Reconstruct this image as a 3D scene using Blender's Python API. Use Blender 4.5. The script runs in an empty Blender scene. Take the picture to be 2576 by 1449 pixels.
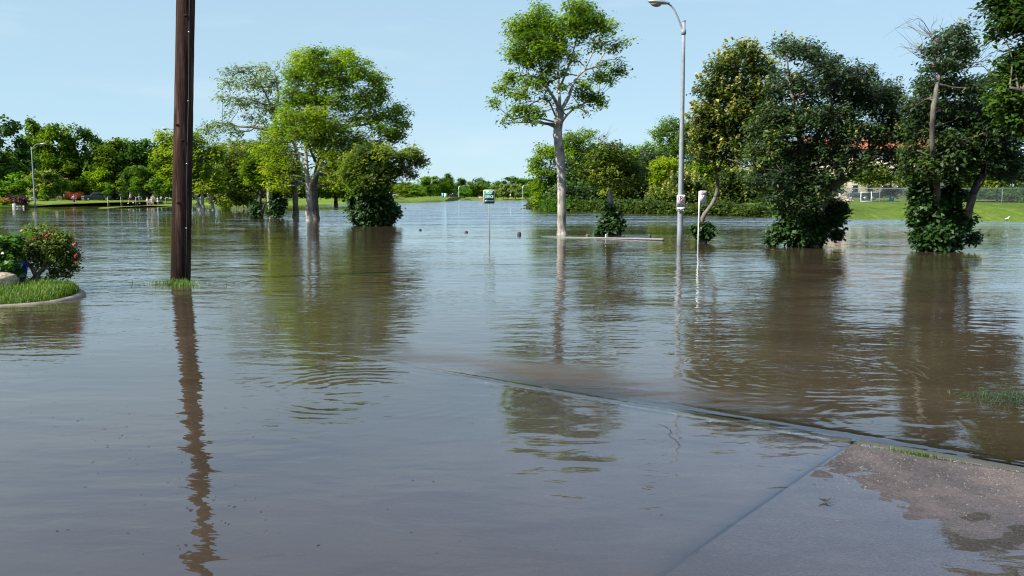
import bpy, bmesh, math, random
import numpy as np
from mathutils import Vector, Matrix

# ------------------------------------------------------------------ camera, light, exposure
SC = bpy.context.scene
COL = SC.collection
FPX, CX, CY, CAMH = 2200.0, 1288.0, 724.5, 1.7          # photograph measured on a 2576 x 1449 grid
PITCH = math.atan(234.5 / FPX)
SP, CP = math.sin(PITCH), math.cos(PITCH)

cam_d = bpy.data.cameras.new('camera')
cam_d.sensor_width = 36.0
cam_d.lens = FPX / 2576.0 * 36.0
cam_d.clip_start, cam_d.clip_end = 0.1, 6000.0
cam = bpy.data.objects.new('camera', cam_d)
cam.location = (0, 0, CAMH)
cam.rotation_euler = (math.radians(90) - PITCH, 0, 0)
COL.objects.link(cam)
SC.camera = cam

SUN_EL = math.radians(41)
SUN_AZ = math.radians(-118)            # measured clockwise from +Y: the sun stands at the left, a little behind
world = bpy.data.worlds.new('World')
SC.world = world
world.use_nodes = True
wn, wl = world.node_tree.nodes, world.node_tree.links
bg = wn['Background']
sky = wn.new('ShaderNodeTexSky')
sky.sky_type = 'NISHITA'
sky.sun_disc = False
sky.sun_elevation = SUN_EL
sky.sun_rotation = SUN_AZ
sky.air_density = 0.7
sky.dust_density = 0.2
sky.ozone_density = 3.4
sky.altitude = 0
veil = wn.new('ShaderNodeMix'); veil.data_type = 'RGBA'      # thin even haze high over the whole sky
vg = wn.new('ShaderNodeTexCoord'); vs = wn.new('ShaderNodeSeparateXYZ'); vm = wn.new('ShaderNodeMapRange')
vm.interpolation_type = 'SMOOTHSTEP'                            # haze thins with height, as real haze does
vm.inputs['From Min'].default_value = 0.14; vm.inputs['From Max'].default_value = 0.45
vm.inputs['To Min'].default_value = 0.65; vm.inputs['To Max'].default_value = 0.42
wl.new(vg.outputs['Generated'], vs.inputs[0]); wl.new(vs.outputs['Z'], vm.inputs['Value']); wl.new(vm.outputs['Result'], veil.inputs['Factor'])
vb_ = wn.new('ShaderNodeMapRange'); vb_.interpolation_type = 'SMOOTHSTEP'; vb_.inputs['From Min'].default_value = 0.16; vb_.inputs['From Max'].default_value = 0.45
wl.new(vs.outputs['Z'], vb_.inputs['Value'])
vcol = wn.new('ShaderNodeMix'); vcol.data_type = 'RGBA'; vcol.inputs['A'].default_value = (4.85, 6.95, 7.95, 1); vcol.inputs['B'].default_value = (5.2, 8.0, 12.5, 1)   # bluer overhead
wl.new(vcol.outputs['Result'], veil.inputs['B'])
wl.new(vb_.outputs['Result'], vcol.inputs['Factor'])
wl.new(sky.outputs['Color'], veil.inputs['A'])
wm = wn.new('ShaderNodeMapping'); wm.inputs['Scale'].default_value = (1.6, 1.6, 9.0); wl.new(vg.outputs['Generated'], wm.inputs['Vector'])
wz = wn.new('ShaderNodeTexNoise'); wz.inputs['Scale'].default_value = 2.3; wz.inputs['Detail'].default_value = 6; wz.inputs['Roughness'].default_value = 0.55; wl.new(wm.outputs['Vector'], wz.inputs['Vector'])
wr = wn.new('ShaderNodeMapRange'); wr.inputs['From Min'].default_value = 0.5; wr.inputs['From Max'].default_value = 0.8; wr.inputs['To Max'].default_value = 0.30; wl.new(wz.outputs['Fac'], wr.inputs['Value'])
wisp = wn.new('ShaderNodeMix'); wisp.data_type = 'RGBA'; wisp.inputs['B'].default_value = (6.9, 7.5, 7.9, 1)      # faint thin cloud
wl.new(wr.outputs['Result'], wisp.inputs['Factor']); wl.new(veil.outputs['Result'], wisp.inputs['A']); wl.new(wisp.outputs['Result'], bg.inputs['Color'])
bg.inputs['Strength'].default_value = 0.0707

sun_d = bpy.data.lights.new('sun', 'SUN')
sun_d.energy = 5.0
sun_d.angle = math.radians(0.55)
sun_d.color = (1.0, 0.95, 0.86)
sun = bpy.data.objects.new('sun', sun_d)
to_sun = Vector((math.sin(SUN_AZ) * math.cos(SUN_EL), math.cos(SUN_AZ) * math.cos(SUN_EL), math.sin(SUN_EL)))
sun.rotation_euler = to_sun.to_track_quat('Z', 'Y').to_euler()
sun.location = (-40, 10, 60)
COL.objects.link(sun)

SC.view_settings.view_transform = 'Standard'
SC.view_settings.look = 'None'
SC.view_settings.exposure = 0.85
SC.view_settings.gamma = 1.0
SC.view_settings.use_curve_mapping = False
SC.render.engine = 'CYCLES'
SC.cycles.max_bounces = 8
SC.cycles.transparent_max_bounces = 8
SC.cycles.caustics_reflective = False
SC.cycles.caustics_refractive = False
SC.cycles.use_denoising = True
SC.cycles.filter_width = 1.15

# ------------------------------------------------------------------ helpers
def ray(px, py):
    cx, cy = (px - CX) / FPX, -(py - CY) / FPX
    return Vector((cx, cy * SP + CP, cy * CP - SP))

def at(px, py, Y):
    """world point seen at pixel (px,py) at distance Y ahead"""
    d = ray(px, py)
    k = Y / d.y
    return Vector((d.x * k, Y, CAMH + d.z * k))

def gp(px, py, z=0.0):
    """world point on the level z seen at the pixel"""
    d = ray(px, py)
    k = (z - CAMH) / d.z
    return Vector((d.x * k, d.y * k, z))

def tag(o, label=None, cat=None, group=None, kind=None):
    if label: o['label'] = label
    if cat: o['category'] = cat
    if group: o['group'] = group
    if kind: o['kind'] = kind
    return o

def thing(name, label, cat, loc=(0, 0, 0), rz=0.0, group=None):
    o = bpy.data.objects.new(name, None)
    o.empty_display_size = 0.2
    o.location = loc
    o.rotation_euler = (0, 0, rz)
    COL.objects.link(o)
    return tag(o, label, cat, group)

def copy_tree(o, parent=None):
    c = o.copy()
    COL.objects.link(c)
    if parent is not None:
        c.parent = parent
    for ch in list(o.children):
        copy_tree(ch, c)
    return c

class MB:
    """collects vertices and faces; build() links them as one mesh object"""
    def __init__(s):
        s.v, s.f, s.t, s.n = [], [], [], 0
    def add(s, v, f, tint=0.5):
        v = np.asarray(v, dtype=np.float64).reshape(-1, 3)
        s.v.append(v)
        if isinstance(f, np.ndarray):
            s.f.append(f + s.n)
        else:
            by = {}
            for q in f:
                by.setdefault(len(q), []).append(q)
            for q in by.values():
                s.f.append(np.array(q, dtype=np.int64) + s.n)
        s.t.append(np.broadcast_to(np.asarray(tint, dtype=np.float64), (len(v),)))
        s.n += len(v)
        return s
    def box(s, c, d, rz=0.0, tilt=0.0):
        x, y, z = d[0] / 2, d[1] / 2, d[2] / 2
        v = np.array([[-x, -y, -z], [x, -y, -z], [x, y, -z], [-x, y, -z], [-x, -y, z], [x, -y, z], [x, y, z], [-x, y, z]])
        if tilt:
            R = np.array(Matrix.Rotation(tilt, 3, 'Y')); v = v @ R.T
        if rz:
            R = np.array(Matrix.Rotation(rz, 3, 'Z')); v = v @ R.T
        return s.add(v + np.array(c), [(0, 3, 2, 1), (4, 5, 6, 7), (0, 1, 5, 4), (1, 2, 6, 5), (2, 3, 7, 6), (3, 0, 4, 7)])
    def prism(s, prof, y0, y1, axis='y'):
        """extrude a closed profile of (a,b) pairs; axis y: (x,z) profile pushed along y"""
        n = len(prof)
        if axis == 'y':
            v = [(a, y0, b) for a, b in prof] + [(a, y1, b) for a, b in prof]
        elif axis == 'x':
            v = [(y0, a, b) for a, b in prof] + [(y1, a, b) for a, b in prof]
        else:
            v = [(a, b, y0) for a, b in prof] + [(a, b, y1) for a, b in prof]
        f = [tuple(range(n))[::-1], tuple(range(n, 2 * n))] + [(i, (i + 1) % n, n + (i + 1) % n, n + i) for i in range(n)]
        return s.add(v, f)
    def tube(s, pts, rad, n=8, cap=True, wob=0.0, rng=None, tint=0.5):
        v, f = tube_geo(pts, rad, n, cap, wob, rng)
        return s.add(v, f, tint)
    def lathe(s, prof, c=(0, 0, 0), n=16):
        """prof: (r,z) from bottom to top"""
        v, f = [], []
        for r, z in prof:
            for k in range(n):
                a = 2 * math.pi * k / n
                v.append((c[0] + r * math.cos(a), c[1] + r * math.sin(a), c[2] + z))
        for i in range(len(prof) - 1):
            for k in range(n):
                k2 = (k + 1) % n
                f.append((i * n + k, i * n + k2, (i + 1) * n + k2, (i + 1) * n + k))
        f.append(tuple(range(n))[::-1])
        f.append(tuple((len(prof) - 1) * n + k for k in range(n)))
        return s.add(v, f)
    def build(s, name, mat, parent=None, smooth=False, origin=None, bevel=0.0):
        V = np.concatenate(s.v) if s.v else np.zeros((0, 3))
        if origin is not None:
            V = V - np.array(origin)
        me = mesh_np(name, V, s.f, np.concatenate(s.t) if s.t else None, smooth)
        if mat is not None:
            me.materials.append(mat)
        o = bpy.data.objects.new(name, me)
        COL.objects.link(o)
        if parent is not None:
            o.parent = parent
        if bevel:
            m = o.modifiers.new('bevel', 'BEVEL'); m.width = bevel; m.segments = 2; m.limit_method = 'ANGLE'
        return o

def mesh_np(name, V, faces, tint=None, smooth=False):
    me = bpy.data.meshes.new(name)
    me.vertices.add(len(V))
    me.vertices.foreach_set('co', np.ascontiguousarray(V, dtype=np.float32).ravel())
    loops = [f.ravel() for f in faces]
    sizes = [np.full(len(f), f.shape[1], dtype=np.int32) for f in faces]
    if loops:
        L = np.concatenate(loops).astype(np.int32); S = np.concatenate(sizes)
        me.loops.add(len(L)); me.loops.foreach_set('vertex_index', L)
        me.polygons.add(len(S))
        st = np.zeros(len(S), dtype=np.int32); st[1:] = np.cumsum(S)[:-1]
        me.polygons.foreach_set('loop_start', st)
        if smooth:
            me.polygons.foreach_set('use_smooth', np.ones(len(S), dtype=bool))
    if tint is not None:
        a = me.attributes.new('tint', 'FLOAT', 'POINT')
        a.data.foreach_set('value', np.ascontiguousarray(tint, dtype=np.float32))
    me.update(calc_edges=True)
    me.validate()
    return me

def tube_geo(pts, rad, n=8, cap=True, wob=0.0, rng=None):
    P = np.asarray([tuple(p) for p in pts], dtype=np.float64)
    m = len(P)
    R = np.broadcast_to(np.asarray(rad, dtype=np.float64), (m,))
    T = np.gradient(P, axis=0)
    T /= np.linalg.norm(T, axis=1)[:, None] + 1e-12
    ref = np.array([1.0, 0, 0]) if abs(T[0][0]) < 0.8 else np.array([0, 1.0, 0])
    A = np.cross(T, ref); A /= np.linalg.norm(A, axis=1)[:, None] + 1e-12
    for i in range(1, m):                       # keep the frame from flipping
        a = A[i - 1] - T[i] * np.dot(A[i - 1], T[i]); A[i] = a / (np.linalg.norm(a) + 1e-12)
    B = np.cross(T, A)
    ang = np.arange(n) * 2 * math.pi / n
    rr = R[:, None] * np.ones((1, n))
    if wob and rng is not None:
        rr = rr * (1 + wob * (rng.random((m, n)) - 0.5) + wob * 0.8 * (rng.random((1, n)) - 0.5))
    V = P[:, None, :] + rr[:, :, None] * (np.cos(ang)[None, :, None] * A[:, None, :] + np.sin(ang)[None, :, None] * B[:, None, :])
    V = V.reshape(-1, 3)
    k = np.arange(n); k2 = (k + 1) % n
    q = np.concatenate([np.stack([i * n + k, i * n + k2, (i + 1) * n + k2, (i + 1) * n + k], 1) for i in range(m - 1)])
    f = [tuple(r) for r in q]
    if cap:
        f.append(tuple(range(n))[::-1]); f.append(tuple((m - 1) * n + j for j in range(n)))
    return V, f

def resample(pts, n):
    P = np.asarray([tuple(p) for p in pts], dtype=np.float64)
    d = np.r_[0, np.cumsum(np.linalg.norm(np.diff(P, axis=0), axis=1))]
    s = np.linspace(0, d[-1], n)
    return np.stack([np.interp(s, d, P[:, k]) for k in range(P.shape[1])], 1)

def smooth_path(pts, n):
    """Catmull-Rom through rows of any width"""
    P = np.asarray([tuple(p) for p in pts], dtype=np.float64)
    if len(P) < 3:
        return resample(P, n)
    Q = np.vstack([2 * P[0] - P[1], P, 2 * P[-1] - P[-2]])
    out, m = [], len(P) - 1
    for t in np.linspace(0, m, n):
        i = min(int(t), m - 1); u = t - i
        a, b, c, d = Q[i], Q[i + 1], Q[i + 2], Q[i + 3]
        out.append(0.5 * (2 * b + (c - a) * u + (2 * a - 5 * b + 4 * c - d) * u * u + (3 * b - a - 3 * c + d) * u ** 3))
    return np.array(out)

# ------------------------------------------------------------------ materials
def newmat(name):
    m = bpy.data.materials.new(name)
    m.use_nodes = True
    nt = m.node_tree
    return m, nt, nt.nodes, nt.links, nt.nodes['Principled BSDF']

def paint(name, col, rough=0.5, metal=0.0, var=0.15, scale=6.0, bump=0.0, spec=0.5, coord='Object'):
    """plain surface with uneven colour and fine relief"""
    m, nt, N, L, P = newmat(name)
    tc = N.new('ShaderNodeTexCoord')
    nz = N.new('ShaderNodeTexNoise'); nz.inputs['Scale'].default_value = scale; nz.inputs['Detail'].default_value = 5
    L.new(tc.outputs[coord], nz.inputs['Vector'])
    r = N.new('ShaderNodeValToRGB')
    r.color_ramp.elements[0].position = 0.3; r.color_ramp.elements[1].position = 0.7
    r.color_ramp.elements[0].color = (*[c * (1 - var) for c in col], 1)
    r.color_ramp.elements[1].color = (*[min(1, c * (1 + var)) for c in col], 1)
    L.new(nz.outputs['Fac'], r.inputs['Fac']); L.new(r.outputs['Color'], P.inputs['Base Color'])
    P.inputs['Roughness'].default_value = rough
    P.inputs['Metallic'].default_value = metal
    P.inputs['Specular IOR Level'].default_value = spec
    if bump:
        b = N.new('ShaderNodeBump'); b.inputs['Strength'].default_value = 0.6; b.inputs['Distance'].default_value = bump
        L.new(nz.outputs['Fac'], b.inputs['Height']); L.new(b.outputs['Normal'], P.inputs['Normal'])
    return m

def bark(name, dark, pale, scale=3.0, bump=0.03, stretch=0.25):
    m, nt, N, L, P = newmat(name)
    tc = N.new('ShaderNodeTexCoord'); mp = N.new('ShaderNodeMapping')
    mp.inputs['Scale'].default_value = (1, 1, stretch)
    L.new(tc.outputs['Object'], mp.inputs['Vector'])
    nz = N.new('ShaderNodeTexNoise'); nz.inputs['Scale'].default_value = scale * 3; nz.inputs['Detail'].default_value = 8; nz.inputs['Roughness'].default_value = 0.65
    L.new(mp.outputs['Vector'], nz.inputs['Vector'])
    n2 = N.new('ShaderNodeTexNoise'); n2.inputs['Scale'].default_value = scale * 0.6; n2.inputs['Detail'].default_value = 4
    L.new(tc.outputs['Object'], n2.inputs['Vector'])
    mx = N.new('ShaderNodeMath'); mx.operation = 'ADD'
    L.new(nz.outputs['Fac'], mx.inputs[0]); L.new(n2.outputs['Fac'], mx.inputs[1])
    r = N.new('ShaderNodeValToRGB')
    r.color_ramp.elements[0].position = 0.40; r.color_ramp.elements[1].position = 0.60
    r.color_ramp.elements[0].color = (*dark, 1); r.color_ramp.elements[1].color = (*pale, 1)
    hf = N.new('ShaderNodeMath'); hf.operation = 'MULTIPLY'; hf.inputs[1].default_value = 0.5
    L.new(mx.outputs[0], hf.inputs[0]); L.new(hf.outputs[0], r.inputs['Fac'])
    L.new(r.outputs['Color'], P.inputs['Base Color'])
    P.inputs['Roughness'].default_value = 0.9; P.inputs['Specular IOR Level'].default_value = 0.2
    b = N.new('ShaderNodeBump'); b.inputs['Strength'].default_value = 0.8; b.inputs['Distance'].default_value = bump
    L.new(nz.outputs['Fac'], b.inputs['Height']); L.new(b.outputs['Normal'], P.inputs['Normal'])
    return m

def leafmat(name, dark, mid, lite, trans=0.35, rough=0.5, spec=0.3, objcol=False):
    """leaf: per-leaf hue from the tint attribute, light shining through the blade"""
    m, nt, N, L, P = newmat(name)
    at_ = N.new('ShaderNodeAttribute'); at_.attribute_name = 'tint'
    r = N.new('ShaderNodeValToRGB')
    e = r.color_ramp.elements
    e[0].position = 0.1; e[1].position = 0.95
    e[0].color = (*dark, 1); e[1].color = (*lite, 1)
    k = e.new(0.5); k.color = (*mid, 1)
    L.new(at_.outputs['Fac'], r.inputs['Fac'])
    out = r.outputs['Color']
    if objcol:
        oi = N.new('ShaderNodeObjectInfo')
        mu = N.new('ShaderNodeMix'); mu.data_type = 'RGBA'; mu.blend_type = 'MULTIPLY'; mu.inputs['Factor'].default_value = 1.0
        L.new(out, mu.inputs['A']); L.new(oi.outputs['Color'], mu.inputs['B']); out = mu.outputs['Result']
    L.new(out, P.inputs['Base Color'])
    P.inputs['Roughness'].default_value = rough; P.inputs['Specular IOR Level'].default_value = spec
    tr = N.new('ShaderNodeBsdfTranslucent')
    g = N.new('ShaderNodeMix'); g.data_type = 'RGBA'; g.blend_type = 'MULTIPLY'; g.inputs['Factor'].default_value = 1.0
    g.inputs['B'].default_value = (1.7, 1.6, 0.7, 1)
    L.new(out, g.inputs['A']); L.new(g.outputs['Result'], tr.inputs['Color'])
    mx = N.new('ShaderNodeMixShader'); mx.inputs['Fac'].default_value = trans
    L.new(P.outputs['BSDF'], mx.inputs[1]); L.new(tr.outputs['BSDF'], mx.inputs[2])
    L.new(mx.outputs['Shader'], N['Material Output'].inputs['Surface'])
    return m

M = {}
M['leaf_mid'] = leafmat('leaf_mid_green', (0.040, 0.092, 0.004), (0.110, 0.205, 0.007), (0.225, 0.325, 0.011), trans=0.5, spec=0.08)
M['leaf_lime'] = leafmat('leaf_lime_green', (0.070, 0.130, 0.005), (0.165, 0.255, 0.009), (0.31, 0.38, 0.016), trans=0.5, spec=0.08)
M['leaf_pale'] = leafmat('leaf_pale_green', (0.065, 0.115, 0.03), (0.125, 0.20, 0.05), (0.22, 0.30, 0.09), trans=0.4, spec=0.15)
M['leaf_gloss'] = leafmat('leaf_dark_glossy', (0.010, 0.026, 0.005), (0.024, 0.053, 0.009), (0.070, 0.115, 0.016), trans=0.25, rough=0.5, spec=0.3)
M['leaf_olive'] = leafmat('leaf_olive', (0.030, 0.062, 0.006), (0.080, 0.135, 0.011), (0.20, 0.255, 0.028), trans=0.42, spec=0.12)
M['leaf_shade'] = leafmat('leaf_shade', (0.012, 0.034, 0.004), (0.030, 0.072, 0.007), (0.070, 0.125, 0.012), trans=0.3, spec=0.15)
M['leaf_ivy'] = leafmat('leaf_ivy', (0.010, 0.030, 0.006), (0.024, 0.064, 0.010), (0.055, 0.12, 0.018), trans=0.22, rough=0.5, spec=0.3)
M['leaf_far'] = leafmat('leaf_far', (0.030, 0.070, 0.008), (0.085, 0.155, 0.013), (0.19, 0.27, 0.024), trans=0.4, spec=0.10, objcol=True)
M['leaf_privet'] = leafmat('leaf_privet', (0.014, 0.034, 0.004), (0.046, 0.080, 0.008), (0.125, 0.160, 0.020), trans=0.35, spec=0.2)
M['leaf_purple'] = leafmat('leaf_purple', (0.030, 0.010, 0.012), (0.065, 0.022, 0.022), (0.11, 0.04, 0.03), trans=0.2)
M['blossom'] = leafmat('blossom_cream', (0.17, 0.19, 0.04), (0.32, 0.33, 0.08), (0.50, 0.48, 0.18), trans=0.3)
M['blossom_far'] = leafmat('blossom_far', (0.22, 0.24, 0.10), (0.36, 0.36, 0.18), (0.48, 0.47, 0.27), trans=0.3)
M['blade'] = leafmat('grass_blade', (0.05, 0.10, 0.012), (0.10, 0.19, 0.02), (0.2, 0.29, 0.04), trans=0.35)
M['bark_pale'] = bark('bark_pale', (0.16, 0.14, 0.115), (0.50, 0.46, 0.40), 3.0)
M['bark_grey'] = bark('bark_grey', (0.075, 0.066, 0.054), (0.235, 0.21, 0.175), 3.0)
M['bark_twig'] = bark('bark_twig', (0.06, 0.05, 0.04), (0.17, 0.15, 0.12), 3.0)
M['bark_dark'] = bark('bark_dark', (0.03, 0.025, 0.02), (0.10, 0.085, 0.07), 3.0)
M['galv'] = paint('galvanised_steel', (0.235, 0.26, 0.28), 0.65, 0.1, 0.16, 9)
M['alu'] = paint('aluminium', (0.6, 0.62, 0.63), 0.35, 0.7, 0.08, 8)
M['white'] = paint('white_paint', (0.78, 0.78, 0.76), 0.45, 0, 0.05, 12)
M['black'] = paint('black_paint', (0.012, 0.012, 0.013), 0.5, 0, 0.2, 12)
M['glassdark'] = paint('dark_glass', (0.01, 0.013, 0.018), 0.06, 0, 0.1, 3, spec=0.8)
M['rubber'] = paint('rubber', (0.018, 0.018, 0.018), 0.8)
M['chrome'] = paint('chrome', (0.6, 0.6, 0.6), 0.2, 0.9, 0.05, 5)
# ------------------------------------------------------------------ setting: land, water, paving
rs = np.random.default_rng(7)

def grassmat(name, a, b, c, scale=1.2, bump=0.05):
    m, nt, N, L, P = newmat(name)
    tc = N.new('ShaderNodeTexCoord')
    n1 = N.new('ShaderNodeTexNoise'); n1.inputs['Scale'].default_value = scale; n1.inputs['Detail'].default_value = 9; n1.inputs['Roughness'].default_value = 0.7
    n2 = N.new('ShaderNodeTexNoise'); n2.inputs['Scale'].default_value = scale * 0.13; n2.inputs['Detail'].default_value = 3
    L.new(tc.outputs['Object'], n1.inputs['Vector']); L.new(tc.outputs['Object'], n2.inputs['Vector'])
    r = N.new('ShaderNodeValToRGB'); e = r.color_ramp.elements
    e[0].position, e[1].position = 0.32, 0.7
    e[0].color, e[1].color = (*a, 1), (*c, 1)
    k = e.new(0.5); k.color = (*b, 1)
    ad = N.new('ShaderNodeMath'); ad.operation = 'ADD'
    hv = N.new('ShaderNodeMath'); hv.operation = 'MULTIPLY'; hv.inputs[1].default_value = 0.5
    L.new(n1.outputs['Fac'], ad.inputs[0]); L.new(n2.outputs['Fac'], ad.inputs[1]); L.new(ad.outputs[0], hv.inputs[0])
    L.new(hv.outputs[0], r.inputs['Fac']); L.new(r.outputs['Color'], P.inputs['Base Color'])
    P.inputs['Roughness'].default_value = 0.95; P.inputs['Specular IOR Level'].default_value = 0.15
    b_ = N.new('ShaderNodeBump'); b_.inputs['Distance'].default_value = bump; b_.inputs['Strength'].default_value = 0.8
    L.new(n1.outputs['Fac'], b_.inputs['Height']); L.new(b_.outputs['Normal'], P.inputs['Normal'])
    return m

M['lawn'] = grassmat('lawn_grass', (0.075, 0.11, 0.012), (0.125, 0.18, 0.018), (0.20, 0.25, 0.032))
M['rough_grass'] = grassmat('bank_grass', (0.04, 0.06, 0.010), (0.072, 0.118, 0.014), (0.13, 0.165, 0.028), 2.2)
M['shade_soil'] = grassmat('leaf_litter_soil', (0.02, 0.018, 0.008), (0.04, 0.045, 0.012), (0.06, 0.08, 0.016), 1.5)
M['silt'] = paint('river_silt', (0.10, 0.07, 0.042), 0.9, 0, 0.2, 0.8)
M['asphalt'] = paint('asphalt', (0.07, 0.07, 0.072), 0.9, 0, 0.2, 3)

mb = MB()
xs = np.linspace(-1500, 1500, 40); ys = np.r_[np.linspace(-60, 400, 30), np.linspace(460, 3500, 12)]
X, Y_ = np.meshgrid(xs, ys)
Zg = -1.1 + 0.0 * X
Vg = np.stack([X, Y_, Zg], -1).reshape(-1, 3)
nx = len(xs)
Fg = np.array([(j * nx + i, j * nx + i + 1, (j + 1) * nx + i + 1, (j + 1) * nx + i) for j in range(len(ys) - 1) for i in range(nx - 1)])
mb.add(Vg, Fg)
tag(mb.build('ground', M['silt']), 'brown flood bed under the water', None, kind='structure')

BANKS = []
def bank(name, label, shore_px, profile, mat, n=160, far=None, rough=0.04, seed=1):
    """land behind a shoreline: rows of vertices at growing distance behind it, risen by the profile"""
    r = np.random.default_rng(seed)
    pts = resample([gp(x, y) for x, y in shore_px], n)
    wob = np.cumsum(r.normal(0, 0.12, n)); wob -= np.linspace(0, wob[-1], n)
    pts[:, 1] += wob * 0.6
    rows = [(-2.0, -0.5), (-0.15, -0.06)] + list(profile)
    V = []
    for back, z in rows:
        q = pts.copy()
        q[:, 1] += back
        sc = q[:, 1] / pts[:, 1]
        if back > 60:
            q[:, 0] *= sc
        q[:, 2] = z + (r.normal(0, rough, n) if z > 0.05 else r.normal(0, 0.012, n))
        V.append(q)
    V = np.concatenate(V); k = len(rows)
    F = np.array([(j * n + i, j * n + i + 1, (j + 1) * n + i + 1, (j + 1) * n + i) for j in range(k - 1) for i in range(n - 1)])
    b = MB(); b.add(V, F)
    o = b.build(name, mat, smooth=True)
    tag(o, label, None, kind='structure')
    BANKS.append(o)
    return o

bank('lawn', 'green park lawn behind the flood at the far left',
     [(-500, 528), (-80, 525), (67, 521.5), (121, 518), (200, 514), (262, 514.5), (330, 513.5), (445, 511.5)],
     [(0.5, 0.05), (3, 0.16), (8, 0.28), (20, 0.4), (45, 0.5), (160, 0.6)], M['lawn'], seed=2)
bank('lawn_tongue', 'narrow sunlit strip of lawn standing out of the flood at the left',
     [(243, 523.6), (275, 524), (310, 522.3), (369, 517.8), (440, 515.5)],
     [(0.5, 0.05), (4, 0.13), (12, 0.15), (20, 0.02), (24, -0.3)], M['lawn'], 80, seed=3, rough=0.015)
bank('park_bank', 'low green bank behind the flooded trees',
     [(425, 511.5), (560, 516.5), (620, 517), (700, 514.3), (880, 513.6), (985, 511), (1060, 509.2), (1120, 507.2), (1147, 504.6)],
     [(0.8, 0.1), (6, 0.45), (14, 0.8), (24, 0.95), (60, 0.95), (160, 1.0)], M['lawn'], 200, seed=4)
bank('far_bank', 'thin strip of green bank across the far water',
     [(1130, 504.6), (1160, 504.9), (1210, 503.8), (1260, 504.2), (1345, 504.4), (1450, 505)],
     [(1, 0.1), (8, 0.4), (30, 0.5), (200, 0.7)], M['lawn'], 120, seed=5)
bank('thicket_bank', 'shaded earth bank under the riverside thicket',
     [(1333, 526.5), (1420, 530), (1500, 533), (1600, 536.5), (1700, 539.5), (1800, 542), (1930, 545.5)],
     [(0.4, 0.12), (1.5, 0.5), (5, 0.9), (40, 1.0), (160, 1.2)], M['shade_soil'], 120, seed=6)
bank('grass_bank', 'bright grass slope of the river bank below the chain link fence',
     [(1925, 545.3), (2030, 547.5), (2125, 550), (2300, 552.5), (2450, 555), (2576, 557.5), (3100, 568)],
     [(0.4, 0.06), (1.5, 0.28), (4, 0.66), (7.0, 0.92), (9.5, 1.0), (40, 1.02), (160, 1.2)], M['rough_grass'], 220, seed=8, rough=0.05)
# asphalt path on the left park lawn, path behind
b = MB()
pa = [gp(225, 513.6, 0.3), gp(300, 511.2, 0.3), gp(370, 509.4, 0.32), gp(450, 507.5, 0.35)]
pa = resample(pa, 24)
for i in range(23):
    a, c = pa[i], pa[i + 1]
    b.add([a + [0, -3.5, 0.09], c + [0, -3.5, 0.09], c + [0, 3.5, 0.16], a + [0, 3.5, 0.16]], [(0, 1, 2, 3)])
tag(b.build('path', M['asphalt']), 'grey asphalt path crossing the park lawn', None, kind='structure')

# ---- paving at the camera's feet: frame (u along the kerb, v across it)
KA, KB = gp(900, 898), gp(2140, 1115)
U = (KB - KA); U.z = 0; U.normalize()
Vv = Vector((-U.y, U.x, 0))
UA = -(KB - KA).length

def uv(u, v, z=0.0):
    return KB + U * u + Vv * v + Vector((0, 0, z))

_r = np.random.default_rng(12)
SLABNOISE = []
for _i in range(16):
    _w = 0.07 * 1.22 ** _i; _a = _r.uniform(0, 6.28); _k = 6.283 / _w
    SLABNOISE.append((_k * math.cos(_a), _k * math.sin(_a), _r.uniform(0, 6.28), 0.00022 + 0.00003 * _i))

def slabz(u, v):
    """height of the concrete above the water, in metres"""
    u = np.asarray(u, float); v = np.asarray(v, float)
    z = np.where(u < 0, 0.0025 + 0.0085 * u, 0.0055 + 0.004 * np.minimum(u, 3)) + 0.0085 * np.maximum(v, -3) + 0.008 * np.minimum(v + 3, 0)
    z -= 0.030 * np.maximum(-2.3 - u, 0) ** 1.5
    z -= 0.022 * np.maximum(-1.7 - v - 0.25 * np.maximum(u, 0), 0) ** 1.5
    z += 0.0017 * np.sin(3.1 * u + 1.7 * v + 0.4) * np.sin(2.3 * v - 1.1 * u) + 0.0012 * np.sin(7.3 * u + 2.0) * np.sin(5.9 * v + 1.0)
    for kx, ky, ph, am in SLABNOISE:
        z = z + am * np.sin(kx * u + ky * v + ph)
    z += 0.0008 * np.sin(17 * u + 3 * v) * np.sin(15 * v - 6 * u)
    return z

def kerbz(u, v):
    u = np.asarray(u, float)
    return 0.004 + np.where(u < 0, 0.010 * u, 0.0015 * u) - 0.035 * np.maximum(np.asarray(v, float) - 0.06, 0) + 0.001 * np.sin(4 * u)

def slab_mesh(name, u0, u1, v0, v1, step, zf, mat, parent, thick=0.14):
    nu, nv = max(2, int((u1 - u0) / step)), max(2, int((v1 - v0) / step))
    us, vs = np.linspace(u0, u1, nu), np.linspace(v0, v1, nv)
    UU, VV = np.meshgrid(us, vs)
    Z = zf(UU, VV)
    edge = np.minimum(np.minimum(UU - u0, u1 - UU), np.minimum(VV - v0, v1 - VV))
    Z = Z - 0.004 * np.exp(-np.maximum(edge, 0) / 0.012)
    base = np.array(KB)
    P = base + UU[..., None] * np.array(U) + VV[..., None] * np.array(Vv)
    P[..., 2] = Z
    V = P.reshape(-1, 3)
    F = [(j * nu + i, j * nu + i + 1, (j + 1) * nu + i + 1, (j + 1) * nu + i) for j in range(nv - 1) for i in range(nu - 1)]
    ring = [i for i in range(nu)] + [j * nu + nu - 1 for j in range(1, nv)] + [(nv - 1) * nu + i for i in range(nu - 2, -1, -1)] + [j * nu for j in range(nv - 2, 0, -1)]
    n0 = len(V); low = V[ring].copy(); low[:, 2] -= thick
    V = np.vstack([V, low])
    for k in range(len(ring)):
        k2 = (k + 1) % len(ring)
        F.append((ring[k2], ring[k], n0 + k, n0 + k2))
    b = MB(); b.add(V, F)
    return b.build(name, mat, parent, smooth=False)

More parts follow.
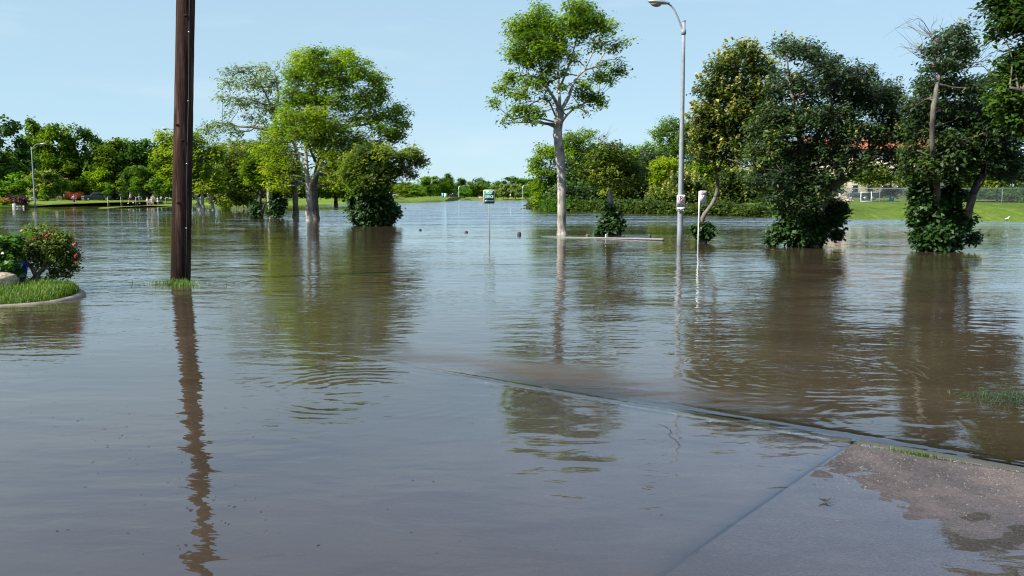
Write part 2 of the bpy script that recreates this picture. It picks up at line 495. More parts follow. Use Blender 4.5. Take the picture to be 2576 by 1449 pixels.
def concretemat(name, base, dark, grit, speck):
    m, nt, N, L, P = newmat(name)
    tc = N.new('ShaderNodeTexCoord')
    n1 = N.new('ShaderNodeTexNoise'); n1.inputs['Scale'].default_value = 1.6; n1.inputs['Detail'].default_value = 8; n1.inputs['Roughness'].default_value = 0.62
    L.new(tc.outputs['Object'], n1.inputs['Vector'])
    r = N.new('ShaderNodeValToRGB'); e = r.color_ramp.elements
    e[0].position, e[1].position = 0.33, 0.68; e[0].color, e[1].color = (*dark, 1), (*base, 1)
    L.new(n1.outputs['Fac'], r.inputs['Fac'])
    vo = N.new('ShaderNodeTexVoronoi'); vo.inputs['Scale'].default_value = 120; vo.inputs['Randomness'].default_value = 1.0
    L.new(tc.outputs['Object'], vo.inputs['Vector'])
    cr = N.new('ShaderNodeValToRGB'); ce = cr.color_ramp.elements
    ce[0].position, ce[1].position = 0.0, 1.0; ce[0].color, ce[1].color = (0.55, 0.5, 0.48, 1), (1.5, 1.4, 1.3, 1)
    sx = N.new('ShaderNodeSeparateColor'); L.new(vo.outputs['Color'], sx.inputs['Color'])
    L.new(sx.outputs['Red'], cr.inputs['Fac'])
    mu = N.new('ShaderNodeMix'); mu.data_type = 'RGBA'; mu.blend_type = 'MULTIPLY'; mu.inputs['Factor'].default_value = grit
    L.new(r.outputs['Color'], mu.inputs['A']); L.new(cr.outputs['Color'], mu.inputs['B'])
    gt = N.new('ShaderNodeMath'); gt.operation = 'GREATER_THAN'; gt.inputs[1].default_value = 0.965
    L.new(sx.outputs['Green'], gt.inputs[0])
    sm = N.new('ShaderNodeMath'); sm.operation = 'MULTIPLY'; sm.inputs[1].default_value = speck
    L.new(gt.outputs[0], sm.inputs[0])
    m2 = N.new('ShaderNodeMix'); m2.data_type = 'RGBA'; m2.inputs['B'].default_value = (0.24, 0.20, 0.155, 1)
    L.new(sm.outputs[0], m2.inputs['Factor']); L.new(mu.outputs['Result'], m2.inputs['A'])
    geo = N.new('ShaderNodeNewGeometry'); sz = N.new('ShaderNodeSeparateXYZ'); L.new(geo.outputs['Position'], sz.inputs[0])
    n3 = N.new('ShaderNodeTexNoise'); n3.inputs['Scale'].default_value = 5; n3.inputs['Detail'].default_value = 6; L.new(tc.outputs['Object'], n3.inputs['Vector'])
    zz = N.new('ShaderNodeMath'); zz.operation = 'MULTIPLY_ADD'; zz.inputs[1].default_value = 0.008; L.new(n3.outputs['Fac'], zz.inputs[0]); L.new(sz.outputs['Z'], zz.inputs[2])
    wet = N.new('ShaderNodeMapRange'); wet.inputs['From Min'].default_value = 0.0045; wet.inputs['From Max'].default_value = 0.011; wet.inputs['To Min'].default_value = 0.62; wet.inputs['To Max'].default_value = 1.05   # soaked band above the water
    L.new(zz.outputs[0], wet.inputs['Value'])
    wmul = N.new('ShaderNodeMix'); wmul.data_type = 'RGBA'; wmul.blend_type = 'MULTIPLY'; wmul.inputs['Factor'].default_value = 1
    L.new(m2.outputs['Result'], wmul.inputs['A']); L.new(wet.outputs['Result'], wmul.inputs['B']); L.new(wmul.outputs['Result'], P.inputs['Base Color'])
    rg_ = N.new('ShaderNodeMapRange'); rg_.inputs['From Min'].default_value = 0.62; rg_.inputs['From Max'].default_value = 1.05; rg_.inputs['To Min'].default_value = 0.16; rg_.inputs['To Max'].default_value = 0.6
    L.new(wet.outputs['Result'], rg_.inputs['Value']); L.new(rg_.outputs['Result'], P.inputs['Roughness'])
    P.inputs['Specular IOR Level'].default_value = 0.5
    b_ = N.new('ShaderNodeBump'); b_.inputs['Distance'].default_value = 0.004; b_.inputs['Strength'].default_value = 0.9
    L.new(vo.outputs['Distance'], b_.inputs['Height']); L.new(b_.outputs['Normal'], P.inputs['Normal'])
    return m

M['conc_wet'] = concretemat('wet_concrete', (0.165, 0.132, 0.116), (0.11, 0.090, 0.081), 0.35, 0.15)
M['conc_gravel'] = concretemat('exposed_aggregate', (0.128, 0.100, 0.087), (0.082, 0.066, 0.059), 0.7, 0.5)
M['kerbstone'] = concretemat('kerb_concrete', (0.105, 0.095, 0.066), (0.065, 0.060, 0.042), 0.3, 0.1)
M['tar'] = paint('joint_filler', (0.012, 0.013, 0.016), 0.6, 0, 0.3, 20)

drive = thing('driveway', 'wet concrete driveway slabs at the near right, half under shallow water', None, (0, 0, 0))
drive['kind'] = 'structure'
JG = 0.012
slab_mesh('concrete_slab', -11.5, -JG, -9.5, -0.018, 0.11, slabz, M['conc_wet'], drive)
slab_mesh('concrete_slab', JG, 5.0, -7.0, -0.018, 0.022, slabz, M['conc_gravel'], drive)['label'] = 'slab of exposed pebble concrete, partly above the water'
kerb = thing('kerb', 'concrete kerb edge running along the driveway, water lapping over it', None, (0, 0, 0))
kerb['kind'] = 'structure'
slab_mesh('kerb_stone', -3.6, -JG, 0.018, 0.16, 0.02, kerbz, M['kerbstone'], kerb, 0.25)
slab_mesh('kerb_stone', JG, 5.0, 0.018, 0.16, 0.02, kerbz, M['kerbstone'], kerb, 0.25)
b = MB()
q = [uv(-11, -0.02), uv(5, -0.02), uv(5, 0.02), uv(-11, 0.02)]
b.add([Vector((p.x, p.y, -0.016 + (0.012 if i in (1, 2) else -0.075))) for i, p in enumerate(q)], [(0, 1, 2, 3)])
q = [uv(-0.02, -9), uv(0.02, -9), uv(0.02, 0.15), uv(-0.02, 0.15)]
b.add([Vector((p.x, p.y, -0.0125 - (0.09 if i < 2 else 0))) for i, p in enumerate(q)], [(0, 1, 2, 3)])
b.build('joint_filler', M['tar'], drive)

# ---- water: one sheet, finer near the camera; carries its depth and how choppy it is
def depth_at(x, y):
    rel = np.stack([x - KB.x, y - KB.y], -1)
    u = rel @ np.array([U.x, U.y]); v = rel @ np.array([Vv.x, Vv.y])
    d = np.full(x.shape, 0.9)
    on = (v < 0) & (u > -11.5) & (u < 5)
    d = np.where(on, -slabz(u, v), d)
    kb = (v >= 0) & (v < 0.16) & (u > -3.6) & (u < 5)
    d = np.where(kb, -kerbz(u, v), d)
    street = (v >= 0.16) & (y < 16)
    d = np.where(street, np.minimum(0.9, 0.02 + 0.030 * np.maximum(-2.3 - u, 0) ** 1.5 + 0.16 * (v - 0.16)), d)
    return np.clip(d, 0.0, 1.5), u, v

def sstep(x, a, b):
    t = np.clip((x - a) / (b - a), 0, 1)
    return t * t * (3 - 2 * t)

rows = np.r_[np.arange(1600, 640, -4.5), np.arange(640, 520, -2.5), np.arange(520, 494.6, -0.9)]
cols = np.arange(-900, 3500, 9.0)
cols = np.r_[-6000, -3000, -1600, cols, 4200, 6000, 9000]
RX, RY = np.meshgrid(cols, rows)
dx, dy = (RX - CX) / FPX, -(RY - CY) / FPX
dirY = dy * SP + CP; dirZ = dy * CP - SP
k = -CAMH / dirZ
WX, WY = dx * k, dirY * k
back = np.stack([np.linspace(-400, 400, len(cols)), np.full(len(cols), -12.0)], 0)
WX = np.vstack([back[0][None], WX]); WY = np.vstack([back[1][None], WY])
dep, uu, vv = depth_at(WX, WY)
# wind and current: calm by the driveway, rippled in the street, choppy on the river, sheltered again under the left trees
chop = 0.22 + 0.22 * sstep(WY, 6.5, 14) - 0.10 * sstep(WY, 18, 34)
river = sstep(WY, 40, 58) * sstep(WX + 0.28 * WY, -6, 14)
chop = chop + 0.85 * river + 0.25 * sstep(WY, 40, 60)
shel = sstep(-WX - 0.17 * WY, -2, 10) * sstep(WY, 86, 100)
chop = chop * (1 - 0.8 * shel)
street_right = sstep(vv, 0.2, 2.0) * sstep(WX, -1, 3) * sstep(-WY, -26, -10)
chop = chop + 0.12 * street_right
shoal = np.exp(-(((uu + 3.4) / 1.5) ** 2)) * np.exp(-(((vv - 0.45) / 0.42) ** 2)) * (vv > 0.02)
shoal += 0.4 * np.exp(-(((uu + 2.0) / 1.3) ** 2)) * np.exp(-(((vv - 0.6) / 0.45) ** 2)) * (vv > 0.02)
slope = (0.015 + 0.07 * sstep(WY, 12, 24) + 0.06 * sstep(WY, 28, 44) + 0.80 * river) * (1 - 0.85 * shel)
wn_, wm_ = WX.shape
V = np.stack([WX, WY, np.zeros_like(WX)], -1).reshape(-1, 3)
ii, jj = np.meshgrid(np.arange(wm_ - 1), np.arange(wn_ - 1))
a0 = (jj * wm_ + ii).ravel()
F = np.stack([a0, a0 + 1, a0 + wm_ + 1, a0 + wm_], 1)

def watermat():
    m, nt, N, L, P = newmat('flood_water')
    N.remove(P)
    geo = N.new('ShaderNodeNewGeometry')
    def attr(n):
        a = N.new('ShaderNodeAttribute'); a.attribute_name = n; return a.outputs['Fac']
    def math_(op, a, b=None, c=None):
        x = N.new('ShaderNodeMath'); x.operation = op
        for i, q in enumerate((a, b, c)):
            if q is None: continue
            if isinstance(q, (int, float)): x.inputs[i].default_value = q
            else: L.new(q, x.inputs[i])
        return x.outputs[0]
    def noise(scale, sx, sy, rot, detail, off=0.0, rough=0.5, dist=0.0):
        mp = N.new('ShaderNodeMapping'); mp.inputs['Scale'].default_value = (sx, sy, 1); mp.inputs['Rotation'].default_value = (0, 0, math.radians(rot)); mp.inputs['Location'].default_value = (off, off * 0.7, 0)
        L.new(geo.outputs['Position'], mp.inputs['Vector'])
        n = N.new('ShaderNodeTexNoise'); n.inputs['Scale'].default_value = scale; n.inputs['Detail'].default_value = detail; n.inputs['Roughness'].default_value = rough; n.inputs['Distortion'].default_value = dist
        L.new(mp.outputs['Vector'], n.inputs['Vector'])
        return n.outputs['Fac']
    chop_, turb_, dep_ = attr('chop'), attr('turb'), attr('depth')
    tmap = N.new('ShaderNodeMapRange'); tmap.inputs['From Min'].default_value = 0.36; tmap.inputs['From Max'].default_value = 0.66; tmap.inputs['To Min'].default_value = 0.1; tmap.inputs['To Max'].default_value = 1.35
    L.new(noise(2.1, 0.5, 1.6, 39, 6, 8.1, 0.65, 0.8), tmap.inputs['Value'])
    turb_ = math_('MULTIPLY', turb_, tmap.outputs['Result'])
    patch = noise(0.16, 1, 1.6, 20, 3, 5)                    # gusts: rough and calm patches
    pr = N.new('ShaderNodeMapRange'); pr.inputs['From Min'].default_value = 0.35; pr.inputs['From Max'].default_value = 0.65; pr.inputs['To Min'].default_value = 0.3; pr.inputs['To Max'].default_value = 1.55
    L.new(patch, pr.inputs['Value'])
    amp = math_('MULTIPLY', chop_, pr.outputs['Result'])
    h1 = math_('MULTIPLY', noise(7.5, 0.75, 1.35, 8, 2, 1.3, 0.55, 0.4), WAVES[0])
    h2 = math_('MULTIPLY', noise(2.6, 0.6, 1.3, 14, 1.5, 7.7, 0.5, 0.6), WAVES[1])
    h3 = math_('MULTIPLY', noise(0.8, 0.55, 1.2, -10, 1, 3.1), WAVES[2])
    hs_ = math_('MULTIPLY', math_('ADD', math_('ADD', h1, h2), h3), amp)
    swell = math_('MULTIPLY', noise(3.4, 0.55, 1.15, 24, 0.8, 11.0, 0.4, 0.5), WAVES[3])   # smooth slow undulation near the camera
    ht = math_('ADD', hs_, swell)
    ht = math_('ADD', ht, math_('MULTIPLY', math_('MULTIPLY', noise(34, 0.8, 1.2, 15, 3, 2.0, 0.6), turb_), 0.006))
    # rings of ripples spreading from things in the current
    for px, py, kk, r0, wid, am in RINGS:
        c = gp(px, py)
        sv = N.new('ShaderNodeVectorMath'); sv.operation = 'SUBTRACT'; sv.inputs[1].default_value = c
        L.new(geo.outputs['Position'], sv.inputs[0])
        ln = N.new('ShaderNodeVectorMath'); ln.operation = 'LENGTH'; L.new(sv.outputs['Vector'], ln.inputs[0])
        r = math_('ADD', ln.outputs['Value'], math_('MULTIPLY', noise(1.4, 1, 1, 0, 2, px * 0.01), 0.22))
        s = math_('SINE', math_('MULTIPLY', r, kk))
        g = math_('DIVIDE', math_('SUBTRACT', r, r0), wid)
        e = math_('EXPONENT', math_('MULTIPLY', math_('MULTIPLY', g, g), -1.0))
        brk = N.new('ShaderNodeMapRange'); brk.inputs['From Min'].default_value = 0.42; brk.inputs['From Max'].default_value = 0.62
        L.new(noise(0.9, 1, 1, 0, 2, px * 0.013 + 3), brk.inputs['Value'])
        ht = math_('ADD', ht, math_('MULTIPLY', math_('MULTIPLY', math_('MULTIPLY', s, e), brk.outputs['Result']), am))
    # the standing crest where the street's water spills over the kerb
    dv = N.new('ShaderNodeVectorMath'); dv.operation = 'SUBTRACT'; dv.inputs[1].default_value = KB; L.new(geo.outputs['Position'], dv.inputs[0])
    du = N.new('ShaderNodeVectorMath'); du.operation = 'DOT_PRODUCT'; du.inputs[1].default_value = U; L.new(dv.outputs['Vector'], du.inputs[0])
    dw = N.new('ShaderNodeVectorMath'); dw.operation = 'DOT_PRODUCT'; dw.inputs[1].default_value = Vv; L.new(dv.outputs['Vector'], dw.inputs[0])
    w2 = math_('ADD', dw.outputs['Value'], math_('MULTIPLY', math_('SUBTRACT', noise(1.1, 1, 1, 0, 3, 9), 0.5), 0.10))
    g = math_('DIVIDE', math_('SUBTRACT', w2, 0.03), 0.045)
    e = math_('EXPONENT', math_('MULTIPLY', math_('MULTIPLY', g, g), -1.0))
    g2 = math_('DIVIDE', math_('ADD', du.outputs['Value'], 3.0), 1.2)
    e2 = math_('EXPONENT', math_('MULTIPLY', math_('MULTIPLY', g2, g2), -1.0))
    ht = math_('ADD', ht, math_('MULTIPLY', math_('MULTIPLY', e, e2), 0.012))
    g3 = math_('DIVIDE', math_('SUBTRACT', w2, 0.24), 0.05)
    e3 = math_('EXPONENT', math_('MULTIPLY', math_('MULTIPLY', g3, g3), -1.0))
    um = N.new('ShaderNodeMapRange'); um.interpolation_type = 'SMOOTHSTEP'; um.inputs['From Min'].default_value = -3.6; um.inputs['From Max'].default_value = -1.2
    L.new(du.outputs['Value'], um.inputs['Value'])
    ht = math_('ADD', ht, math_('MULTIPLY', math_('MULTIPLY', e3, um.outputs['Result']), 0.0035))
    bp = N.new('ShaderNodeBump'); bp.inputs['Strength'].default_value = 1.0; bp.inputs['Distance'].default_value = 1.0
    L.new(ht, bp.inputs['Height'])
    # far off the ripples are finer than a pixel: tilt the surface by slope instead of by height
    mpf = N.new('ShaderNodeMapping'); mpf.inputs['Scale'].default_value = (1.5, 2.6, 1); L.new(geo.outputs['Position'], mpf.inputs['Vector'])
    nf = N.new('ShaderNodeTexNoise'); nf.inputs['Scale'].default_value = 1.3; nf.inputs['Detail'].default_value = 3; L.new(mpf.outputs['Vector'], nf.inputs['Vector'])
    sb = N.new('ShaderNodeVectorMath'); sb.operation = 'SUBTRACT'; sb.inputs[1].default_value = (0.5, 0.5, 0.5); L.new(nf.outputs['Color'], sb.inputs[0])
    fl = N.new('ShaderNodeVectorMath'); fl.operation = 'MULTIPLY'; fl.inputs[1].default_value = (0.7, 1.0, 0.0); L.new(sb.outputs['Vector'], fl.inputs[0])
    pf = N.new('ShaderNodeMapRange'); pf.inputs['From Min'].default_value = 0.38; pf.inputs['From Max'].default_value = 0.62; pf.inputs['To Min'].default_value = 0.25; pf.inputs['To Max'].default_value = 1.7
    L.new(noise(0.32, 0.22, 1.0, 4, 3, 6.6), pf.inputs['Value'])
    dt = N.new('ShaderNodeVectorMath'); dt.operation = 'DOT_PRODUCT'; L.new(fl.outputs['Vector'], dt.inputs[0]); L.new(geo.outputs['Incoming'], dt.inputs[1])
    fs = N.new('ShaderNodeVectorMath'); fs.operation = 'SCALE'; L.new(fl.outputs['Vector'], fs.inputs[0]); L.new(math_('SIGN', dt.outputs['Value']), fs.inputs['Scale'])   # at a grazing look only the near faces of ripples show
    fl = fs
    sl = N.new('ShaderNodeVectorMath'); sl.operation = 'SCALE'; L.new(fl.outputs['Vector'], sl.inputs[0]); L.new(math_('MULTIPLY', attr('slope'), pf.outputs['Result']), sl.inputs['Scale'])
    an = N.new('ShaderNodeVectorMath'); an.operation = 'ADD'; L.new(bp.outputs['Normal'], an.inputs[0]); L.new(sl.outputs['Vector'], an.inputs[1])
    nn_ = N.new('ShaderNodeVectorMath'); nn_.operation = 'NORMALIZE'; L.new(an.outputs['Vector'], nn_.inputs[0])
    nrm = nn_.outputs['Vector']
    # mud in the water
    mud = N.new('ShaderNodeValToRGB')
    me_ = mud.color_ramp.elements
    me_[0].position, me_[1].position = 0.35, 0.7
    me_[0].color, me_[1].color = (*MUD[0], 1), (*MUD[1], 1)
    L.new(noise(0.35, 1, 2.2, 15, 4, 4.4, 0.55, 1.0), mud.inputs['Fac'])
    df = N.new('ShaderNodeBsdfDiffuse'); 
    silt = N.new('ShaderNodeMix'); silt.data_type = 'RGBA'; silt.inputs['B'].default_value = (0.095, 0.064, 0.043, 1)
    L.new(math_('MINIMUM', turb_, 1.0), silt.inputs['Factor']); L.new(mud.outputs['Color'], silt.inputs['A']); L.new(silt.outputs['Result'], df.inputs['Color'])
    tr = N.new('ShaderNodeBsdfTransparent'); tr.inputs['Color'].default_value = (0.97, 0.955, 0.93, 1)
    ex = math_('EXPONENT', math_('MULTIPLY', dep_, -14.0))
    body = N.new('ShaderNodeMixShader'); L.new(ex, body.inputs['Fac']); L.new(df.outputs['BSDF'], body.inputs[1]); L.new(tr.outputs['BSDF'], body.inputs[2])
    gl = N.new('ShaderNodeBsdfGlossy'); gl.inputs['Roughness'].default_value = 0.02; gl.inputs['Color'].default_value = (0.97, 0.97, 0.97, 1)
    L.new(nrm, gl.inputs['Normal'])
    b2 = N.new('ShaderNodeBump'); b2.inputs['Strength'].default_value = 0.55; b2.inputs['Distance'].default_value = 1.0   # steep far sides of ripples hide behind crests
    L.new(ht, b2.inputs['Height'])
    fr = N.new('ShaderNodeFresnel'); L.new(math_('SUBTRACT', 1.72, math_('MULTIPLY', geo.outputs['Backfacing'], 1.72 - 1 / 1.72)), fr.inputs['IOR']); L.new(b2.outputs['Normal'], fr.inputs['Normal'])
    frf = math_('MULTIPLY', fr.outputs['Fac'], math_('SUBTRACT', 1.0, math_('MULTIPLY', turb_, 0.45)))
    mx = N.new('ShaderNodeMixShader'); L.new(frf, mx.inputs['Fac']); L.new(body.outputs['Shader'], mx.inputs[1]); L.new(gl.outputs['BSDF'], mx.inputs[2])
    L.new(mx.outputs['Shader'], N['Material Output'].inputs['Surface'])
    return m

WAVES = (0.0085, 0.018, 0.035, 0.0062)
MUD = ((0.049, 0.036, 0.022), (0.068, 0.050, 0.031))
RINGS = ((2210, 1060, 46, 0.6, 0.4, 0.0008), (2050, 930, 40, 0.9, 0.8, 0.0009), (1480, 1000, 60, 0.5, 0.3, 0.0007), (470, 705, 26, 1.6, 1.1, 0.0016), (900, 985, 42, 0.8, 0.55, 0.0010))
me = mesh_np('water', V, [F], None, True)
for nm, arr in (('depth', dep), ('chop', chop), ('turb', shoal), ('slope', slope)):
    a = me.attributes.new(nm, 'FLOAT', 'POINT'); a.data.foreach_set('value', arr.ravel().astype(np.float32))
me.materials.append(watermat())
wo = bpy.data.objects.new('water', me); COL.objects.link(wo)
tag(wo, 'muddy brown flood water covering the street and the river', None, kind='structure')
# ------------------------------------------------------------------ trees
def leaf_quads(C, size, rng, up=0.5, width=0.5, out=None, droop=0.0, vary=0.5):
    """one folded diamond blade per row of C; returns vertices (4N,3) and faces (N,4)"""
    n = len(C)
    nrm = rng.normal(0, 1, (n, 3)); nrm /= np.linalg.norm(nrm, axis=1)[:, None]
    nrm[:, 2] = np.abs(nrm[:, 2])
    nrm = nrm * 0.9 + np.array([0, 0, up])
    nrm = nrm + np.array(to_sun) * 0.55                  # blades turn towards the light
    if out is not None:
        nrm = nrm + out * 0.45
    nrm /= np.linalg.norm(nrm, axis=1)[:, None]
    t = rng.normal(0, 1, (n, 3)); t[:, 2] -= droop
    t -= nrm * np.sum(t * nrm, 1)[:, None]
    t /= np.linalg.norm(t, axis=1)[:, None] + 1e-9
    s = np.cross(nrm, t)
    L = size * (1 + vary * rng.uniform(-1, 1, n))[:, None]
    W = L * width * 0.5
    V = np.empty((n, 4, 3))
    V[:, 0] = C - t * L * 0.5
    V[:, 1] = C - s * W + nrm * W * 0.35 - t * L * 0.05
    V[:, 2] = C + t * L * 0.5
    V[:, 3] = C + s * W + nrm * W * 0.35 - t * L * 0.05
    return V.reshape(-1, 3), np.arange(4 * n).reshape(n, 4)

def clump_points(c, r, n, rng, shell=2.0):
    d = rng.normal(0, 1, (n, 3)); d /= np.linalg.norm(d, axis=1)[:, None]
    rad = rng.random(n) ** (1.0 / (1.0 + shell))
    return c + d * rad[:, None] * r, d

def px_tree(name, label, Y, limbs, blobs, cat='tree', group=None, leaf='leaf_mid', bk='bark_grey', size=0.14, sub=9.0, nl=14, layers=3,
            depth=0.8, width=0.5, up=0.5, droop=0.0, sig=None, twig=0.012, twigs=True, base_dark=-0.5, blossom=None, ivy=None, seed=0, sides=8,
            bare=None, cross=None, spread=0.75, wob=0.14, kdepth=None, bl_to=None, shrink=1.0):
    """tree whose limbs and foliage masses are laid out by pixel at distance Y and given depth around it"""
    rng = np.random.default_rng(seed + 1000)
    mpp = Y / FPX
    b0 = at(limbs[0][0][0], limbs[0][0][1], Y)
    base = Vector((b0.x, b0.y, min(b0.z, 0.0) if abs(b0.z) < 1.0 else b0.z))
    root = thing(name, label, cat, base, 0, group)
    org = np.array(base)
    nodes = []
    tb = MB()
    for li, limb in enumerate(limbs):
        L4 = np.array([(p[0], p[1], p[2], p[3] if len(p) > 3 else 0.0) for p in limb], float)
        S = smooth_path(L4, max(6, 5 * len(limb)))
        pts = np.array([tuple(at(s[0], s[1], Y + s[3])) for s in S]); rad = S[:, 2] * mpp
        if limb[0][1] >= limbs[0][0][1] - 3:
            pts = np.vstack([[pts[0][0], pts[0][1], base_dark - 0.2], pts]); rad = np.r_[rad[0] * 1.15, rad]
        pts[1:, :] += rng.normal(0, 0.05, (len(pts) - 1, 3)) * rad[1:, None]
        tb.tube(pts, rad, sides, wob=wob, rng=rng)
        k0 = 1 if len(S) > 4 else 0
        for p, r in zip(pts[len(pts) // 3:], rad[len(pts) // 3:]):
            nodes.append((p, r))
    tb.build('trunk', M[bk], root, True, org)
    if bare:                                       # dead twigs
        b = MB()
        for (x0, y0, x1, y1, nb, spread_px, r) in bare:
            for i in range(nb):
                p0 = at(x0 + rng.normal(0, 2), y0 + rng.normal(0, 2), Y + rng.normal(0, 0.3))
                p1 = at(x1 + rng.normal(0, spread_px), y1 + rng.normal(0, spread_px * 0.5), Y + rng.normal(0, spread_px * mpp))
                mid = p0.lerp(p1, 0.5) + Vector(rng.normal(0, 0.12, 3)) * (p1 - p0).length
                pts = smooth_path([p0, mid, p1], 7)
                b.tube(pts, np.linspace(r, r * 0.25, 7), 4, cap=False)
                for j in range(4):
                    q0 = pts[2 + j]
                    q1 = q0 + (np.array(p1) - np.array(p0)) * 0.3 + rng.normal(0, 0.16, 3) * (p1 - p0).length
                    b.tube([q0, (q0 + q1) / 2 + rng.normal(0, 0.04, 3), q1], [r * 0.4, r * 0.3, r * 0.12], 3, cap=False)
        o = b.build('twigs', M['bark_pale' if bk == 'bark_pale' else 'bark_grey'], root, False, org)
        o['kind'] = 'stuff'
    NP = np.array([n[0] for n in nodes]); 
    B = np.array([b[:4] for b in blobs], float)
    B[:, 2:4] *= shrink
    dens = np.array([b[4] if len(b) > 4 else 1.0 for b in blobs])
    cx = (np.min(B[:, 0] - B[:, 2]) + np.max(B[:, 0] + B[:, 2])) / 2
    hw = (np.max(B[:, 0] + B[:, 2]) - np.min(B[:, 0] - B[:, 2])) / 2
    Lc, Lt, Lo, Bc, Bt = [], [], [], [], []
    tw = MB()
    for (px, py, rx, ry), dn in zip(B, dens):
        u = np.clip((px - cx) / (hw + 1e-6), -0.95, 0.95)
        D = hw * mpp * depth * math.sqrt(1 - u * u) if kdepth is None else kdepth
        ls = np.linspace(-1, 1, layers) if layers > 1 else np.array([0.0])
        for li in ls:
            dy = li * max(0.0, D - 0.5 * (rx + ry) * mpp * 0.5) + rng.normal(0, 0.15 * D)
            c = np.array(at(px + rng.normal(0, rx * 0.12), py + rng.normal(0, ry * 0.12), Y + dy))
            kk = (Y + dy) / Y
            R = np.array([rx * mpp * kk, 0.5 * (rx + ry) * mpp, ry * mpp * kk])
            ns = max(2, int(dn * math.pi * rx * ry / (sub * sub) * (0.9 if layers > 1 else 1.6)))
            cs, ds = clump_points(c, R, ns, rng, 1.6)
            bt = rng.normal(0, 0.17)
            # branch from the nearest limb to this mass, twigs on to its clumps
            if twigs:
                dist = np.linalg.norm(NP - c, axis=1) + 0.6 * np.maximum(0, NP[:, 2] - c[2])
                j = int(np.argmin(dist)); p0, r0 = nodes[j]
                if dist[j] > 0.3:
                    rr = min(r0 * 0.6, 0.02 + 0.012 * dist[j])
                    mid = (p0 + c) / 2 + rng.normal(0, 0.08, 3) * dist[j] + np.array([0, 0, 0.06 * dist[j]])
                    tw.tube(smooth_path([p0, mid, c], 6), np.linspace(rr, max(twig, rr * 0.45), 6), 5, cap=False)
                for q in cs[rng.random(len(cs)) < 0.6]:
                    mid = (q + c) / 2 + rng.normal(0, 0.06, 3) * np.linalg.norm(q - c)
                    tw.tube([c, mid, q], [twig * 1.3, twig, twig * 0.5], 3, cap=False)
            sg = sig if sig else 0.8 * sub * mpp
            for q, d in zip(cs, ds):
                n = max(3, int(rng.poisson(nl)))
                off = rng.normal(0, 1, (n, 3)) * np.array([sg, sg, sg * 0.6])
                P = q + off
                P[:, 2] -= droop * 0.25 * (off[:, 0] ** 2 + off[:, 1] ** 2) / max(sg, 1e-6)
                ct = 0.47 + bt + rng.normal(0, 0.12)
                Lc.append(P); Lt.append(np.clip(ct + rng.normal(0, 0.13, n), 0.0, 1.0)); Lo.append(np.repeat(d[None], n, 0))
                if blossom and rng.random() < blossom * (1.0 if bl_to is None else np.clip((bl_to - px) / 250.0, 0.06, 1.6)) and d[2] > -0.2:  # bl_to crowds the sprays leftward, partly standing in for the sunlit side
                    m = int(rng.poisson(7)) + 3
                    # upright cream sprays on the outside of the clump
                    ax = d * 0.5 + np.array([0, 0, 0.8]); ax /= np.linalg.norm(ax)
                    tt = rng.random(m)[:, None]
                    Bc.append(q + d * sg * 0.8 + ax * tt * sg * 1.6 + rng.normal(0, sg * 0.22, (m, 3)) * (1.1 - tt)); Bt.append(np.clip(rng.normal(0.5, 0.2, m), 0, 1))
    if twigs and tw.n:
        o = tw.build('branches', M['bark_twig' if bk != 'bark_pale' else 'bark_grey'], root, False, org); o['kind'] = 'stuff'
    Lc, Lt, Lo = np.concatenate(Lc), np.concatenate(Lt), np.concatenate(Lo)
    V, F = leaf_quads(Lc, size, rng, up, width, Lo, droop)
    b = MB(); b.add(V, F, np.repeat(Lt, 4))
    o = b.build('crown', M[leaf], root, False, org); o['kind'] = 'stuff'
    if Bc:
        Bc, Bt = np.concatenate(Bc), np.concatenate(Bt)
        V, F = leaf_quads(Bc, size * 0.75, rng, 0.4, 0.7)
        b = MB(); b.add(V, F, np.repeat(Bt, 4))
        o = b.build('blossom', M['blossom'], root, False, org); o['kind'] = 'stuff'
    if ivy:
        Lc, Lt, Lo = [], [], []
        for (px, py, rx, ry, n) in ivy:
            c = np.array(at(px, py, Y)); R = np.array([rx, 0.9 * rx, ry]) * mpp
            cs, ds = clump_points(c, R, n, rng, 1.4)
            cs = cs + rng.normal(0, 1, cs.shape) * R * 0.13
            for q, d in zip(cs, ds):
                if q[2] < 0.02: continue
                m = int(rng.poisson(12)) + 3
                off = rng.normal(0, 1, (m, 3)) * 5.5 * mpp
                P = q + off; P = P[P[:, 2] > 0.0]
                Lc.append(P); Lo.append(np.repeat(d[None], len(P), 0)); Lt.append(np.clip(0.45 + rng.normal(0, 0.14) + rng.normal(0, 0.14, len(P)), 0, 1))
        Lc, Lt, Lo = np.concatenate(Lc), np.concatenate(Lt), np.concatenate(Lo)
        V, F = leaf_quads(Lc, size * 1.05, rng, 0.35, 0.6, Lo * 1.5, 0.5)
        b = MB(); b.add(V, F, np.repeat(Lt, 4))
        o = b.build('ivy', M['leaf_ivy'], root, False, org); o['kind'] = 'stuff'
    return root

